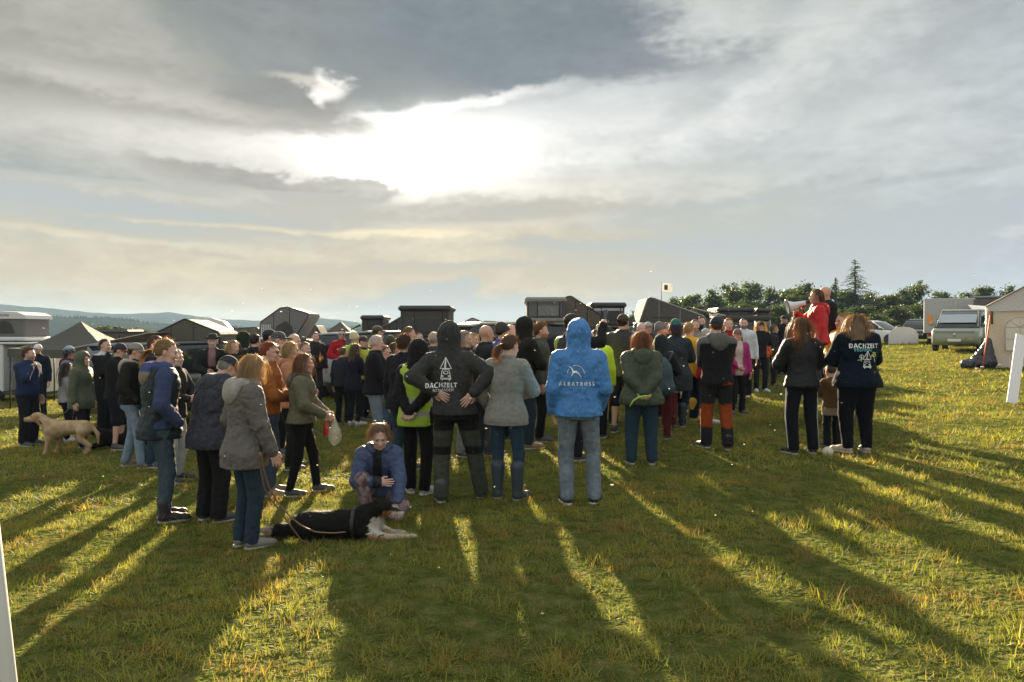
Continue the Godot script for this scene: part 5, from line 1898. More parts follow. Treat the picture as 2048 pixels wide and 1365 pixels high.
	person({"label": "very tall person in backward brown cap, grey black jacket and shorts", "x": 1.76, "z": -11.97, "tall": 1.90, "yaw": 150, "top": {"col": Color(0.034, 0.034, 0.034), "hem": 0.84, "thick": 0.036, "mat": "shell"}, "bottom": {"col": Color(0.02, 0.03, 0.05), "shorts": true, "fit": [0.1, 0.08, 0.078]}, "hair": "short", "hair_col": Color(0.035, 0.022, 0.014), "hair_len": 0.03, "hat": ["cap", Color(0.045, 0.03, 0.018), null, 180], "armr": "crossed", "arml": "crossed", "shoe_col": Color(0.04, 0.04, 0.04), "feet": [[-0.13, 0.0, -0.2], [0.13, 0.0, 0.2]]})
	person({"label": "auburn haired person in olive rain jacket, hands clasped behind the back", "x": 1.59, "z": -9.19, "tall": 1.63, "yaw": 178, "sex": "f", "top": {"col": Color(0.058, 0.07, 0.036), "hem": 0.8, "thick": 0.046, "flare": 0.04, "mat": "shell", "fold": 0.013}, "hood_down": {"col": Color(0.06, 0.072, 0.04), "size": 1.2, "mat": "shell"}, "bottom": {"col": Color(0.03, 0.052, 0.07), "mat": "denim", "fit": [0.105, 0.08, 0.068]}, "hair": "bob", "hair_col": Color(0.2, 0.075, 0.02), "hair_len": 0.19, "armr": "behind", "arml": "behind", "wide": 1.14, "feet": [[-0.14, 0.0, -0.2], [0.13, 0.02, 0.2]], "extra": grass_stalk})
	person({"label": "hooded person in dark coat and wine red trousers with teal backpack", "x": 2.24, "z": -11.30, "tall": 1.55, "yaw": 150, "top": {"col": Color(0.03, 0.032, 0.034), "hem": 0.82, "hood": true, "thick": 0.034}, "bottom": {"col": Color(0.1, 0.022, 0.022)}, "armr": "hold", "arml": "hold", "extra": backpack})
	person({"label": "blond child in pale grey jacket peering past the backpack", "x": 2.59, "z": -12.30, "tall": 1.22, "yaw": -15, "sex": "f", "top": {"col": Color(0.36, 0.36, 0.4), "hem": 0.84}, "bottom": {"col": Color(0.12, 0.03, 0.03)}, "hair": "bob", "hair_col": Color(0.4, 0.28, 0.12), "hair_len": 0.16, "head_scale": 1.12})
	person({"label": "grey haired person facing the camera under the tilted tent", "x": 2.57, "z": -15.00, "tall": 1.75, "yaw": 15, "top": {"col": Color(0.12, 0.12, 0.11), "hem": 0.86}, "bottom": {"col": Color(0.018, 0.018, 0.02)}, "hair": "ring", "hair_col": Color(0.35, 0.34, 0.32), "hair_len": 0.03})
	person({"label": "person in pale flat cap facing the camera", "x": 2.94, "z": -16.20, "tall": 1.78, "yaw": 0, "top": {"col": Color(0.05, 0.05, 0.05), "hem": 0.86}, "bottom": {"col": Color(0.018, 0.018, 0.02)}, "hair": "ring", "hair_col": Color(0.35, 0.34, 0.32), "hair_len": 0.03, "hat": ["cap", Color(0.3, 0.29, 0.27)]})
	person({"label": "person in grey knitted hat and olive yellow jacket", "x": 2.71, "z": -13.80, "tall": 1.73, "yaw": 75, "top": {"col": Color(0.15, 0.17, 0.05), "hem": 0.86, "thick": 0.034, "paint": func(p): return Color(0.16, 0.18, 0.05) if p.y > 1.22 else Color(0.03, 0.033, 0.028)}, "bottom": {"col": Color(0.018, 0.018, 0.02)}, "hair": "", "hat": ["beanie", Color(0.12, 0.12, 0.125)], "beard": 0.5})
	person({"label": "strawberry blond person left of the green bobble hat", "x": 3.09, "z": -15.00, "tall": 1.74, "yaw": 40, "sex": "f", "top": {"col": Color(0.06, 0.06, 0.06), "hem": 0.86}, "bottom": {"col": Color(0.018, 0.018, 0.02)}, "hair": "bob", "hair_col": Color(0.36, 0.2, 0.09), "hair_len": 0.13})
	person({"label": "person in green purple bobble hat and long dark raincoat", "x": 2.71, "z": -12.40, "tall": 1.73, "yaw": 170, "sex": "f", "top": {"col": Color(0.018, 0.024, 0.032), "hem": 0.62, "thick": 0.044, "flare": 0.04, "mat": "shell"}, "bottom": {"col": Color(0.012, 0.02, 0.03)}, "hair": "bob", "hair_col": Color(0.07, 0.04, 0.02), "hair_len": 0.12, "hat": ["bobble", Color(0.05, 0.16, 0.13), Color(0.045, 0.035, 0.075)], "armr": "hold", "arml": "hold", "shoe": "wellington", "shoe_col": Color(0.02, 0.03, 0.04), "wide": 1.06})
	person({"label": "fair haired person in yellow raincoat and yellow wellingtons", "x": 3.10, "z": -13.20, "tall": 1.71, "yaw": 140, "sex": "f", "top": {"col": Color(0.62, 0.36, 0.015), "hem": 0.8, "thick": 0.04, "flare": 0.03, "mat": "shell"}, "bottom": {"col": Color(0.014, 0.02, 0.032), "fit": [0.1, 0.08, 0.078]}, "hair": "curly", "hair_col": Color(0.42, 0.3, 0.14), "hair_len": 0.06, "shoe": "wellington", "shoe_col": Color(0.6, 0.36, 0.02)})
	person({"label": "grey bearded person in light grey hoodie facing the camera", "x": 3.66, "z": -15.00, "tall": 1.78, "yaw": -10, "top": {"col": Color(0.24, 0.235, 0.23), "hem": 0.86, "thick": 0.03, "name": "hoodie"}, "hood_down": {}, "bottom": {"col": Color(0.035, 0.06, 0.085)}, "hair": "short", "hair_col": Color(0.26, 0.17, 0.1), "hair_len": 0.03, "beard": 0.55})
	person({"label": "person in dark jacket standing highest in the back row", "x": 4.23, "z": -16.80, "tall": 1.86, "yaw": -5, "top": {"col": Color(0.03, 0.03, 0.032), "hem": 0.86}, "bottom": {"col": Color(0.018, 0.018, 0.02)}, "hair": "short", "hair_col": Color(0.12, 0.07, 0.04), "hair_len": 0.03, "beard": 0.4})
	person({"label": "small face between yellow raincoat and light grey hoodie", "x": 4.01, "z": -17.00, "tall": 1.71, "yaw": -10, "sex": "f", "top": {"col": Color(0.08, 0.08, 0.08), "hem": 0.86}, "bottom": {"col": Color(0.018, 0.018, 0.02)}, "hair": "bob", "hair_col": Color(0.22, 0.14, 0.06), "hair_len": 0.12})
	person({"label": "person in oatmeal knitted hat, red jacket and wine trousers", "x": 3.31, "z": -12.80, "tall": 1.59, "yaw": 100, "sex": "f", "top": {"col": Color(0.34, 0.022, 0.02), "hem": 0.84, "thick": 0.034}, "bottom": {"col": Color(0.1, 0.026, 0.02), "fit": [0.093, 0.067, 0.06]}, "hair": "", "hat": ["beanie", Color(0.34, 0.31, 0.27)], "armr": "hold", "arml": "hold", "shoe_col": Color(0.45, 0.45, 0.45)})
	person({"label": "person in navy cap and black grey hoodie with orange trouser panels", "x": 2.77, "z": -10.12, "tall": 1.79, "yaw": 180, "top": {"col": Color(0.018, 0.018, 0.018), "hem": 0.86, "thick": 0.032, "name": "hoodie", "paint": func(p): return Color(0.13, 0.125, 0.115) if p.y > 1.40 or absf(p.x) > 0.235 else (Color(0.5, 0.09, 0.02) if p.y < 0.885 and p.x < -0.04 else Color(0.018, 0.018, 0.018))}, "hood_down": {"col": Color(0.12, 0.115, 0.105), "size": 1.2}, "bottom": {"col": Color(0.03, 0.028, 0.026), "fit": [0.1, 0.078, 0.072], "paint": func(p): return Color(0.32, 0.07, 0.018) if p.y > 0.30 and p.y < 0.60 else Color(0.026, 0.025, 0.024)}, "hair": "short", "hair_col": Color(0.12, 0.06, 0.03), "hair_len": 0.012, "hat": ["cap", Color(0.014, 0.018, 0.03)], "armr": "crossed", "arml": "crossed", "shoe": "boot", "shoe_col": Color(0.05, 0.04, 0.03), "feet": [[-0.13, -0.06, -0.3], [0.11, 0.1, 0.3]]})
	person({"label": "red haired person in dark jacket over a red shirt", "x": 4.27, "z": -14.80, "tall": 1.79, "yaw": -5, "top": {"col": Color(0.25, 0.03, 0.03), "hem": 0.86, "paint": func(p): return Color(0.26, 0.03, 0.03) if absf(p.x) < 0.1 and p.z > 0.0 else Color(0.03, 0.03, 0.03)}, "bottom": {"col": Color(0.018, 0.018, 0.02)}, "hair": "short", "hair_col": Color(0.34, 0.14, 0.05), "hair_len": 0.03})
	person({"label": "person half hidden behind the red haired face", "x": 4.61, "z": -16.40, "tall": 1.76, "yaw": 10, "top": {"col": Color(0.05, 0.05, 0.05), "hem": 0.86}, "bottom": {"col": Color(0.018, 0.018, 0.02)}, "hair": "short", "hair_col": Color(0.2, 0.1, 0.05), "hair_len": 0.03})
	person({"label": "person in tan cap and magenta jacket over a white shirt", "x": 4.17, "z": -13.90, "tall": 1.58, "yaw": 5, "sex": "f", "top": {"col": Color(0.34, 0.02, 0.15), "hem": 0.8, "thick": 0.034, "mat": "shell", "paint": func(p): return Color(0.55, 0.5, 0.47) if absf(p.x) < 0.075 and p.z > 0.05 else Color(0.34, 0.02, 0.15)}, "bottom": {"col": Color(0.018, 0.018, 0.02), "fit": [0.093, 0.067, 0.06]}, "hair": "short", "hair_col": Color(0.07, 0.04, 0.02), "hair_len": 0.04, "hat": ["cap", Color(0.14, 0.1, 0.08)], "armr": "hold_low", "arml": "hang"})
	person({"label": "bearded person in white hoodie in the back row", "x": 5.07, "z": -16.40, "tall": 1.75, "yaw": -15, "top": {"col": Color(0.6, 0.62, 0.64), "hem": 0.86, "thick": 0.03, "name": "hoodie"}, "hood_down": {}, "bottom": {"col": Color(0.018, 0.018, 0.02)}, "hair": "short", "hair_col": Color(0.035, 0.022, 0.014), "hair_len": 0.03, "beard": 0.7})
	person({"label": "long blond haired person in black cap and black orange jacket", "x": 5.98, "z": -18.04, "tall": 1.70, "yaw": 0, "sex": "f", "top": {"col": Color(0.018, 0.018, 0.02), "hem": 0.84, "thick": 0.032, "paint": func(p): return Color(0.55, 0.12, 0.04) if absf(p.x) > 0.12 and absf(p.x) < 0.24 and p.y < 1.14 and p.y > 0.86 else Color(0.018, 0.018, 0.02)}, "bottom": {"col": Color(0.018, 0.018, 0.02), "fit": [0.093, 0.067, 0.06]}, "hair": "long", "hair_col": Color(0.36, 0.25, 0.1), "hair_len": 0.3, "hat": ["cap", Color(0.016, 0.016, 0.018)], "armr": "pocket", "arml": "pocket", "shoe_col": Color(0.5, 0.5, 0.5)})
	person({"label": "person in dark trousers and brown boots behind the blond hair", "x": 6.70, "z": -19.24, "tall": 1.59, "yaw": 60, "top": {"col": Color(0.035, 0.03, 0.03), "hem": 0.84}, "bottom": {"col": Color(0.025, 0.02, 0.022)}, "hair": "bob", "hair_col": Color(0.22, 0.14, 0.06), "hair_len": 0.12, "shoe": "boot", "shoe_col": Color(0.08, 0.04, 0.025)})
	person({"label": "person in black cap and long black jacket at the right", "x": 8.26, "z": -22.82, "tall": 1.82, "yaw": 15, "top": {"col": Color(0.018, 0.019, 0.02), "hem": 0.78, "thick": 0.034}, "bottom": {"col": Color(0.018, 0.018, 0.02)}, "hair": "short", "hair_col": Color(0.035, 0.022, 0.014), "hair_len": 0.02, "hat": ["cap", Color(0.018, 0.018, 0.018)], "beard": 0.3, "armr": "hang"})
	person({"label": "person in brown knitted hat right of the long black jacket", "x": 8.18, "z": -21.60, "tall": 1.79, "yaw": 5, "sex": "f", "top": {"col": Color(0.07, 0.03, 0.04), "hem": 0.82, "thick": 0.034}, "bottom": {"col": Color(0.018, 0.018, 0.02)}, "hair": "bob", "hair_col": Color(0.07, 0.04, 0.02), "hair_len": 0.1, "hat": ["beanie", Color(0.08, 0.06, 0.05)]})
	person({"label": "long auburn haired person in black jacket and piped track trousers", "x": 3.68, "z": -9.50, "tall": 1.73, "yaw": 183, "sex": "f", "top": {"col": Color(0.012, 0.012, 0.013), "hem": 0.86, "thick": 0.038, "mat": "shell"}, "bottom": {"col": Color(0.013, 0.013, 0.016), "fit": [0.098, 0.07, 0.062]}, "hair": "long", "hair_col": Color(0.13, 0.065, 0.025), "hair_len": 0.36, "armr": "hold", "arml": "hold", "shoe_col": Color(0.02, 0.02, 0.02), "feet": [[-0.17, 0.04, -0.3], [0.1, 0.0, 0.3]], "hip": Vector3(0.0, 0.95, 0), "head_yaw": 15, "extra": piping})
	person({"label": "person in red jacket speaking through a megaphone", "x": 4.87, "z": -11.90, "tall": -0.5 + 2.17, "yaw": -105, "sex": "f", "top": {"col": Color(0.52, 0.022, 0.02), "hem": 0.86, "thick": 0.034, "mat": "shell"}, "hood_down": {"col": Color(0.5, 0.022, 0.02), "mat": "shell"}, "bottom": {"col": Color(0.045, 0.045, 0.045)}, "hair": "bob", "hair_col": Color(0.16, 0.085, 0.04), "hair_len": 0.15, "armr": [Vector3(-0.02, 1.36, 0.34), Vector3(-1, -1, 0), Vector3(1, 0, 0), "grip"], "arml": "hang", "up": 0.5, "extra": megaphone})
	person({"label": "bald person in black jacket next to the megaphone speaker", "x": 5.27, "z": -12.50, "tall": -0.5 + 2.24, "yaw": -95, "top": {"col": Color(0.02, 0.02, 0.021), "hem": 0.86, "thick": 0.032}, "bottom": {"col": Color(0.02, 0.028, 0.04), "mat": "denim"}, "hair": "", "skin": Color(0.50, 0.27, 0.18), "head_yaw": 15, "head_pitch": 10, "armr": "hang", "arml": "hang", "up": 0.5})
	person({"label": "fair haired person in yellow raincoat watching the speaker", "x": 5.31, "z": -12.00, "tall": 1.76, "yaw": -70, "sex": "f", "top": {"col": Color(0.62, 0.4, 0.015), "hem": 0.8, "thick": 0.036, "mat": "shell"}, "bottom": {"col": Color(0.018, 0.018, 0.02)}, "hair": "pony", "hair_col": Color(0.4, 0.24, 0.1), "hair_len": 0.2, "armr": "hold", "arml": "hold"})
	person({"label": "child in brown fleece jacket with arms folded between two adults", "x": 4.28, "z": -9.99, "tall": 1.07, "yaw": 185, "top": {"col": Color(0.14, 0.075, 0.035), "hem": 0.7, "thick": 0.045, "mat": "fleece", "paint": func(p): return Color(0.3, 0.27, 0.17) if p.y < 0.86 else Color(0.14, 0.075, 0.035)}, "bottom": {"col": Color(0.018, 0.02, 0.026), "fit": [0.1, 0.08, 0.078]}, "hair": "short", "hair_col": Color(0.1, 0.06, 0.03), "hair_len": 0.06, "head_scale": 1.25, "armr": "hold", "arml": "hold", "head_pitch": 20})
	person({"label": "curly haired person in navy hoodie printed with festival lettering", "x": 4.34, "z": -9.41, "tall": 1.77, "yaw": 178, "sex": "f", "top": {"col": Color(0.011, 0.012, 0.022), "hem": 0.82, "thick": 0.044, "flare": 0.03, "name": "hoodie", "fold": 0.012}, "hood_down": {"col": Color(0.011, 0.012, 0.022), "size": 0.55}, "bottom": {"col": Color(0.01, 0.01, 0.012), "fit": [0.118, 0.08, 0.058]}, "hair": "long", "hair_col": Color(0.2, 0.12, 0.05), "hair_len": 0.34, "head_pitch": 34, "head_yaw": -20, "armr": "hold", "arml": "hold", "wide": 1.22, "shoe_col": Color(0.4, 0.32, 0.24), "sole_col": Color(0.45, 0.42, 0.38), "feet": [[-0.12, 0.0, -0.15], [0.12, -0.02, 0.7]], "extra": festival_print})
# ---------------------------------------------------------------- things held and worn
func world_of(o: Dictionary, p: Vector3) -> Vector3:
	return (o.root as Node3D).transform * p

func glasses(o: Dictionary) -> void:
	var s := st()
	for sd in [-1.0, 1.0]:
		add_box(s, Vector3(sd * 0.032, -0.001, 0.098), Vector3(0.046, 0.032, 0.004), 0.002)
		add_box(s, Vector3(sd * 0.066, 0.006, 0.045), Vector3(0.004, 0.006, 0.105), 0.001)
	add_box(s, Vector3(0, 0.004, 0.10), Vector3(0.02, 0.005, 0.004), 0.001)
	part("glasses", done(s), mats.dark_glass, o.root).transform = o.head

func piping(o: Dictionary) -> void:
	for i in 2:
		var sd := -1.0 if i == 0 else 1.0
		var pts := []
		for q in [["hip", 0.112], ["knee", 0.086], ["ank", 0.078]]:
			pts.append((o.J[q[0] + str(i)] as Vector3) + Vector3(sd * q[1], 0, 0))
		part("piping", tube_mesh(pts, [0.006], 5), mats.print_white, o.root)

func lathe(prof: Array, n := 14) -> ArrayMesh:
	var s := st()
	var rings := []
	for k in prof:
		var ring := []
		for i in n:
			var th := TAU * i / n
			ring.append(Vector3(sin(th) * k[0], k[1], cos(th) * k[0]))
		rings.append(ring)
	add_loft(s, rings, true)
	return done(s)

func beer(o: Dictionary) -> void:
	var at := world_of(o, (o.J.wri0 as Vector3) + Vector3(0.03, -0.1, 0.06))
	var b := thing("beer_bottle", "brown glass beer bottle with yellow label held before a dark jacket", "bottle", at)
	part("glass_body", lathe([[0.03, 0.0], [0.034, 0.01], [0.034, 0.15], [0.014, 0.21], [0.013, 0.27], [0.015, 0.275]]), mat("amber_glass", rgb(0.35, 0.15, 0.02), 0.15), b)
	part("paper_label", lathe([[0.0352, 0.05], [0.0352, 0.12]]), mat("beer_label", rgb(0.7, 0.5, 0.06), 0.7), b)

func paper_cup_and_shades(o: Dictionary) -> void:
	glasses(o)
	var at := world_of(o, (o.J.wri0 as Vector3) + Vector3(0.03, -0.02, 0.08))
	var b := thing("paper_cup", "small white paper cup held in front of a pale coat", "cup", at)
	part("cup_wall", lathe([[0.03, 0.0], [0.04, 0.11], [0.042, 0.115]]), mat("paper_white", rgb(0.75, 0.74, 0.7), 0.7), b)

func phone(o: Dictionary) -> void:
	var at := world_of(o, (o.J.wri0 as Vector3) + Vector3(0.02, 0.12, 0.06))
	var b := thing("mobile_phone", "dark mobile phone held up above the crowd", "phone", at, deg_to_rad(o.yaw))
	part("case", box_mesh(Vector3(0.075, 0.155, 0.009), Vector3.ZERO, 0.004), mats.black_plastic, b)
	part("screen", box_mesh(Vector3(0.068, 0.145, 0.002), Vector3(0, 0, -0.0062), 0.0005), mats.dark_glass, b)

func carry_bag(o: Dictionary) -> void:
	var at := world_of(o, (o.J.wri1 as Vector3).lerp(o.J.wri0, 0.5) + Vector3(0, -0.05, 0.10))
	var b := thing("plastic_bag", "clear plastic carrier bag hanging from a hand", "bag", at + Vector3(0.02, -0.2, 0))
	var f := Field.new()
	f.ball(Vector3(0, 0, 0), Vector3(0.075, 0.105, 0.06), 0.02)
	f.cone(Vector3(0, 0.06, 0), Vector3(0, 0.19, 0), 0.05, 0.012, 0.03)
	f.noise = fold_noise
	f.fold = 0.008
	f.fold_scale = Vector3(16, 12, 16)
	var m := mat("clear_film", Color(0.62, 0.62, 0.58, 0.4), 0.15)
	m.transparency = BaseMaterial3D.TRANSPARENCY_ALPHA
	part("film", net_mesh(f.net(0.012), PackedColorArray()), m, b)
	var r := thing("drink_bottle", "small red drink bottle against the plastic carrier bag", "bottle", at + Vector3(-0.07, -0.2, 0.03))
	part("bottle_body", lathe([[0.022, 0.0], [0.026, 0.01], [0.026, 0.12], [0.012, 0.16], [0.012, 0.18]]), mat("red_bottle", rgb(0.4, 0.02, 0.02), 0.25), r)
	part("bottle_cap", lathe([[0.014, 0.172], [0.014, 0.19]]), mats.print_white, r)

func grass_stalk(o: Dictionary) -> void:
	var a := world_of(o, (o.J.wri0 as Vector3).lerp(o.J.wri1, 0.5) + Vector3(0, -0.07, -0.06))
	var b := thing("green_strap", "bright green strap dangling from hands clasped behind the olive jacket", "strap", a)
	part("band", tube_mesh([Vector3(0.06, 0.03, 0.03), Vector3(0.0, 0.035, 0.05), Vector3(-0.08, 0.02, 0.05), Vector3(-0.14, -0.02, 0.04), Vector3(-0.18, -0.09, 0.03)], [0.012, 0.012, 0.012, 0.011, 0.008], 6), mat("lime_strap", rgb(0.3, 0.5, 0.06), 0.6), b)

func backpack(o: Dictionary) -> void:
	var b := thing("backpack", "worn teal grey backpack beside the olive jacket", "backpack", world_of(o, Vector3(-0.1, 0.90, -0.26)), deg_to_rad(o.yaw))
	var f := Field.new()
	f.ball(Vector3(0, 0.16, 0), Vector3(0.17, 0.3, 0.13), 0.05)
	f.cone(Vector3(-0.09, 0.0, 0), Vector3(0.09, 0.0, 0), 0.12, 0.12, 0.05)
	f.noise = fold_noise
	f.fold = 0.014
	f.fold_scale = Vector3(10, 8, 10)
	part("sack", net_mesh(f.net(0.02), even(f.net(0.02)[0].size(), Color(0.05, 0.085, 0.1))), mats.shell, b)
	for sd in [-1.0, 1.0]:
		part("shoulder_strap", tube_mesh([Vector3(sd * 0.09, 0.38, 0.06), Vector3(sd * 0.12, 0.52, 0.16), Vector3(sd * 0.12, 0.46, 0.3), Vector3(sd * 0.13, 0.2, 0.36)], [0.02], 6), mats.black_plastic, b)

func megaphone(o: Dictionary) -> void:
	var hd: Transform3D = (o.root as Node3D).transform * (o.head as Transform3D)
	var b := thing("megaphone", "white megaphone with red handle held to the mouth", "megaphone", hd * Vector3(0, -0.09, 0.14))
	b.rotation = Vector3(deg_to_rad(14), deg_to_rad(o.yaw) + 0.12, 0)
	var bell := st()
	var rings := []
	for k in [[0.035, 0.03], [0.04, 0.1], [0.055, 0.2], [0.085, 0.27], [0.118, 0.315], [0.112, 0.312], [0.08, 0.265], [0.05, 0.2]]:
		var ring := []
		for i in 18:
			var th := TAU * i / 18
			ring.append(Vector3(cos(th) * k[0], sin(th) * k[0], k[1]))
		rings.append(ring)
	add_loft(bell, rings, true)
	part("horn", done(bell), mat("horn_white", rgb(0.6, 0.6, 0.58), 0.4), b)
	var rim := st()
	rings = []
	for k in [[0.114, 0.308], [0.123, 0.310], [0.123, 0.320], [0.112, 0.320]]:
		var ring := []
		for i in 18:
			var th := TAU * i / 18
			ring.append(Vector3(cos(th) * k[0], sin(th) * k[0], k[1]))
		rings.append(ring)
	add_loft(rim, rings, false)
	part("rim", done(rim), mats.black_plastic, b)
	part("handle", tube_mesh([Vector3(0, -0.03, 0.1), Vector3(0, -0.14, 0.085)], [0.016], 8), mat("red_handle", rgb(0.4, 0.02, 0.02), 0.5), b)
	part("mouthpiece", tube_mesh([Vector3(0, 0, 0.03), Vector3(0, 0, -0.02)], [0.03, 0.034], 10), mats.black_plastic, b)

func ring_pts(c: Vector2, rx: float, ry: float, a0 := 0.0, a1 := TAU, n := 20) -> Array:
	var p := []
	for i in n + 1:
		var a := lerpf(a0, a1, float(i) / n)
		p.append(c + Vector2(cos(a) * rx, sin(a) * ry))
	return p

func car_drawing() -> Array:
	# a little car seen from the front with a tent on its roof
	var V := func(x: float, y: float) -> Vector2: return Vector2(x, y)
	return [
		[V.call(-0.62, 0.55), V.call(0.0, 1.75), V.call(0.62, 0.55), V.call(-0.62, 0.55)], [V.call(0, 1.75), V.call(0, 0.55)], [V.call(0, 1.7), V.call(-0.16, 0.55)],
		[V.call(-0.5, -0.25), V.call(-0.42, 0.25), V.call(-0.3, 0.48), V.call(0.3, 0.48), V.call(0.42, 0.25), V.call(0.5, -0.25)],
		[V.call(-0.5, -0.25), V.call(-0.56, -0.6), V.call(0.56, -0.6), V.call(0.5, -0.25)],
		ring_pts(Vector2(0, 0.12), 0.26, 0.16), ring_pts(Vector2(-0.36, -0.28), 0.08, 0.08, 0.0, TAU, 8), ring_pts(Vector2(0.36, -0.28), 0.08, 0.08, 0.0, TAU, 8),
		[V.call(-0.58, -0.5), V.call(0.58, -0.5)], [V.call(-0.4, -0.62), V.call(-0.4, -0.78)], [V.call(0.4, -0.62), V.call(0.4, -0.78)],
	]

func tent_car_print(o: Dictionary) -> void:
	print_lines(o, "car_print", car_drawing(), 0.0065, Vector2(0.02, 1.265), 0.088, mats.print_white)
	print_text(o, "lettering", "DACHZELT", 0.046, Vector2(-0.02, 1.155), mats.print_white, 1.0, true)
	print_text(o, "lettering", "NOMADEN", 0.026, Vector2(0.0, 1.108), mats.print_white, 1.15)

func festival_print(o: Dictionary) -> void:
	var V := func(x: float, y: float) -> Vector2: return Vector2(x, y)
	print_text(o, "lettering", "DACHZELT", 0.056, Vector2(0.02, 1.335), mats.print_white, 0.98, true)
	print_text(o, "lettering", "FESTIVAL", 0.036, Vector2(0.0, 1.285), mats.print_teal, 1.05, true)
	print_text(o, "lettering", "25", 0.055, Vector2(0.135, 1.23), mats.print_lime, 0.8, true)
	print_lines(o, "car_print", car_drawing(), 0.0065, Vector2(0.045, 1.125), 0.085, mats.print_white)
	print_lines(o, "landscape_print", [ring_pts(Vector2(-0.85, 0.95), 0.24, 0.24), [V.call(-0.85, 1.1), V.call(-0.85, 0.25)], [V.call(-0.85, 0.7), V.call(-0.98, 0.9)], [V.call(-1.3, 0.4), V.call(-0.9, 0.5), V.call(-0.6, 0.62)],
		[V.call(0.5, 0.85), V.call(0.72, 1.25), V.call(0.85, 1.0), V.call(0.98, 1.1), V.call(1.3, 0.2)]], 0.0065, Vector2(0.045, 1.125), 0.085, mats.print_white)

func albatross_print(o: Dictionary) -> void:
	var s := st()
	# the bird as a filled shape laid on the cloth: strips across long wings
	var up := [Vector2(-1.0, 1.0), Vector2(-0.62, 0.78), Vector2(-0.36, 0.52), Vector2(-0.2, 0.22), Vector2(0.06, 0.16), Vector2(0.3, 0.12), Vector2(0.62, -0.12), Vector2(0.85, -0.52), Vector2(1.02, -0.92)]
	var dn := [Vector2(-1.0, 0.99), Vector2(-0.66, 0.70), Vector2(-0.46, 0.38), Vector2(-0.4, 0.0), Vector2(-0.2, -0.14), Vector2(0.1, -0.08), Vector2(0.45, -0.28), Vector2(0.76, -0.58), Vector2(1.01, -0.93)]
	var at := Vector2(0.0, 1.275)
	var k := 0.062
	for i in up.size() - 1:
		var q := []
		for p in [up[i], up[i + 1], dn[i + 1], dn[i]]:
			var w: Vector2 = (p as Vector2) * k + at
			q.append(on_back(o, -w.x, w.y))
		quad(s, q[0], q[1], q[2], q[3])
	for t in [[Vector2(-0.4, 0.02), Vector2(-0.14, -0.12), Vector2(-0.62, -0.72)], [Vector2(0.02, 0.2), Vector2(0.26, 0.28), Vector2(0.36, 0.2)], [Vector2(0.02, 0.2), Vector2(0.36, 0.2), Vector2(0.2, 0.1)]]:
		var q := []
		for p in t:
			var w: Vector2 = (p as Vector2) * k + at
			q.append(on_back(o, -w.x, w.y))
		tri(s, q[0], q[1], q[2])
	part("bird_print", done(s), mats.print_white, o.root)
	print_lines(o, "arc_print", [ring_pts(Vector2(0.15, -0.2), 1.25, 1.2, 0.0, 1.9, 18), ring_pts(Vector2(0.15, -0.2), 1.25, 1.2, 2.45, PI, 8)], 0.004, at, k, mats.print_white)
	print_text(o, "lettering", "A L B A T R O S S", 0.036, Vector2(0.02, 1.165), mats.print_white, 0.92, true)
	print_text(o, "lettering", "R  E  I  S  E  N", 0.018, Vector2(0.03, 1.125), mat("print_faint", rgb(0.25, 0.4, 0.55), 0.7), 1.1)

func crouching_girl() -> void:
	var T := "func"
	var o := {"label": "crouching girl in blue jacket stroking the black dog", "x": -1.262, "z": -7.02, "tall": 1.52, "sex": "f", "yaw": 8.0,
		"hip": Vector3(0.02, 0.27, -0.12), "lean": 0.32, "stoop": 0.3, "head_pitch": 24.0, "head_yaw": 6.0, "head_scale": 1.06,
		"feet": [[-0.10, 0.17, -0.1, 0.0, Vector3(-0.15, 1.0, 0.35)], [0.14, -0.1, 0.3, 0.05, Vector3(0.4, -0.2, 1.0)]],
		"armr": [Vector3(0.0, 1.14, 0.32), Vector3(-1, -0.5, -0.2), Vector3(0, 0, -1), "relax"], "arml": [Vector3(-0.2, 0.86, 0.42), Vector3(-1, 0, -0.5), Vector3(0, -1, 0), "relax"],
		"hair": "bob", "hair_col": Color(0.17, 0.1, 0.05), "hair_len": 0.09, "skin": Color(0.52, 0.33, 0.25),
		"top": {"col": Color(0.06, 0.085, 0.17), "hem": 0.93, "thick": 0.036, "mat": "shell", "paint": func(p): return Color(0.016, 0.017, 0.02) if absf(p.x) < 0.05 and p.z > 0.1 else Color(0.06, 0.085, 0.17)},
		"hood_down": {"col": Color(0.055, 0.08, 0.15), "size": 1.1, "mat": "shell"},
		"bottom": {"col": Color(0.2, 0.14, 0.14), "fit": [0.09, 0.075, 0.06], "paint": func(p): return Color(0.30, 0.23, 0.22).lerp(Color(0.1, 0.055, 0.065), clampf(0.5 + 1.2 * fold_noise.get_noise_3d(p.x * 14.0, p.y * 9.0, p.z * 14.0), 0.0, 1.0))},
		"shoe": "boot", "shoe_col": Color(0.03, 0.03, 0.03)}
	person(o)

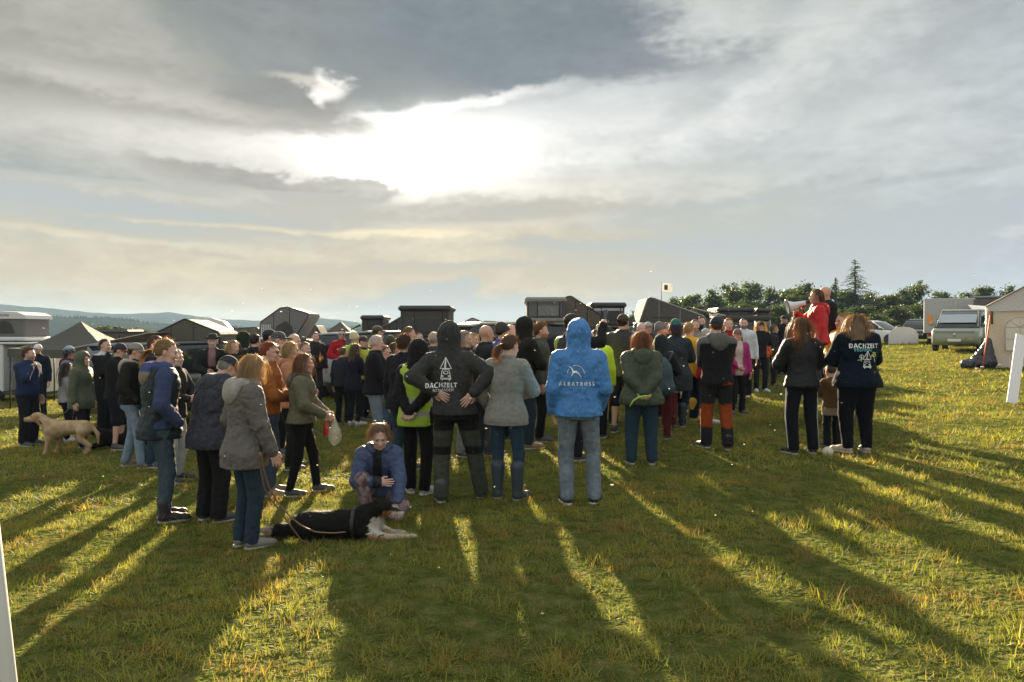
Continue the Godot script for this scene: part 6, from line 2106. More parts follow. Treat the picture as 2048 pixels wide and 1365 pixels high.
# ---------------------------------------------------------------- dogs
func fur_on(net: Array, cols: PackedColorArray, count: int, ln: float, wid: float, seed_: int) -> ArrayMesh:
	var rng := RandomNumberGenerator.new()
	rng.seed = seed_
	var v: PackedVector3Array = net[0].duplicate()
	var nn: PackedVector3Array = net[1].duplicate()
	var c := cols.duplicate()
	var idx: PackedInt32Array = net[2].duplicate()
	var n := v.size()
	for i in count:
		var q := rng.randi() % n
		var p := v[q]
		var nr := nn[q]
		var tg := (nr * 0.55 + Vector3(0, -0.5, -0.75) + Vector3(rng.randfn(), rng.randfn(), rng.randfn()) * 0.25).normalized()
		var side := tg.cross(nr).normalized() * wid
		var e := p + tg * ln * rng.randf_range(0.5, 1.2)
		var b := v.size()
		v.append(p - side); v.append(p + side); v.append(e)
		var fn := (v[b + 2] - v[b]).cross(v[b + 1] - v[b]).normalized()
		if fn.dot(nr) < 0.0:
			fn = -fn
			idx.append_array(PackedInt32Array([b, b + 2, b + 1]))
		else:
			idx.append_array(PackedInt32Array([b, b + 1, b + 2]))
		for k in 3:
			nn.append(fn)
			c.append(cols[q] * rng.randf_range(0.75, 1.35))
	return mesh_of(v, nn, idx, c)

func dog_thing(label: String, x: float, z: float, yaw: float, f: Field, h: float, paint: Callable, fur: int, ln: float) -> Node3D:
	var o := thing("dog", label, "dog", gp(x, z), deg_to_rad(yaw), "dogs on the meadow")
	var net := f.net(h)
	var c := PackedColorArray()
	for p in net[0]:
		c.append(paint.call(p))
	part("body", fur_on(net, c, fur, ln, 0.0035, 5), mats.fur, o)
	return o

func build_dogs() -> void:
	# yellow dog standing, facing left
	var f := Field.new()
	f.ball(Vector3(0, 0.40, 0.2), Vector3(0.115, 0.16, 0.17), 0.04)
	f.cone(Vector3(0, 0.425, 0.16), Vector3(0, 0.44, -0.2), 0.13, 0.11, 0.04)
	f.ball(Vector3(0, 0.43, -0.27), Vector3(0.105, 0.12, 0.13), 0.03)
	for sd in [-1.0, 1.0]:
		var st1: float = 0.05 * sd
		f.cone(Vector3(sd * 0.075, 0.38, 0.24), Vector3(sd * 0.08, 0.26, 0.20 + st1), 0.07, 0.05, 0.03)
		f.cone(Vector3(sd * 0.08, 0.26, 0.20 + st1), Vector3(sd * 0.08, 0.10, 0.225 + st1), 0.044, 0.032, 0.02)
		f.cone(Vector3(sd * 0.08, 0.10, 0.225 + st1), Vector3(sd * 0.08, 0.035, 0.25 + st1), 0.031, 0.036, 0.015)
		f.cone(Vector3(sd * 0.085, 0.38, -0.26), Vector3(sd * 0.09, 0.26, -0.19 - st1), 0.085, 0.05, 0.03)
		f.cone(Vector3(sd * 0.09, 0.26, -0.19 - st1), Vector3(sd * 0.09, 0.15, -0.335 - st1), 0.055, 0.034, 0.02)
		f.cone(Vector3(sd * 0.09, 0.15, -0.335 - st1), Vector3(sd * 0.09, 0.04, -0.30 - st1), 0.032, 0.032, 0.015)
		f.ball(Vector3(sd * 0.09, 0.028, -0.28 - st1), Vector3(0.028, 0.026, 0.045), 0.015)
		f.ball(Vector3(sd * 0.084, 0.6, 0.42), Vector3(0.016, 0.056, 0.04), 0.01)
	f.cone(Vector3(0, 0.47, 0.26), Vector3(0, 0.57, 0.39), 0.11, 0.085, 0.04)
	f.ball(Vector3(0, 0.61, 0.45), Vector3(0.08, 0.078, 0.09), 0.03)
	f.cone(Vector3(0, 0.585, 0.52), Vector3(0, 0.57, 0.615), 0.054, 0.04, 0.02)
	f.ball(Vector3(0, 0.592, 0.65), Vector3(0.02, 0.016, 0.014), 0.008)
	f.cone(Vector3(0, 0.47, -0.37), Vector3(0, 0.33, -0.47), 0.036, 0.03, 0.03)
	f.cone(Vector3(0, 0.33, -0.47), Vector3(0, 0.17, -0.48), 0.03, 0.014, 0.02)
	var lab := dog_thing("yellow short haired dog standing, facing left beside the bearded person", -7.2, -12.1, -84.0, f, 0.0155, func(p: Vector3) -> Color:
		if p.z > 0.64 and p.y > 0.57:
			return Color(0.02, 0.015, 0.012)
		if absf(p.x) > 0.035 and p.z > 0.50 and p.z < 0.53 and p.y > 0.62 and p.y < 0.635:
			return Color(0.02, 0.015, 0.012)
		if absf(p.x) > 0.07 and p.y > 0.55 and p.z > 0.38:
			return Color(0.36, 0.22, 0.10)
		return Color(0.40, 0.27, 0.13).lerp(Color(0.56, 0.43, 0.27), clampf(0.45 + 0.9 * fold_noise.get_noise_3d(p.x * 8.0, p.y * 8.0, p.z * 8.0), 0.0, 1.0)), 3000, 0.02)
	var s := st()
	var rr := []
	for q in [-0.012, 0.012]:
		var ring := []
		for i in 16:
			var a := TAU * i / 16.0
			var bs := Basis(Vector3.RIGHT, -0.85)
			ring.append(Vector3(0, 0.53, 0.35) + bs * Vector3(cos(a) * 0.102, q, sin(a) * 0.104))
		rr.append(ring)
	add_loft(s, rr, false)
	part("collar", done(s), mat("dark_leather", rgb(0.05, 0.025, 0.015), 0.6), lab)
	# black, white and tan dog lying in front, facing right
	f = Field.new()
	f.ball(Vector3(0, 0.115, -0.30), Vector3(0.135, 0.125, 0.19), 0.05)
	f.ball(Vector3(0, 0.135, -0.04), Vector3(0.118, 0.118, 0.26), 0.06)
	f.ball(Vector3(0, 0.155, 0.2), Vector3(0.118, 0.145, 0.16), 0.05)
	f.ball(Vector3(0.11, 0.085, -0.27), Vector3(0.06, 0.085, 0.14), 0.02)
	f.cone(Vector3(0.12, 0.05, -0.15), Vector3(0.15, 0.03, -0.04), 0.04, 0.028, 0.02)
	f.cone(Vector3(0, 0.21, 0.24), Vector3(-0.02, 0.275, 0.33), 0.10, 0.08, 0.05)
	f.ball(Vector3(-0.03, 0.30, 0.37), Vector3(0.072, 0.068, 0.088), 0.02)
	f.cone(Vector3(-0.045, 0.28, 0.44), Vector3(-0.07, 0.255, 0.54), 0.04, 0.025, 0.015)
	for sd in [-1.0, 1.0]:
		f.cone(Vector3(-0.03 + sd * 0.05, 0.355, 0.345), Vector3(-0.03 + sd * 0.088, 0.32, 0.36), 0.022, 0.012, 0.008)
		f.cone(Vector3(-0.03 + sd * 0.088, 0.32, 0.36), Vector3(-0.03 + sd * 0.092, 0.275, 0.375), 0.018, 0.008, 0.008)
		f.cone(Vector3(sd * 0.085, 0.10, 0.24), Vector3(sd * 0.095, 0.045, 0.36), 0.055, 0.04, 0.03)
		f.cone(Vector3(sd * 0.095, 0.042, 0.36), Vector3(sd * 0.06 + 0.01, 0.034, 0.56 - 0.06 * sd), 0.034, 0.026, 0.02)
		f.ball(Vector3(sd * 0.055 + 0.01, 0.034, 0.585 - 0.06 * sd), Vector3(0.032, 0.028, 0.045), 0.015)
	f.cone(Vector3(0, 0.08, -0.46), Vector3(0.03, 0.055, -0.60), 0.05, 0.055, 0.03)
	f.cone(Vector3(0.03, 0.055, -0.60), Vector3(0.06, 0.04, -0.80), 0.055, 0.02, 0.02)
	f.noise = fold_noise
	f.fold = 0.008
	f.fold_scale = Vector3(22, 16, 14)
	var collie := dog_thing("black, white and tan dog lying in the grass beside crouching girl", -1.44, -6.42, 86.0, f, 0.0145, func(p: Vector3) -> Color:
		var w := fold_noise.get_noise_3d(p.x * 11.0, p.y * 11.0, p.z * 11.0) * 0.03
		if p.z < -0.68 + w:
			return Color(0.42, 0.36, 0.27)
		if p.z > 0.455 and p.y > 0.2:
			return Color(0.5, 0.46, 0.4) if p.y < 0.275 or absf(p.x + 0.05) < 0.014 else Color(0.03, 0.022, 0.018)
		if p.z > 0.38 and p.y > 0.2 and p.y < 0.30 + w:
			return Color(0.28, 0.12, 0.04) if p.y < 0.285 else Color(0.014, 0.012, 0.011)
		if p.y < 0.085 + w and p.z > 0.40:
			return Color(0.5, 0.42, 0.31)
		if p.y < 0.075 + w and p.z > 0.25:
			return Color(0.42, 0.25, 0.12)
		if p.z > 0.27 + w and p.y < 0.23 and p.y > 0.07:
			return Color(0.55, 0.51, 0.44)
		if p.x > 0.1 and p.y < 0.085 + w and p.z > -0.16 and p.z < 0.05:
			return Color(0.33, 0.18, 0.09)
		return Color(0.014, 0.0125, 0.0115), 7000, 0.05)
	collie.scale = Vector3.ONE * 0.94
	# harness with a steel chain
	s = st()
	rr = []
	for q in [-0.016, 0.016]:
		var ring := []
		for i in 18:
			var a := TAU * i / 18.0
			ring.append(Vector3(cos(a) * 0.128, 0.146 + sin(a) * 0.142, 0.10 + q))
		rr.append(ring)
	add_loft(s, rr, false)
	part("harness", done(s), mats.black_plastic, collie)
	var lo := Vector3(0.14, 0.07, 0.0)
	var hi_ := Vector3(0.10, 0.26, 0.10)
	for i in 9:
		var t := (i + 0.5) / 9.0
		var p := lo.lerp(hi_, t) + Vector3(0.02 * sin(PI * t), 0, 0)
		var ls := st()
		var ring := []
		var dirn := (hi_ - lo).normalized()
		var sdv := dirn.cross(Vector3.RIGHT if i % 2 == 0 else Vector3.FORWARD).normalized()
		for k in 9:
			var a := TAU * k / 8.0
			ring.append(p + dirn * cos(a) * 0.017 + sdv * sin(a) * 0.009)
		add_tube(ls, ring, [0.003], 5, false)
		part("chain_link", done(ls), mats.steel, collie)
	# black dog lying behind the yellow one
	f = Field.new()
	f.ball(Vector3(0, 0.14, -0.2), Vector3(0.14, 0.14, 0.2), 0.06)
	f.ball(Vector3(0, 0.17, 0.05), Vector3(0.13, 0.15, 0.22), 0.08)
	f.cone(Vector3(0, 0.24, 0.2), Vector3(0, 0.30, 0.32), 0.09, 0.07, 0.05)
	f.ball(Vector3(0, 0.31, 0.36), Vector3(0.07, 0.07, 0.085), 0.03)
	f.cone(Vector3(0, 0.295, 0.42), Vector3(0, 0.275, 0.50), 0.04, 0.028, 0.02)
	f.cone(Vector3(0, 0.08, -0.36), Vector3(0.02, 0.04, -0.58), 0.04, 0.02, 0.03)
	for sd in [-1.0, 1.0]:
		f.ball(Vector3(sd * 0.065, 0.32, 0.34), Vector3(0.014, 0.045, 0.035), 0.012)
		f.cone(Vector3(sd * 0.08, 0.09, 0.2), Vector3(sd * 0.08, 0.035, 0.42), 0.05, 0.028, 0.03)
		f.ball(Vector3(sd * 0.11, 0.08, -0.18), Vector3(0.06, 0.08, 0.13), 0.03)
	dog_thing("plain black dog lying behind the yellow dog", -6.62, -12.55, -70.0, f, 0.02, func(_p: Vector3) -> Color: return Color(0.012, 0.011, 0.011), 900, 0.025)

func cord(called: String, label: String, category: String, pts: Array, r: float, m: Material) -> void:
	var cv := Curve3D.new()
	for i in pts.size():
		var a: Vector3 = pts[maxi(i - 1, 0)]
		var b: Vector3 = pts[mini(i + 1, pts.size() - 1)]
		cv.add_point(pts[i], (a - b) * 0.18, (b - a) * 0.18)
	var line := []
	var ln := cv.get_baked_length()
	var n := 26
	for i in n + 1:
		line.append(cv.sample_baked(ln * i / n))
	var o := part(called, tube_mesh(line, [r], 6), m, self)
	o.set_meta("label", label)
	o.set_meta("category", category)

func build_small_things() -> void:
	var leather := mat("tan_leather", rgb(0.16, 0.085, 0.045), 0.45)
	var hand := Vector3(-2.02, 0.75, -5.98)
	cord("dog_lead", "brown leather dog lead looping from hand to the grass", "dog lead", [hand, Vector3(-2.02, 0.45, -6.08), Vector3(-1.92, 0.22, -6.2), Vector3(-1.78, g(-1.78, -6.3) + 0.03, -6.32), Vector3(-1.66, g(-1.66, -6.2) + 0.02, -6.22)], 0.006, leather)
	cord("dog_lead_001", "brown leather dog lead running from hand to the dog harness", "dog lead", [hand + Vector3(0.01, 0, 0), Vector3(-1.97, 0.45, -6.06), Vector3(-1.82, 0.2, -6.12), Vector3(-1.62, 0.06, -6.16), Vector3(-1.38, 0.05, -6.2)], 0.006, leather)
	cord("dog_lead_002", "thin dark lead from yellow dog's collar to the child", "dog lead", [Vector3(-7.5, g(-7.5, -12.1) + 0.56, -12.1), Vector3(-7.6, -0.3 + 0.65, -12.8), Vector3(-7.9, 0.55, -13.3)], 0.008, mats.black_plastic)
	# platform under the two speakers
	var b := thing("platform", "low wooden platform under the speaker with the megaphone", "platform", gp(5.08, -12.2), 0.0)
	var wood := mat("plank_wood", rgb(0.22, 0.16, 0.1), 0.8)
	for i in 7:
		part("plank", box_mesh(Vector3(0.86, 0.03, 0.15), Vector3(0, 0.485, -0.5 + 0.165 * i), 0.004), wood, b)
	for p in [[-0.36, -0.45], [0.36, -0.45], [-0.36, 0.45], [0.36, 0.45]]:
		part("leg", box_mesh(Vector3(0.08, 0.5, 0.08), Vector3(p[0], 0.22, p[1]), 0.006), wood, b)
	# pale ball at the heel of the track trousers
	b = thing("ball", "pale round ball in the grass beside track trousers", "ball", gp(3.92, -9.28) + Vector3(0, 0.06, 0))
	var sm := SphereMesh.new()
	sm.radius = 0.065
	sm.height = 0.13
	sm.radial_segments = 24
	sm.rings = 12
	part("ball_skin", sm, mat("pale_ball", rgb(0.5, 0.46, 0.36), 0.7), b)
	# gnats drifting in the low light
	var rng := RandomNumberGenerator.new()
	rng.seed = 40
	var s := st()
	add_box(s, Vector3.ZERO, Vector3(0.002, 0.002, 0.006), 0.0006)
	tri(s, Vector3(0, 0.001, 0.001), Vector3(0.007, 0.004, -0.003), Vector3(0.004, 0.003, 0.003))
	tri(s, Vector3(0, 0.001, 0.001), Vector3(-0.004, 0.003, 0.003), Vector3(-0.007, 0.004, -0.003))
	var mm := MultiMesh.new()
	mm.transform_format = MultiMesh.TRANSFORM_3D
	mm.mesh = done(s)
	mm.instance_count = 200
	for i in 200:
		var d := rng.randf_range(2.5, 9.0)
		var a := rng.randf_range(-0.6, 0.6)
		var bs := Basis.from_euler(Vector3(rng.randf() * TAU, rng.randf() * TAU, 0)).scaled(Vector3.ONE * rng.randf_range(0.4, 0.9))
		mm.set_instance_transform(i, Transform3D(bs, Vector3(sin(a) * d, rng.randf_range(0.7, 2.0), -cos(a) * d)))
	var gn_ := MultiMeshInstance3D.new()
	gn_.name = "gnat_swarm"
	gn_.multimesh = mm
	var gm := mat("gnat", rgb(0.4, 0.36, 0.28), 0.4)
	gm.backlight_enabled = true
	gm.backlight = rgb(0.8, 0.8, 0.7)
	gn_.material_override = gm
	gn_.set_meta("kind", "stuff")
	gn_.set_meta("label", "tiny pale gnats drifting in the low sunlight")
	gn_.set_meta("category", "insects")
	add_child(gn_)

func build_people() -> void:
	build_libraries()
	print("libraries ", Time.get_ticks_msec())
	crowd()
	crouching_girl()
	print("jobs ", jobs.size(), " ", Time.get_ticks_msec())
	run_jobs()
# ---------------------------------------------------------------- trees
func leaf_crown(rng: RandomNumberGenerator, clumps: int, leaves: int, size: float, squash: float) -> ArrayMesh:
	# leaf faces gathered in clumps through a unit crown, with gaps between
	var v := PackedVector3Array()
	var c := PackedColorArray()
	var idx := PackedInt32Array()
	# several lobes of different size give the crown an uneven outline
	var lobes := []
	for k in 8:
		var a := rng.randf() * TAU
		var y := rng.randf_range(0.18, 0.8)
		var off := rng.randf_range(0.1, 0.34) * (1.15 - absf(y - 0.4))
		lobes.append([Vector3(cos(a) * off, y, sin(a) * off), rng.randf_range(0.13, 0.26)])
	lobes.append([Vector3(rng.randf_range(-0.1, 0.1), 0.84, 0), 0.15])
	lobes.append([Vector3(0, 0.4, 0), 0.34])
	for k in clumps:
		var lb: Array = lobes[rng.randi() % lobes.size()]
		var dn := Vector3(rng.randfn(), rng.randfn() * squash, rng.randfn()).normalized()
		var p: Vector3 = (lb[0] as Vector3) + dn * float(lb[1]) * pow(rng.randf(), 0.4)
		var cr := rng.randf_range(0.04, 0.10)
		var tone := rng.randf_range(0.6, 1.4)
		for i in leaves:
			var q := p + Vector3(rng.randfn(), rng.randfn() * 0.7, rng.randfn()) * cr * 0.6
			var a := Vector3(rng.randfn(), rng.randfn(), rng.randfn()).normalized()
			var b := a.cross(Vector3(rng.randfn(), rng.randfn(), rng.randfn())).normalized()
			var s := size * rng.randf_range(0.6, 1.3)
			var n := v.size()
			v.append(q - a * s); v.append(q + b * s * 0.6); v.append(q + a * s); v.append(q - b * s * 0.6)
			var col := Color(0.032, 0.055, 0.014).lerp(Color(0.075, 0.095, 0.024), rng.randf()) * tone
			for z in 4:
				c.append(col)
			idx.append_array(PackedInt32Array([n, n + 1, n + 2, n, n + 2, n + 3]))
	return mesh_of(v, PackedVector3Array(), idx, c)

func trunk_mesh(rng: RandomNumberGenerator) -> ArrayMesh:
	var s := st()
	add_tube(s, [Vector3(0, -0.04, 0), Vector3(0.01, 0.25, 0.0), Vector3(-0.01, 0.5, 0.01), Vector3(0.0, 0.8, 0.0)], [0.035, 0.026, 0.018, 0.006], 7)
	for i in 7:
		var y := rng.randf_range(0.2, 0.65)
		var a := rng.randf() * TAU
		var r := rng.randf_range(0.2, 0.36)
		add_tube(s, [Vector3(0, y, 0), Vector3(cos(a) * r * 0.5, y + 0.1, sin(a) * r * 0.5), Vector3(cos(a) * r, y + 0.22, sin(a) * r)], [0.012, 0.008, 0.003], 5)
	return done(s)

func spot(px: float, py: float, d: float) -> Vector3:
	return Vector3((px - 1024.0) / 1500.0 * d, 1.73 + (660.0 - py) / 1500.0 * d, -d)

func build_trees() -> void:
	var rng := RandomNumberGenerator.new()
	rng.seed = 99
	var leaf := mat("leaf", Color.WHITE, 0.55)
	leaf.vertex_color_use_as_albedo = true
	leaf.backlight_enabled = true
	leaf.backlight = rgb(0.8, 0.85, 0.4)
	var bark := mat("bark", rgb(0.06, 0.045, 0.03), 0.95)
	var crowns := []
	var trunks := []
	for i in 5:
		crowns.append(leaf_crown(rng, 190, 44, 0.021, 0.95))
		trunks.append(trunk_mesh(rng))
	var ord_ := ["first", "second", "third", "fourth", "fifth", "sixth", "seventh", "eighth", "ninth", "tenth", "eleventh", "twelfth", "thirteenth", "fourteenth", "fifteenth", "sixteenth", "seventeenth", "eighteenth"]
	var row := [[1348, 596, 78], [1382, 588, 84], [1424, 580, 80], [1466, 570, 86], [1502, 566, 90], [1542, 576, 84], [1582, 574, 88], [1614, 567, 84], [1654, 576, 88], [1694, 582, 84], [1738, 584, 86], [1772, 588, 82], [1806, 580, 86], [1836, 566, 88], [1880, 584, 90], [1930, 586, 92], [1966, 572, 90], [2020, 572, 88]]
	for i in row.size():
		var r: Array = row[i]
		var top := spot(r[0], r[1], r[2])
		tree("broadleaf_tree", "broadleaf tree, %s from the left in the row beyond the camp" % ord_[i], top, rng.randf_range(4.2, 7.4), crowns[i % 5], trunks[i % 5], leaf, bark, rng, "trees beyond the camp")
	var low := [[1400, 612, 72], [1480, 606, 72], [1560, 610, 70], [1640, 608, 70], [1720, 612, 68], [1790, 612, 70], [1850, 606, 72]]
	for i in low.size():
		var r: Array = low[i]
		tree("bush", "low leafy bush, %s from the left along the foot of the tree row" % ord_[i], spot(r[0], r[1], r[2]), rng.randf_range(5.0, 6.5), crowns[(i + 2) % 5], trunks[i % 5], leaf, bark, rng, "bushes below the trees")
	for r in [[1272, 622, 70, "small bushy tree between the camp tents and tilted tent"], [1664, 634, 58, "sunlit young tree before the dark wood"], [1712, 640, 60, "sunlit shrub right of the young tree before the dark wood"], [1748, 628, 62, "tall shrub behind the white pop up tent"]]:
		tree("shrub", r[3], spot(r[0], r[1], r[2]), 4.2, crowns[2], trunks[1], leaf, bark, rng, "shrubs")
	var far := [[180, 655], [205, 651], [232, 653], [262, 655], [285, 660]]
	for i in far.size():
		tree("valley_tree", "pale green tree in the valley, %s from the left behind the gazebo" % ord_[i], spot(far[i][0], far[i][1], 118.0), 6.0, crowns[i % 5], trunks[0], leaf, bark, rng, "trees in the valley")
	spruce("tall dark spruce rising above the tree row", spot(1710, 519, 84), 3.3, rng, leaf, bark)
	spruce("small spruce tip left of the tall spruce", spot(1671, 556, 88), 1.7, rng, leaf, bark)

func tree(called: String, label: String, top: Vector3, wide: float, crown: Mesh, trunk: Mesh, leaf: Material, bark: Material, rng: RandomNumberGenerator, group: String) -> void:
	var gy := g(top.x, top.z)
	var h := top.y - gy
	var o := thing(called, label, "tree" if called != "bush" and called != "shrub" else "bush", Vector3(top.x, gy, top.z), rng.randf() * TAU, group)
	var t := part("trunk", trunk, bark, o)
	t.scale = Vector3(h * 0.9, h, h * 0.9)
	var c := part("crown", crown, leaf, o)
	var lift := 0.1 if called != "valley_tree" else 0.2
	c.position.y = h * lift - 0.2
	c.scale = Vector3(wide, h * (1.0 - lift) * 1.0 + 0.2, wide)

func spruce(label: String, top: Vector3, wide: float, rng: RandomNumberGenerator, leaf: Material, bark: Material) -> void:
	var gy := g(top.x, top.z)
	var h := top.y - gy
	var o := thing("spruce", label, "tree", Vector3(top.x, gy, top.z), 0.0, "spruces")
	part("trunk", tube_mesh([Vector3(0, -0.1, 0), Vector3(0, h * 0.6, 0), Vector3(0, h * 0.99, 0)], [0.22, 0.1, 0.015], 7), bark, o)
	var v := PackedVector3Array()
	var c := PackedColorArray()
	var idx := PackedInt32Array()
	var y := h * 0.2
	while y < h * 0.985:
		var t := 1.0 - y / h
		var n := 6 if t > 0.1 else 4
		for b in n:
			var a := rng.randf() * TAU
			var ln := wide * (0.12 + t * 1.15) * rng.randf_range(0.55, 1.1)
			ln = minf(ln, wide)
			var p := Vector3(0, y + rng.randf_range(-0.1, 0.1), 0)
			var dirn := Vector3(cos(a), 0.25, sin(a))
			var m := int(ln / 0.09) + 2
			for i in m:
				var f := float(i) / m
				var q := p + dirn * ln * f + Vector3(0, -0.55 * ln * f * f * 0.6, 0)
				for k in 2:
					var s := Vector3(rng.randfn(), rng.randfn() * 0.4 - 0.5, rng.randfn()).normalized() * rng.randf_range(0.1, 0.24)
					var w := s.cross(Vector3(rng.randfn(), rng.randfn(), rng.randfn())).normalized() * 0.035
					var z := v.size()
					v.append(q - w); v.append(q + w); v.append(q + s)
					for e in 3:
						c.append(Color(0.02, 0.035, 0.016) * rng.randf_range(0.7, 1.3))
					idx.append_array(PackedInt32Array([z, z + 1, z + 2]))
		y += h * rng.randf_range(0.018, 0.03)
	part("crown", mesh_of(v, PackedVector3Array(), idx, c), leaf, o)

# ---------------------------------------------------------------- vehicles
func paint(key: String, c: Color) -> StandardMaterial3D:
	var m := mat("paint_" + key, c, 0.35)
	m.clearcoat_enabled = true
	m.clearcoat = 0.6
	m.clearcoat_roughness = 0.1
	return m

func car_ring(z: float, y0: float, y1: float, w: float, r: float) -> Array:
	var ring := []
	for q in [[1, -1], [1, 1], [-1, 1], [-1, -1]]:
		for k in 4:
			var a: float = {[1, -1]: -PI / 2, [1, 1]: 0.0, [-1, 1]: PI / 2, [-1, -1]: PI}[q] + PI / 2 * k / 3.0
			ring.append(Vector3(q[0] * (w - r) + cos(a) * r, (y0 + y1) * 0.5 + q[1] * ((y1 - y0) * 0.5 - r) + sin(a) * r, z))
	return ring

func car(label: String, at: Vector3, yaw: float, m: Material, kind := "estate", group := "parked cars") -> Node3D:
	var o := thing("parked_car" if kind != "van" else "parked_van", label, "car" if kind != "van" else "van", at, deg_to_rad(yaw), group)
	var L := 2.15
	var body := []
	var cab := []
	var roof := []
	var w := 0.88
	var top := 1.48
	if kind == "estate":
		for k in [[-2.15, 0.35, 0.62, 0.78], [-2.1, 0.26, 0.86, 0.85], [-1.4, 0.24, 0.92, 0.88], [0.4, 0.24, 0.92, 0.88], [1.0, 0.24, 0.88, 0.88], [1.8, 0.26, 0.76, 0.84], [2.12, 0.32, 0.6, 0.74]]:
			body.append(car_ring(k[0], k[1], k[2], k[3], 0.09))
		cab = [car_ring(-2.02, 0.88, 0.94, 0.78, 0.02), car_ring(-1.65, 0.88, 1.42, 0.68, 0.06), car_ring(-0.1, 0.88, 1.46, 0.68, 0.06), car_ring(0.3, 0.88, 1.38, 0.69, 0.06), car_ring(1.02, 0.86, 0.92, 0.76, 0.02)]
		roof = [car_ring(-1.7, 1.40, 1.445, 0.64, 0.02), car_ring(-1.3, 1.43, 1.49, 0.66, 0.025), car_ring(-0.2, 1.44, 1.50, 0.66, 0.025), car_ring(0.25, 1.38, 1.43, 0.64, 0.02)]
	elif kind == "suv":
		top = 1.75
		for k in [[-2.2, 0.45, 0.8, 0.82], [-2.15, 0.36, 1.08, 0.9], [-1.4, 0.34, 1.12, 0.93], [0.6, 0.34, 1.12, 0.93], [1.1, 0.34, 1.06, 0.93], [1.9, 0.36, 0.98, 0.9], [2.2, 0.42, 0.8, 0.82]]:
			body.append(car_ring(k[0], k[1], k[2], k[3], 0.1))
		cab = [car_ring(-2.12, 1.06, 1.14, 0.84, 0.02), car_ring(-1.98, 1.06, 1.70, 0.76, 0.06), car_ring(0.1, 1.06, 1.73, 0.76, 0.06), car_ring(0.5, 1.06, 1.66, 0.76, 0.06), car_ring(1.05, 1.04, 1.1, 0.82, 0.02)]
		roof = [car_ring(-2.0, 1.69, 1.735, 0.74, 0.02), car_ring(-1.5, 1.71, 1.78, 0.75, 0.03), car_ring(0.1, 1.72, 1.78, 0.75, 0.03), car_ring(0.48, 1.66, 1.71, 0.74, 0.02)]
	else:
		top = 1.86
		w = 0.92
		for k in [[-2.25, 0.42, 0.9, 0.84], [-2.22, 0.3, 1.05, 0.9], [-1.4, 0.27, 1.08, 0.93], [1.0, 0.27, 1.08, 0.93], [1.5, 0.27, 1.05, 0.92], [2.05, 0.3, 0.92, 0.89], [2.22, 0.36, 0.72, 0.8]]:
			body.append(car_ring(k[0], k[1], k[2], k[3], 0.1))
		cab = [car_ring(-2.18, 1.04, 1.78, 0.82, 0.06), car_ring(-0.4, 1.04, 1.82, 0.82, 0.06), car_ring(0.62, 1.04, 1.76, 0.81, 0.06), car_ring(1.58, 1.0, 1.08, 0.86, 0.02)]
		roof = [car_ring(-2.2, 1.75, 1.80, 0.80, 0.02), car_ring(-2.0, 1.79, 1.86, 0.80, 0.03), car_ring(-0.3, 1.81, 1.88, 0.80, 0.03), car_ring(0.55, 1.76, 1.81, 0.79, 0.02)]
	var s := st()
	add_loft(s, body)
	part("car_body", done(s), m, o)
	s = st()
	add_loft(s, cab)
	part("window_band", done(s), mats.dark_glass, o)
	s = st()
	add_loft(s, roof)
	part("car_roof", done(s), m, o)
	# pillars that frame the glass
	for sd in [-1.0, 1.0]:
		var f: Array = cab[-1]
		var b: Array = cab[-2]
		part("pillar", tube_mesh([Vector3(sd * 0.80, cab[-1][5].y, cab[-1][0].z), Vector3(sd * 0.70, roof[-1][5].y - 0.02, roof[-1][0].z)], [0.035], 6), m, o)
		part("pillar", tube_mesh([Vector3(sd * 0.82, cab[0][1].y + 0.02, -0.1), Vector3(sd * 0.69, top - 0.06, -0.15)], [0.04], 6), m, o)
		part("pillar", tube_mesh([Vector3(sd * 0.82, body[1][5].y, -1.95), Vector3(sd * 0.69, top - 0.06, -1.75)], [0.05], 6), m, o)
		var hl := part("headlight", box_mesh(Vector3(0.34, 0.13, 0.08), Vector3(sd * 0.60, body[-2][5].y - 0.16, body[-1][0].z - 0.1), 0.03), mat("lamp_glass", rgb(0.5, 0.52, 0.54), 0.1), o)
		hl.rotation.y = 0.0
		part("tail_light", box_mesh(Vector3(0.14, 0.3, 0.06), Vector3(sd * 0.74, 0.86, -L + 0.0), 0.02), mat("red_lamp", rgb(0.3, 0.01, 0.01), 0.2), o)
		part("mirror", box_mesh(Vector3(0.16, 0.13, 0.1), Vector3(sd * 1.0, 1.05 if kind == "estate" else 1.2, 0.85 if kind != "van" else 1.25), 0.03), m, o)
		for z in [-1.3, 1.35]:
			var wh := Node3D.new()
			wh.name = "wheel"
			o.add_child(wh, true)
			wh.position = Vector3(sd * (w - 0.08), 0.32, z)
			wh.rotation.z = PI / 2
			part("tyre", lathe([[0.2, -0.1], [0.3, -0.1], [0.325, -0.06], [0.325, 0.06], [0.3, 0.1], [0.2, 0.1]], 18), mats.rubber, wh)
			part("rim", lathe([[0.21, -0.085], [0.21, 0.085]], 12), mat("alloy", rgb(0.3, 0.3, 0.31), 0.4, 0.6), wh)
	part("number_plate", box_mesh(Vector3(0.5, 0.11, 0.015), Vector3(0, 0.5, body[-1][0].z + 0.03), 0.003), mat("plate_white", rgb(0.6, 0.6, 0.58), 0.5), o)
	part("number_plate", box_mesh(Vector3(0.5, 0.11, 0.015), Vector3(0, 0.7, -L - 0.06), 0.003), mats.plate_white, o)
	part("bumper_grille", box_mesh(Vector3(1.1, 0.12, 0.03), Vector3(0, 0.68, body[-1][0].z - 0.035), 0.01), mats.black_plastic, o)
	return o

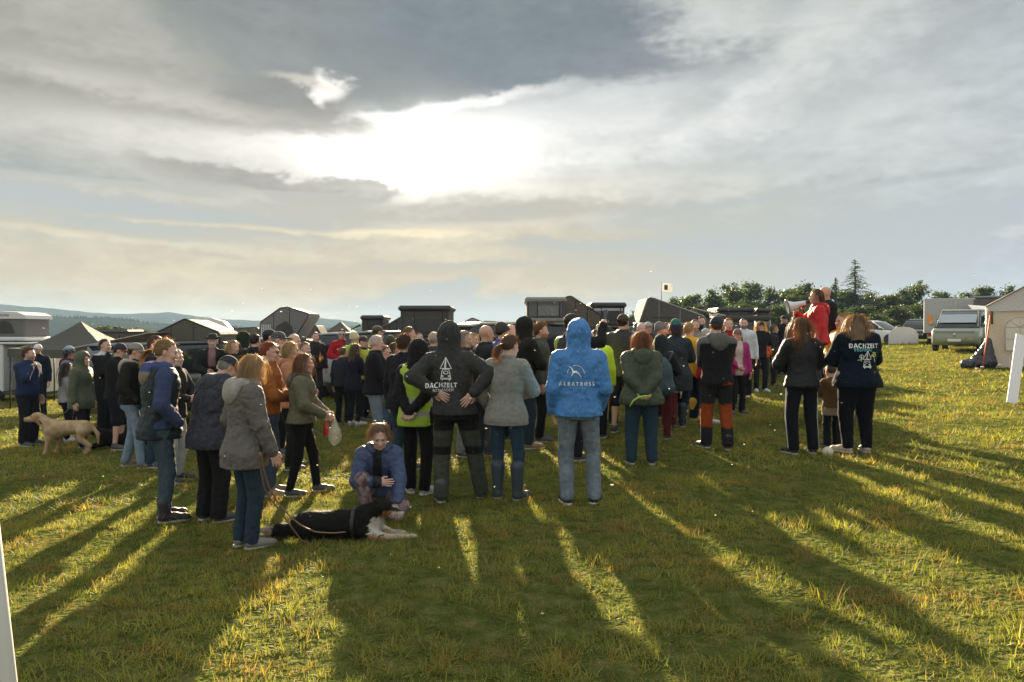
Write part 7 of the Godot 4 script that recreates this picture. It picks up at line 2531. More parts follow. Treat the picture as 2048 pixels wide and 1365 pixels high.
func canvas(key: String, c: Color) -> StandardMaterial3D:
	var m := mat("canvas_" + key, c, 0.85)
	m.backlight_enabled = true
	m.backlight = rgb(0.18, 0.18, 0.17)
	m.normal_enabled = true
	m.normal_texture = mats.cloth.normal_texture
	m.uv1_triplanar = true
	m.uv1_scale = Vector3.ONE * 0.9
	m.normal_scale = 0.5
	return m

# a canvas tent whose end has this outline in metres, stretched back by depth, the outline facing local +z
func outline_tent(called: String, label: String, category: String, at: Vector3, yaw: float, poly: Array, depth: float, m: Material, trim: Material, group := "") -> Node3D:
	var o := thing(called, label, category, at, deg_to_rad(yaw), group)
	var pp := PackedVector2Array()
	for p in poly:
		pp.append(Vector2(p[0], p[1]))
	var ro := PackedVector2Array()
	for q in Geometry2D.offset_polygon(Geometry2D.offset_polygon(pp, -0.06)[0], 0.055, Geometry2D.JOIN_ROUND)[0]:
		ro.append(q)
	part("canvas_cover", prism_mesh(ro, -depth, 0.0), m, o)
	# hem seam and frame tube along the outline
	var s := st()
	for i in ro.size():
		var a := ro[i]
		var b := ro[(i + 1) % ro.size()]
		add_tube(s, [Vector3(a.x, a.y, 0.0), Vector3(b.x, b.y, 0.0)], [0.018], 5)
	part("edge_seam", done(s), trim, o)
	var lo := Vector2(1e9, 1e9)
	var hi := -lo
	for q in ro:
		lo = lo.min(q)
		hi = hi.max(q)
	part("tent_base", box_mesh(Vector3(hi.x - lo.x + 0.04, 0.08, depth + 0.04), Vector3((lo.x + hi.x) * 0.5, lo.y - 0.02, -depth * 0.5), 0.02), trim, o)
	for q in [0.25, 0.75]:
		part("roof_bar", box_mesh(Vector3(hi.x - lo.x, 0.04, 0.05), Vector3((lo.x + hi.x) * 0.5, lo.y - 0.08, -depth * q), 0.008), mats.steel, o)
	# seams and guy cords down the face
	for q in [0.3, 0.62]:
		var x := lerpf(lo.x, hi.x, q)
		var top := lo.y
		for e in ro.size():
			var a := ro[e]
			var b := ro[(e + 1) % ro.size()]
			if (a.x - x) * (b.x - x) < 0.0:
				top = maxf(top, lerpf(a.y, b.y, (x - a.x) / (b.x - a.x)))
		part("seam", box_mesh(Vector3(0.02, maxf(top - lo.y, 0.05) * 0.96, 0.008), Vector3(x, (top + lo.y) * 0.5, 0.004), 0.002), trim, o)
	return o

func box_tent(label: String, at: Vector3, yaw: float, w: float, h: float, dep: float, m: Material, lid: Material, group := "roof tents") -> Node3D:
	var o := thing("roof_tent", label, "roof tent", at, deg_to_rad(yaw), group)
	part("tent_base", box_mesh(Vector3(w, 0.1, dep), Vector3(0, 0.05, 0), 0.03), lid, o)
	part("canvas_wall", box_mesh(Vector3(w - 0.08, h - 0.18, dep - 0.08), Vector3(0, h * 0.5, 0), 0.05), m, o)
	part("lid", box_mesh(Vector3(w + 0.02, 0.14, dep + 0.02), Vector3(0, h - 0.06, 0), 0.05), lid, o)
	var zf := dep * 0.5 - 0.034
	part("window_flap", box_mesh(Vector3(w * 0.5, h * 0.4, 0.014), Vector3(w * 0.06, h * 0.46, zf), 0.004), lid, o)
	for q in [-0.42, -0.2, 0.34, 0.42]:
		part("strap", box_mesh(Vector3(0.022, h - 0.2, 0.01), Vector3(w * q, h * 0.5, zf + 0.012), 0.002), mats.black_plastic, o)
	for sd in [-1.0, 1.0]:
		part("roof_bar", box_mesh(Vector3(w + 0.1, 0.04, 0.05), Vector3(0, -0.02, sd * dep * 0.3), 0.008), mats.steel, o)
	return o

func gazebo(label: String, at: Vector3, yaw: float, w: float, eave: float, peak: float, m: Material) -> Node3D:
	var o := thing("gazebo", label, "gazebo", at, deg_to_rad(yaw), "gazebos in the camp")
	var s := st()
	var h := w * 0.5
	var n := 8
	for sd in 4:
		var R := Basis(Vector3.UP, PI / 2 * sd)
		for i in n:
			for j in n:
				var q := []
				for k in [[0, 0], [1, 0], [1, 1], [0, 1]]:
					var u: float = float(i + k[0]) / n
					var v: float = float(j + k[1]) / n
					# v runs from the eave to the peak; the cloth sags in a curve between
					var x: float = lerpf(-h, h, u) * (1.0 - v)
					var y: float = lerpf(eave, peak, pow(v, 1.7)) - 0.05 * sin(PI * u) * (1.0 - v)
					q.append(R * Vector3(x, y, h * (1.0 - v)))
				quad(s, q[0], q[1], q[2], q[3])
	part("canopy", done(s), m, o)
	for sd in 4:
		var R := Basis(Vector3.UP, PI / 2 * sd)
		s = st()
		for i in 10:
			var x0 := lerpf(-h, h, i / 10.0)
			var x1 := lerpf(-h, h, (i + 1) / 10.0)
			var y0 := eave - 0.05 * sin(PI * i / 10.0)
			var y1 := eave - 0.05 * sin(PI * (i + 1) / 10.0)
			quad(s, R * Vector3(x0, y0, h), R * Vector3(x1, y1, h), R * Vector3(x1, y1 - 0.24, h + 0.01), R * Vector3(x0, y0 - 0.24, h + 0.01))
		part("valance", done(s), m, o)
		part("leg", tube_mesh([R * Vector3(h - 0.04, 0, h - 0.04), R * Vector3(h - 0.04, eave, h - 0.04)], [0.022], 6), mats.black_plastic, o)
	return o

func build_camp() -> void:
	var dark := canvas("charcoal", rgb(0.045, 0.045, 0.043))
	var olive := canvas("olive", rgb(0.06, 0.062, 0.045))
	var grey := canvas("grey", rgb(0.12, 0.12, 0.125))
	var pale := canvas("stone", rgb(0.26, 0.24, 0.2))
	var cream := canvas("cream", rgb(0.6, 0.54, 0.44))
	cream.backlight = rgb(0.5, 0.45, 0.36)
	var white := paint("white", rgb(0.6, 0.6, 0.58))
	var silver := paint("silver", rgb(0.35, 0.36, 0.37))
	var black := paint("black", rgb(0.03, 0.032, 0.035))
	var greyp := paint("grey", rgb(0.16, 0.165, 0.17))
	var shellw := mat("shell_white", rgb(0.55, 0.55, 0.53), 0.4)
	var trim := mat("dark_trim", rgb(0.03, 0.03, 0.03), 0.6)
	# white box trailer with its side open, far left
	var p := gp(-16.6, -25.2) + Vector3(0, -0.12, 0)
	var o := thing("box_trailer", "white box trailer with an open door at the left edge", "trailer", p)
	part("wall_panel", box_mesh(Vector3(1.55, 1.55, 1.7), Vector3(-0.72, 1.22, 0), 0.03), shellw, o)
	part("roof_panel", box_mesh(Vector3(2.95, 0.07, 1.76), Vector3(-0.03, 2.03, 0), 0.02), shellw, o)
	part("floor_panel", box_mesh(Vector3(2.9, 0.1, 1.7), Vector3(-0.03, 0.4, 0), 0.02), mats.black_plastic, o)
	part("back_wall", box_mesh(Vector3(1.35, 1.55, 0.05), Vector3(0.75, 1.22, -0.82), 0.01), greyp, o)
	part("end_wall", box_mesh(Vector3(0.05, 1.55, 1.7), Vector3(1.42, 1.22, 0), 0.01), shellw, o)
	part("door", box_mesh(Vector3(0.06, 1.5, 0.8), Vector3(1.46, 1.2, 1.2), 0.01), shellw, o)
	part("step", box_mesh(Vector3(0.6, 0.06, 0.3), Vector3(1.1, 0.28, 1.1), 0.01), mats.steel, o)
	for sd in [-0.8, 0.8]:
		var wh := part("wheel", lathe([[0.2, -0.1], [0.31, -0.1], [0.33, 0.0], [0.31, 0.1], [0.2, 0.1]], 16), mats.rubber, o)
		wh.position = Vector3(-0.3, 0.33, sd)
		wh.rotation.x = PI / 2
	o = thing("roof_tent", "hard shell roof tent with white lid and grey walls at the far left", "roof tent", p + Vector3(-0.45, 2.05, 0), 0.0, "roof tents")
	part("tent_base", box_mesh(Vector3(2.3, 0.14, 1.4), Vector3(0, 0.12, 0), 0.05), shellw, o)
	part("canvas_wall", box_mesh(Vector3(2.2, 0.62, 1.32), Vector3(0, 0.5, 0), 0.04), grey, o)
	part("lid", prism_mesh(PackedVector2Array([Vector2(-1.18, 0.78), Vector2(1.18, 0.78), Vector2(1.14, 0.9), Vector2(0.9, 1.0), Vector2(0.2, 1.04), Vector2(-0.9, 1.0), Vector2(-1.14, 0.92)]), -0.72, 0.72), shellw, o)
	part("window", prism_mesh(PackedVector2Array([Vector2(0.12, 0.3), Vector2(0.78, 0.3), Vector2(0.66, 0.62), Vector2(0.52, 0.7), Vector2(0.36, 0.7), Vector2(0.24, 0.6)]), 0.66, 0.672), dark, o)
	var tm := TextMesh.new()
	tm.text = "MAGGIOLINA"
	tm.font_size = 32
	tm.pixel_size = 0.0032
	tm.depth = 0.004
	part("lettering", tm, trim, o).position = Vector3(0.3, 0.9, 0.723)
	for q in 3:
		part("roof_bar", box_mesh(Vector3(0.06, 0.06, 1.5), Vector3(-0.8 + 0.8 * q, 0.02, 0), 0.01), mats.black_plastic, o)
	# gazebo and what stands behind it
	gazebo("charcoal pop up gazebo with a pointed roof by the trailer", gp(-13.0, -22.6), 8.0, 2.75, 1.72, 2.5, dark)
	o = thing("tent_wall", "cream tent wall glowing in the sun behind the gazebo", "tent", gp(-17.3, -29.5), 0.05)
	var s := st()
	add_box(s, Vector3(0, 0.9, 0), Vector3(2.9, 1.8, 0.05), 0.02)
	part("cloth", done(s), cream, o)
	for q in [-1.45, 1.45]:
		part("pole", tube_mesh([Vector3(q, 0, 0), Vector3(q, 1.95, 0)], [0.025], 6), mats.black_plastic, o)
	car("dark estate car behind the charcoal gazebo", gp(-17.2, -32.0), 80.0, black, "suv")
	box_tent("flat black roof tent behind the charcoal gazebo", gp(-17.2, -32.0) + Vector3(0, 1.8, 0), 0.0, 2.3, 0.55, 1.4, dark, trim)
	# dark green tent with awning over an off-roader
	car("charcoal off-roader with red tail lamp under the green tent", gp(-7.05, -16.6), 155.0, black, "suv")
	outline_tent("roof_tent", "dark green roof tent with a wide awning roof", "roof tent", gp(-7.05, -16.2) + Vector3(0, 1.6, 0), 4.0, [[-0.75, 0.1], [-0.75, 0.3], [-0.02, 0.66], [0.72, 0.36], [0.72, 0.05]], 1.4, olive, trim, "roof tents")
	o = thing("awning", "dark green awning stretched left from the roof tent", "awning", gp(-7.9, -15.9))
	s = st()
	sheet(s, Vector3(-1.3, 1.62, 0.6), Vector3(0.5, 1.98, 0.6), Vector3(0.5, 1.98, -1.6), Vector3(-1.3, 1.62, -1.6), 0.06)
	part("awning_cloth", done(s), olive, o)
	part("pole", tube_mesh([Vector3(-1.25, 0, 0.55), Vector3(-1.25, 1.62, 0.55)], [0.018], 6), mats.steel, o)
	# white pod on a white van
	car("white van below the white pod", gp(-9.6, -24.2), 60.0, white, "van")
	o = thing("roof_pod", "white rounded hard shell tent tilted open over the white van", "roof tent", gp(-9.7, -24.4) + Vector3(0, 1.95, 0), 0.3, "roof tents")
	part("shell_lid", prism_mesh(PackedVector2Array([Vector2(-0.55, 0.1), Vector2(-0.56, 0.35), Vector2(-0.42, 0.52), Vector2(0.0, 0.56), Vector2(0.34, 0.46), Vector2(0.58, 0.16), Vector2(0.64, 0.02)]), -0.8, 0.8), shellw, o)
	part("canvas_wall", box_mesh(Vector3(0.9, 0.3, 1.4), Vector3(0, 0.1, 0), 0.04), grey, o)
	# folding tent with ladder rungs
	car("white estate car under the folding tent", gp(-7.0, -22.3), 100.0, white, "suv")
	o = outline_tent("folding_roof_tent", "grey folding roof tent with a raised peak and dark opening", "roof tent", gp(-6.7, -22.0) + Vector3(0, 1.68, 0), 0.0, [[-0.75, 0.0], [-0.68, 0.55], [-0.1, 0.96], [0.12, 0.98], [0.78, 0.78], [0.42, 0.22], [0.3, 0.0]], 1.3, grey, trim, "roof tents")
	part("opening", prism_mesh(PackedVector2Array([Vector2(-0.34, 0.02), Vector2(-0.2, 0.42), Vector2(0.06, 0.58), Vector2(0.26, 0.4), Vector2(0.3, 0.02)]), 0.004, 0.012), dark, o)
	for q in 6:
		part("window_bar", box_mesh(Vector3(0.03, 0.42, 0.02), Vector3(-0.64 + 0.05 * q, 0.26, 0.02), 0.005), mats.steel, o)
	outline_tent("roof_tent", "low olive roof tent left of the folding tent", "roof tent", gp(-8.9, -25.0) + Vector3(0, 1.75, 0), 0.0, [[-0.45, 0.0], [-0.4, 0.4], [0.42, 0.44], [0.45, 0.0]], 1.2, olive, trim, "roof tents")
	car("grey estate car left of the folding tent", gp(-8.9, -25.4), 95.0, greyp)
	outline_tent("roof_tent", "small charcoal roof tent with sloping sides behind the beer drinker", "roof tent", gp(-8.1, -30.0) + Vector3(0, 1.7, 0), 0.0, [[-0.5, 0.0], [-0.2, 0.52], [0.26, 0.52], [0.55, 0.0]], 1.2, dark, trim, "roof tents")
	car("black car under the small charcoal roof tent", gp(-8.1, -30.4), 90.0, black)
	gazebo("distant dark gazebo left of the red jacket", gp(-8.0, -35.0), 0.0, 2.6, 1.7, 2.45, dark)
	car("silver car parked before the distant gazebo", gp(-7.3, -31.5), 70.0, silver)
	# big dark tents behind the middle of the crowd
	o = box_tent("charcoal box roof tent with an awning arm", gp(-3.92, -21.6) + Vector3(0, 1.55, 0), 0.0, 0.66, 0.72, 1.2, dark, trim)
	car("silver car below the charcoal box tents", gp(-3.6, -21.8), 92.0, silver, "suv")
	part("awning_arm", tube_mesh([Vector3(-0.62, 0.32, 0.5), Vector3(-0.34, 0.46, 0.5)], [0.02, 0.03], 6), trim, o)
	outline_tent("wedge_tent", "dark wedge tent between the two box tents", "roof tent", gp(-3.1, -20.6) + Vector3(0, 1.75, 0), 0.0, [[-0.5, 0.0], [-0.45, 0.16], [0.12, 0.5], [0.2, 0.0]], 1.2, dark, trim, "roof tents")
	box_tent("large rectangular charcoal roof tent behind the charcoal hoodie", gp(-2.13, -19.0) + Vector3(0, 1.52, 0), 0.0, 1.29, 0.88, 1.4, dark, trim)
	car("dark van below the large rectangular tent", gp(-2.2, -19.4), 100.0, greyp, "suv")
	o = outline_tent("ridge_tent", "stone coloured ridge tent right of the large rectangular tent", "tent", gp(-1.35, -26.5) + Vector3(0, 1.45, 0), 0.0, [[-0.72, 0.0], [-0.72, 0.42], [-0.05, 0.76], [0.62, 0.48], [0.66, 0.0]], 1.6, pale, trim, "roof tents")
	part("window", box_mesh(Vector3(0.5, 0.28, 0.01), Vector3(-0.28, 0.3, 0.008), 0.002), grey, o)
	car("white car below the stone coloured ridge tent", gp(-1.3, -27.0), 96.0, white)
	outline_tent("roof_tent", "low dark roof tent right of the stone ridge tent", "roof tent", gp(-0.75, -28.5) + Vector3(0, 1.6, 0), 0.0, [[-0.4, 0.0], [-0.35, 0.5], [0.35, 0.46], [0.4, 0.0]], 1.2, dark, trim, "roof tents")
	# grey roof tent with wedge
	o = box_tent("grey box roof tent behind the long haired person", gp(0.79, -18.2) + Vector3(0, 1.86, 0), 0.0, 0.97, 0.58, 1.3, grey, canvas("lid_grey", rgb(0.2, 0.2, 0.19)))
	outline_tent("wedge_tent", "brown grey wedge tent sloping down right of the grey box tent", "roof tent", gp(1.62, -18.6) + Vector3(0, 1.72, 0), 0.0, [[-0.32, 0.0], [-0.32, 0.76], [-0.15, 0.78], [0.6, 0.3], [0.6, 0.0]], 1.3, canvas("brown", rgb(0.09, 0.075, 0.055)), trim, "roof tents")
	car("cream van below the grey box roof tent", gp(0.9, -18.6), 110.0, paint("cream", rgb(0.42, 0.38, 0.28)), "van")
	o = box_tent("dark grey roof tent with a light band behind the raised phone", gp(2.55, -20.4) + Vector3(0, 1.75, 0), 0.0, 0.95, 0.6, 1.2, grey, trim)
	part("reflective_band", box_mesh(Vector3(0.8, 0.07, 0.012), Vector3(0, 0.42, 0.566), 0.002), mat("band_pale", rgb(0.4, 0.4, 0.4), 0.5), o)
	car("grey car below the banded roof tent", gp(2.5, -20.8), 88.0, greyp, "suv")
	# tilted hard shell
	o = outline_tent("tilted_roof_tent", "large charcoal hard shell roof tent tilted open like a wedge", "roof tent", gp(3.6, -17.4) + Vector3(0, 1.66, 0), 0.0, [[-0.68, 0.0], [-0.46, 0.66], [-0.38, 0.7], [0.86, 0.26], [0.9, 0.12], [0.8, 0.0]], 1.3, dark, mat("shell_edge", rgb(0.2, 0.19, 0.17), 0.5), "roof tents")
	part("seam", box_mesh(Vector3(0.6, 0.02, 0.01), Vector3(-0.05, 0.22, 0.012), 0.002), trim, o)
	car("dark car below the tilted hard shell tent", gp(3.7, -18.3), 172.0, black, "suv")
	# awnings and tents towards the right
	outline_tent("roof_tent", "charcoal roof tent with pale flapping fly sheet", "roof tent", gp(5.35, -21.0) + Vector3(0, 1.45, 0), 0.0, [[-0.5, 0.0], [-0.42, 0.36], [-0.1, 0.5], [0.75, 0.22], [0.75, 0.0]], 1.2, grey, trim, "roof tents")
	o = thing("fly_sheet", "pale fly sheet sloping over the charcoal roof tent", "fly sheet", spot(1420, 625, 20.6))
	s = st()
	sheet(s, Vector3(-0.45, 0.12, 0.0), Vector3(0.62, -0.13, 0.0), Vector3(0.62, -0.05, -0.9), Vector3(-0.45, 0.2, -0.9), 0.03)
	part("sheet_cloth", done(s), canvas("fly", rgb(0.4, 0.4, 0.4)), o)
	box_tent("long low black roof tent before the trees", gp(6.85, -23.5) + Vector3(0, 1.75, 0), 0.0, 1.15, 0.36, 1.2, dark, trim)
	box_tent("short black roof tent right of the long low one", gp(7.75, -23.6) + Vector3(0, 1.66, 0), 0.0, 0.45, 0.4, 1.1, dark, trim)
	car("dark car under the long low roof tent", gp(7.1, -23.8), 90.0, black, "suv")
	o = thing("flat_awning", "flat dark awning on poles behind the navy cap", "awning", gp(6.2, -20.6))
	s = st()
	add_box(s, Vector3(0.05, 1.78, 0), Vector3(1.3, 0.12, 1.4), 0.03)
	part("awning_cloth", done(s), dark, o)
	for q in [[-0.55, 0.6], [0.68, 0.6], [-0.55, -0.6], [0.68, -0.6]]:
		part("pole", tube_mesh([Vector3(q[0], 0, q[1]), Vector3(q[0], 1.74, q[1])], [0.018], 6), mats.steel, o)
	car("silver car behind the white hoodie", gp(9.3, -30.5), 75.0, silver)
	car("white car with dark windows behind the long black jacket", gp(9.6, -27.0), 60.0, white)
	car("grey car at the end of the row behind the brown knitted hat", gp(10.6, -30.0), 80.0, greyp)
	outline_tent("roof_tent", "pale tilted roof tent right of the flat awning", "roof tent", gp(8.6, -26.5) + Vector3(0, 1.5, 0), 0.0, [[-0.5, 0.0], [-0.42, 0.42], [0.55, 0.16], [0.55, 0.0]], 1.2, grey, trim, "roof tents")
	# flag
	var fp := spot(1323, 565, 55.0)
	o = thing("flag", "pale flag with a dark emblem on a thin pole", "flag", gp(fp.x, fp.z))
	var fh := fp.y - g(fp.x, fp.z)
	part("pole", tube_mesh([Vector3.ZERO, Vector3(0, fh, 0)], [0.035, 0.025], 6), trim, o)
	s = st()
	var e := st()
	for i in 10:
		for j in 5:
			var q := []
			for k in [[0, 0], [1, 0], [1, 1], [0, 1]]:
				var u: float = (i + k[0]) / 10.0
				var v: float = (j + k[1]) / 5.0
				q.append(Vector3(0.03 + u * 0.74, fh - 0.05 - v * 0.62 - 0.05 * u, 0.07 * sin(u * 7.0 + v)))
			quad(s, q[0], q[1], q[2], q[3])
			if i >= 2 and i <= 5 and j >= 1 and j <= 3:
				var b := Vector3(0, 0, 0.012)
				quad(e, q[0] + b, q[1] + b, q[2] + b, q[3] + b)
	part("flag_cloth", done(s), canvas("flag", rgb(0.55, 0.52, 0.48)), o)
	part("emblem", done(e), mat("emblem_blue", rgb(0.04, 0.06, 0.12), 0.8), o)
	# right edge: van, lorry, motorhome, pop up tent
	var vd := paint("sage", rgb(0.17, 0.19, 0.12))
	o = car("sage green van facing the camera on the right", gp(20.4, -34.0), -38.0, vd, "van")
	part("bonnet_line", box_mesh(Vector3(1.5, 0.03, 0.03), Vector3(0, 0.86, 2.17), 0.005), mats.black_plastic, o)
	part("windscreen", box_mesh(Vector3(1.42, 0.62, 0.012), Vector3.ZERO, 0.004), mat("painted_sky_glass", rgb(0.3, 0.34, 0.35), 0.05), o).transform = Transform3D(Basis(Vector3.RIGHT, -0.94), Vector3(0, 1.45, 1.18))  # pale glass colour paints in the reflected sky and a sunshade behind
	part("badge", lathe([[0.07, 0.0], [0.07, 0.02]], 14), mats.steel, o).transform = Transform3D(Basis(Vector3.RIGHT, PI / 2), Vector3(0, 0.74, 2.215))
	p = gp(24.4, -41.5)
	o = thing("box_lorry", "pale grey box lorry with orange warning panel", "lorry", p, -0.5)
	var lg := mat("lorry_grey", rgb(0.36, 0.36, 0.35), 0.6)
	part("cargo_box", box_mesh(Vector3(3.0, 1.92, 5.0), Vector3(0.1, 1.62, -2.0), 0.03), lg, o)
	part("corner_post", box_mesh(Vector3(0.06, 1.94, 0.02), Vector3(0.12, 1.62, 0.512), 0.004), mat("lorry_rail", rgb(0.45, 0.45, 0.44), 0.5), o)
	part("warning_panel", box_mesh(Vector3(0.22, 0.5, 0.02), Vector3(-1.12, 1.42, 0.512), 0.004), mat("orange_panel", rgb(0.75, 0.25, 0.02), 0.5), o)
	part("chassis", box_mesh(Vector3(2.2, 0.2, 5.0), Vector3(0.1, 0.55, -2.0), 0.02), mats.black_plastic, o)
	part("tail_light", box_mesh(Vector3(0.3, 0.14, 0.04), Vector3(-1.05, 0.54, 0.53), 0.01), mats.red_lamp, o)
	part("bumper", box_mesh(Vector3(2.6, 0.1, 0.08), Vector3(0.1, 0.42, 0.5), 0.01), mats.plate_white, o)
	for q in [-1.1, 1.2]:
		var wh := part("wheel", lathe([[0.2, -0.13], [0.36, -0.13], [0.4, 0.0], [0.36, 0.13], [0.2, 0.13]], 16), mats.rubber, o)
		wh.position = Vector3(q, 0.38, -0.6)
		wh.rotation.z = PI / 2
	p = gp(23.6, -37.5)
	o = thing("motorhome", "dark motorhome with a white awning beside the sage van", "motorhome", p, -0.62)
	part("cabin", box_mesh(Vector3(2.1, 2.2, 5.0), Vector3(0.6, 1.4, -2.5), 0.08), mat("motorhome_brown", rgb(0.07, 0.06, 0.055), 0.4), o)
	part("window", box_mesh(Vector3(0.02, 0.5, 1.2), Vector3(-0.46, 1.7, -1.6), 0.01), mats.dark_glass, o)
	part("windscreen", box_mesh(Vector3(1.8, 0.7, 0.02), Vector3(0.6, 1.5, 0.012), 0.01), mats.dark_glass, o)
	part("roof_edge", box_mesh(Vector3(2.14, 0.1, 5.04), Vector3(0.6, 2.52, -2.5), 0.03), greyp, o)
	for q in [-0.4, 1.6]:
		var wh := part("wheel", lathe([[0.2, -0.12], [0.33, -0.12], [0.36, 0.0], [0.33, 0.12], [0.2, 0.12]], 16), mats.rubber, o)
		wh.position = Vector3(q, 0.36, -0.9)
		wh.rotation.z = PI / 2
	var aw := spot(1936, 610, 36.6)
	var aw_thing := thing("awning", "white awning sloping out from the dark motorhome", "awning", aw)
	s = st()
	sheet(s, Vector3.ZERO, spot(1992, 614, 36.2) - aw, spot(1996, 634, 33.6) - aw, spot(1956, 630, 34.0) - aw, 0.02)
	part("awning_cloth", done(s), canvas("awning_white", rgb(0.6, 0.6, 0.6)), aw_thing)
	for q in [spot(1957, 630, 34.0), spot(1995, 634, 33.6)]:
		part("pole", tube_mesh([q - aw, Vector3(q.x, g(q.x, q.z), q.z) - aw], [0.02], 6), mats.steel, aw_thing)
	p = gp(23.5, -45.0)
	o = thing("pop_up_tent", "small white pop up tent before the wood", "tent", p, -0.48)
	var arch := PackedVector2Array([Vector2(-0.8, 0.0), Vector2(-0.76, 0.62)])
	for i in 9:
		var a := PI - PI * i / 8.0
		arch.append(Vector2(cos(a) * 0.7, 0.66 + sin(a) * 0.36))
	arch.append_array(PackedVector2Array([Vector2(0.76, 0.62), Vector2(0.8, 0.0)]))
	part("canvas_cover", prism_mesh(arch, -1.4, 0.0), canvas("white", rgb(0.55, 0.56, 0.57)), o)
	s = st()
	for i in arch.size() - 1:
		add_tube(s, [Vector3(arch[i].x, arch[i].y, 0.0), Vector3(arch[i + 1].x, arch[i + 1].y, 0.0)], [0.02], 5)
	part("edge_seam", done(s), mats.plate_white, o)
	car("white car peeping out left of the pop up tent", gp(23.0, -47.5), 35.0, white)
	car("dark car right of the pop up tent", gp(25.6, -47.0), -40.0, black)
	# party tent at the right edge
	party_tent(cream)
	# white pole leaning in from the left, near the camera
	o = thing("tent_pole", "white pole slanting up at the left edge of the picture", "pole", gp(-1.36, -2.15))
	part("tube", tube_mesh([Vector3(-0.03, 0, 0.0), Vector3(-0.14, 1.0, -0.01), Vector3(-0.27, 2.2, -0.02)], [0.034], 14), mat("pole_white", rgb(0.55, 0.53, 0.5), 0.5), o)
	# white board leaning on the right
	o = thing("board", "long white board leaning at the right edge", "board", gp(9.2, -13.75))
	part("plank", box_mesh(Vector3(0.2, 1.36, 0.025), Vector3(0, 0, 0), 0.004), mat("board_white", rgb(0.7, 0.68, 0.68), 0.5), o).transform = Transform3D(Basis(Vector3.BACK, -0.3) * Basis(Vector3.RIGHT, -0.25), Vector3(0.17, 0.63, -0.16))
	part("prop", tube_mesh([Vector3(0.34, 1.2, -0.32), Vector3(0.5, 0.0, -0.75)], [0.018], 6), trim, o)

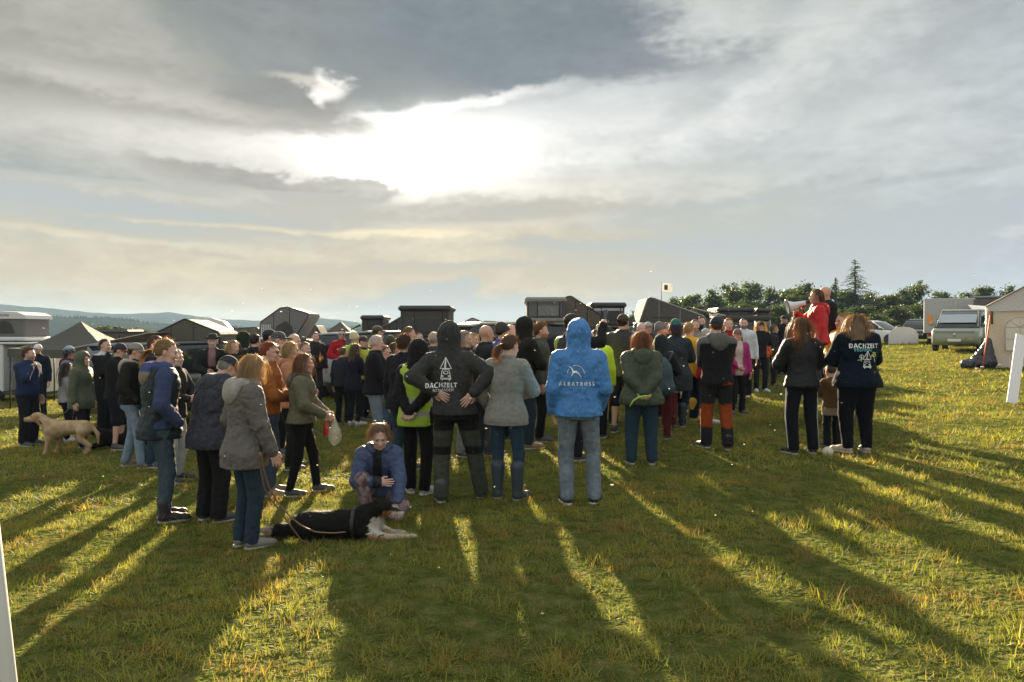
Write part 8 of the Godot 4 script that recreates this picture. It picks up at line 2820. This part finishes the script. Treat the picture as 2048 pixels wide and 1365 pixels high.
func party_tent(cream: Material) -> void:
	var at := gp(14.55, -23.0)
	var o := thing("party_tent", "white party tent with arched windows at the right edge", "tent", at, -0.6)
	var W := 4.2
	var D := 6.0
	var eave := 1.9
	var ridge_ := 3.15
	var roofm := canvas("party_roof", rgb(0.5, 0.47, 0.44))
	var s := st()
	# end wall with its gable, slightly billowed
	for i in 14:
		for j in 8:
			var q := []
			for k in [[0, 0], [1, 0], [1, 1], [0, 1]]:
				var u: float = (i + k[0]) / 14.0
				var v: float = (j + k[1]) / 8.0
				q.append(Vector3(u * W, v * 1.78, 0.03 * sin(u * 23.0 + v * 4.0) * (1.0 - v) + 0.02 * sin(v * 9.0 + u * 11.0)))
			quad(s, q[3], q[2], q[1], q[0])
	part("end_wall", done(s), cream, o)
	s = st()
	tri(s, Vector3(0, eave, 0.03), Vector3(W * 0.5, ridge_, 0.03), Vector3(W, eave, 0.03))
	quad(s, Vector3(0, eave - 0.16, 0.06), Vector3(0, eave, 0.03), Vector3(W, eave, 0.03), Vector3(W, eave - 0.16, 0.06))
	part("gable", done(s), roofm, o)
	for sd in 2:
		s = st()
		var x0 := 0.0 if sd == 0 else W
		var x1 := W * 0.5
		sheet(s, Vector3(x0 - (0.05 if sd == 0 else -0.05), eave - 0.03, 0.08), Vector3(x1, ridge_ + 0.02, 0.08), Vector3(x1, ridge_ + 0.02, -D), Vector3(x0, eave - 0.03, -D), 0.05)
		part("roof_panel", done(s), roofm, o)
		s = st()
		add_box(s, Vector3(x0, 0.92, -D * 0.5), Vector3(0.02, 1.84, D), 0.004)
		part("side_wall", done(s), cream, o)
	for q in [[0.0, 0.0], [W, 0.0], [0.0, -D], [W, -D], [W * 0.5, 0.0]]:
		part("pole", tube_mesh([Vector3(q[0], 0, q[1] - 0.04), Vector3(q[0], eave, q[1] - 0.04)], [0.022], 8), mats.steel, o)
	part("roof_rail", tube_mesh([Vector3(0, eave, 0.02), Vector3(W * 0.5, ridge_, 0.02)], [0.02], 6), mat("rail_dark", rgb(0.08, 0.06, 0.05), 0.6), o)
	# arched windows: a clear pane behind glazing strips
	var wf := mat("window_strip", rgb(0.5, 0.44, 0.36), 0.7)
	for w in 2:
		var cx := 0.86 + 0.88 * w
		var wn := Node3D.new()
		wn.name = "window"
		o.add_child(wn, true)
		wn.position = Vector3(cx, 0, 0.062)
		var poly := PackedVector2Array([Vector2(-0.36, 0.55), Vector2(0.36, 0.55), Vector2(0.36, 1.25)])
		for i in 9:
			var a := PI * i / 8.0
			poly.append(Vector2(cos(a) * 0.36, 1.25 + sin(a) * 0.3))
		var lines := []
		for i in poly.size():
			lines.append([poly[i], poly[(i + 1) % poly.size()]])
		lines.append_array([[Vector2(0, 0.55), Vector2(0, 1.55)], [Vector2(-0.36, 1.25), Vector2(0.36, 1.25)], [Vector2(-0.36, 0.9), Vector2(0.36, 0.9)], [Vector2(0, 1.25), Vector2(-0.25, 1.46)], [Vector2(0, 1.25), Vector2(0.25, 1.46)]])
		part("pane", prism_mesh(poly, -0.003, 0.003), mat("tent_pane", rgb(0.62, 0.56, 0.46), 0.3), wn)
		s = st()
		for l in lines:
			add_tube(s, [Vector3(l[0].x, l[0].y, 0.006), Vector3(l[1].x, l[1].y, 0.006)], [0.012], 5)
		part("glazing_strip", done(s), wf, wn)
	# crumpled dark sheet at the corner
	var f := Field.new()
	f.cone(Vector3(-0.72, 0.12, 0), Vector3(-0.05, 0.2, 0), 0.13, 0.2, 0.08)
	f.cone(Vector3(-0.05, 0.2, 0), Vector3(-0.02, 0.85, -0.05), 0.2, 0.07, 0.08)
	f.cone(Vector3(-0.6, 0.14, 0.05), Vector3(-0.05, 0.75, -0.03), 0.07, 0.06, 0.06)
	f.noise = fold_noise
	f.fold = 0.05
	f.fold_scale = Vector3(5, 4, 7)
	f.cuts.append(Vector4(0, -1, 0, 0))
	var tarp := thing("tarpaulin", "crumpled dark tarpaulin heaped at the corner of the party tent", "tarpaulin", at + Vector3(-0.05, 0, 0.25))
	var tmat := mat("tarpaulin_black", rgb(0.03, 0.03, 0.036), 0.3)
	part("sheet", net_mesh(f.net(0.028), PackedColorArray()), tmat, tarp)
	var strap := thing("tension_strap", "orange red tension strap running down from the party tent corner", "strap", at + Vector3(0, 0, 0.3))
	part("webbing", tube_mesh([Vector3(0.08, 1.75, -0.2), Vector3(-0.2, 1.05, 0.1), Vector3(-0.52, 0.0, 0.35)], [0.022], 6), mat("strap_orange", rgb(0.45, 0.08, 0.02), 0.6), strap)
	part("buckle_strap", tube_mesh([Vector3(0.12, 1.8, -0.22), Vector3(0.02, 1.35, -0.05)], [0.03], 6), mat("strap_dark", rgb(0.05, 0.04, 0.035), 0.7), strap)
	for q in [[-2.6, -9.0, "thin yellow guy rope before the sage van"], [-1.3, -8.2, "thin pale guy rope right of the sage van"]]:
		cord("guy_rope", q[2], "rope", [at + Vector3(q[0], 0.05, q[1]), at + Vector3(q[0] + 1.0, 0.32, q[1]), at + Vector3(q[0] + 2.2, 0.75, q[1])], 0.025, mat("rope_yellow", rgb(0.4, 0.4, 0.12), 0.8))
	# small white flowers far out in the grass
	for q in [[12.6, -20.3, "left"], [13.0, -20.7, "middle"], [14.2, -21.8, "right"]]:
		var fl := thing("white_flower", "tiny white flower head in the grass, %s of three" % q[2], "flower", gp(q[0], q[1]))
		part("stem", tube_mesh([Vector3.ZERO, Vector3(0.01, 0.16, 0)], [0.004, 0.003], 5), mat("stem_green", rgb(0.06, 0.1, 0.02), 0.8), fl)
		part("bloom", lathe([[0.012, 0.155], [0.045, 0.165], [0.042, 0.185], [0.01, 0.19]], 10), mats.print_white, fl)
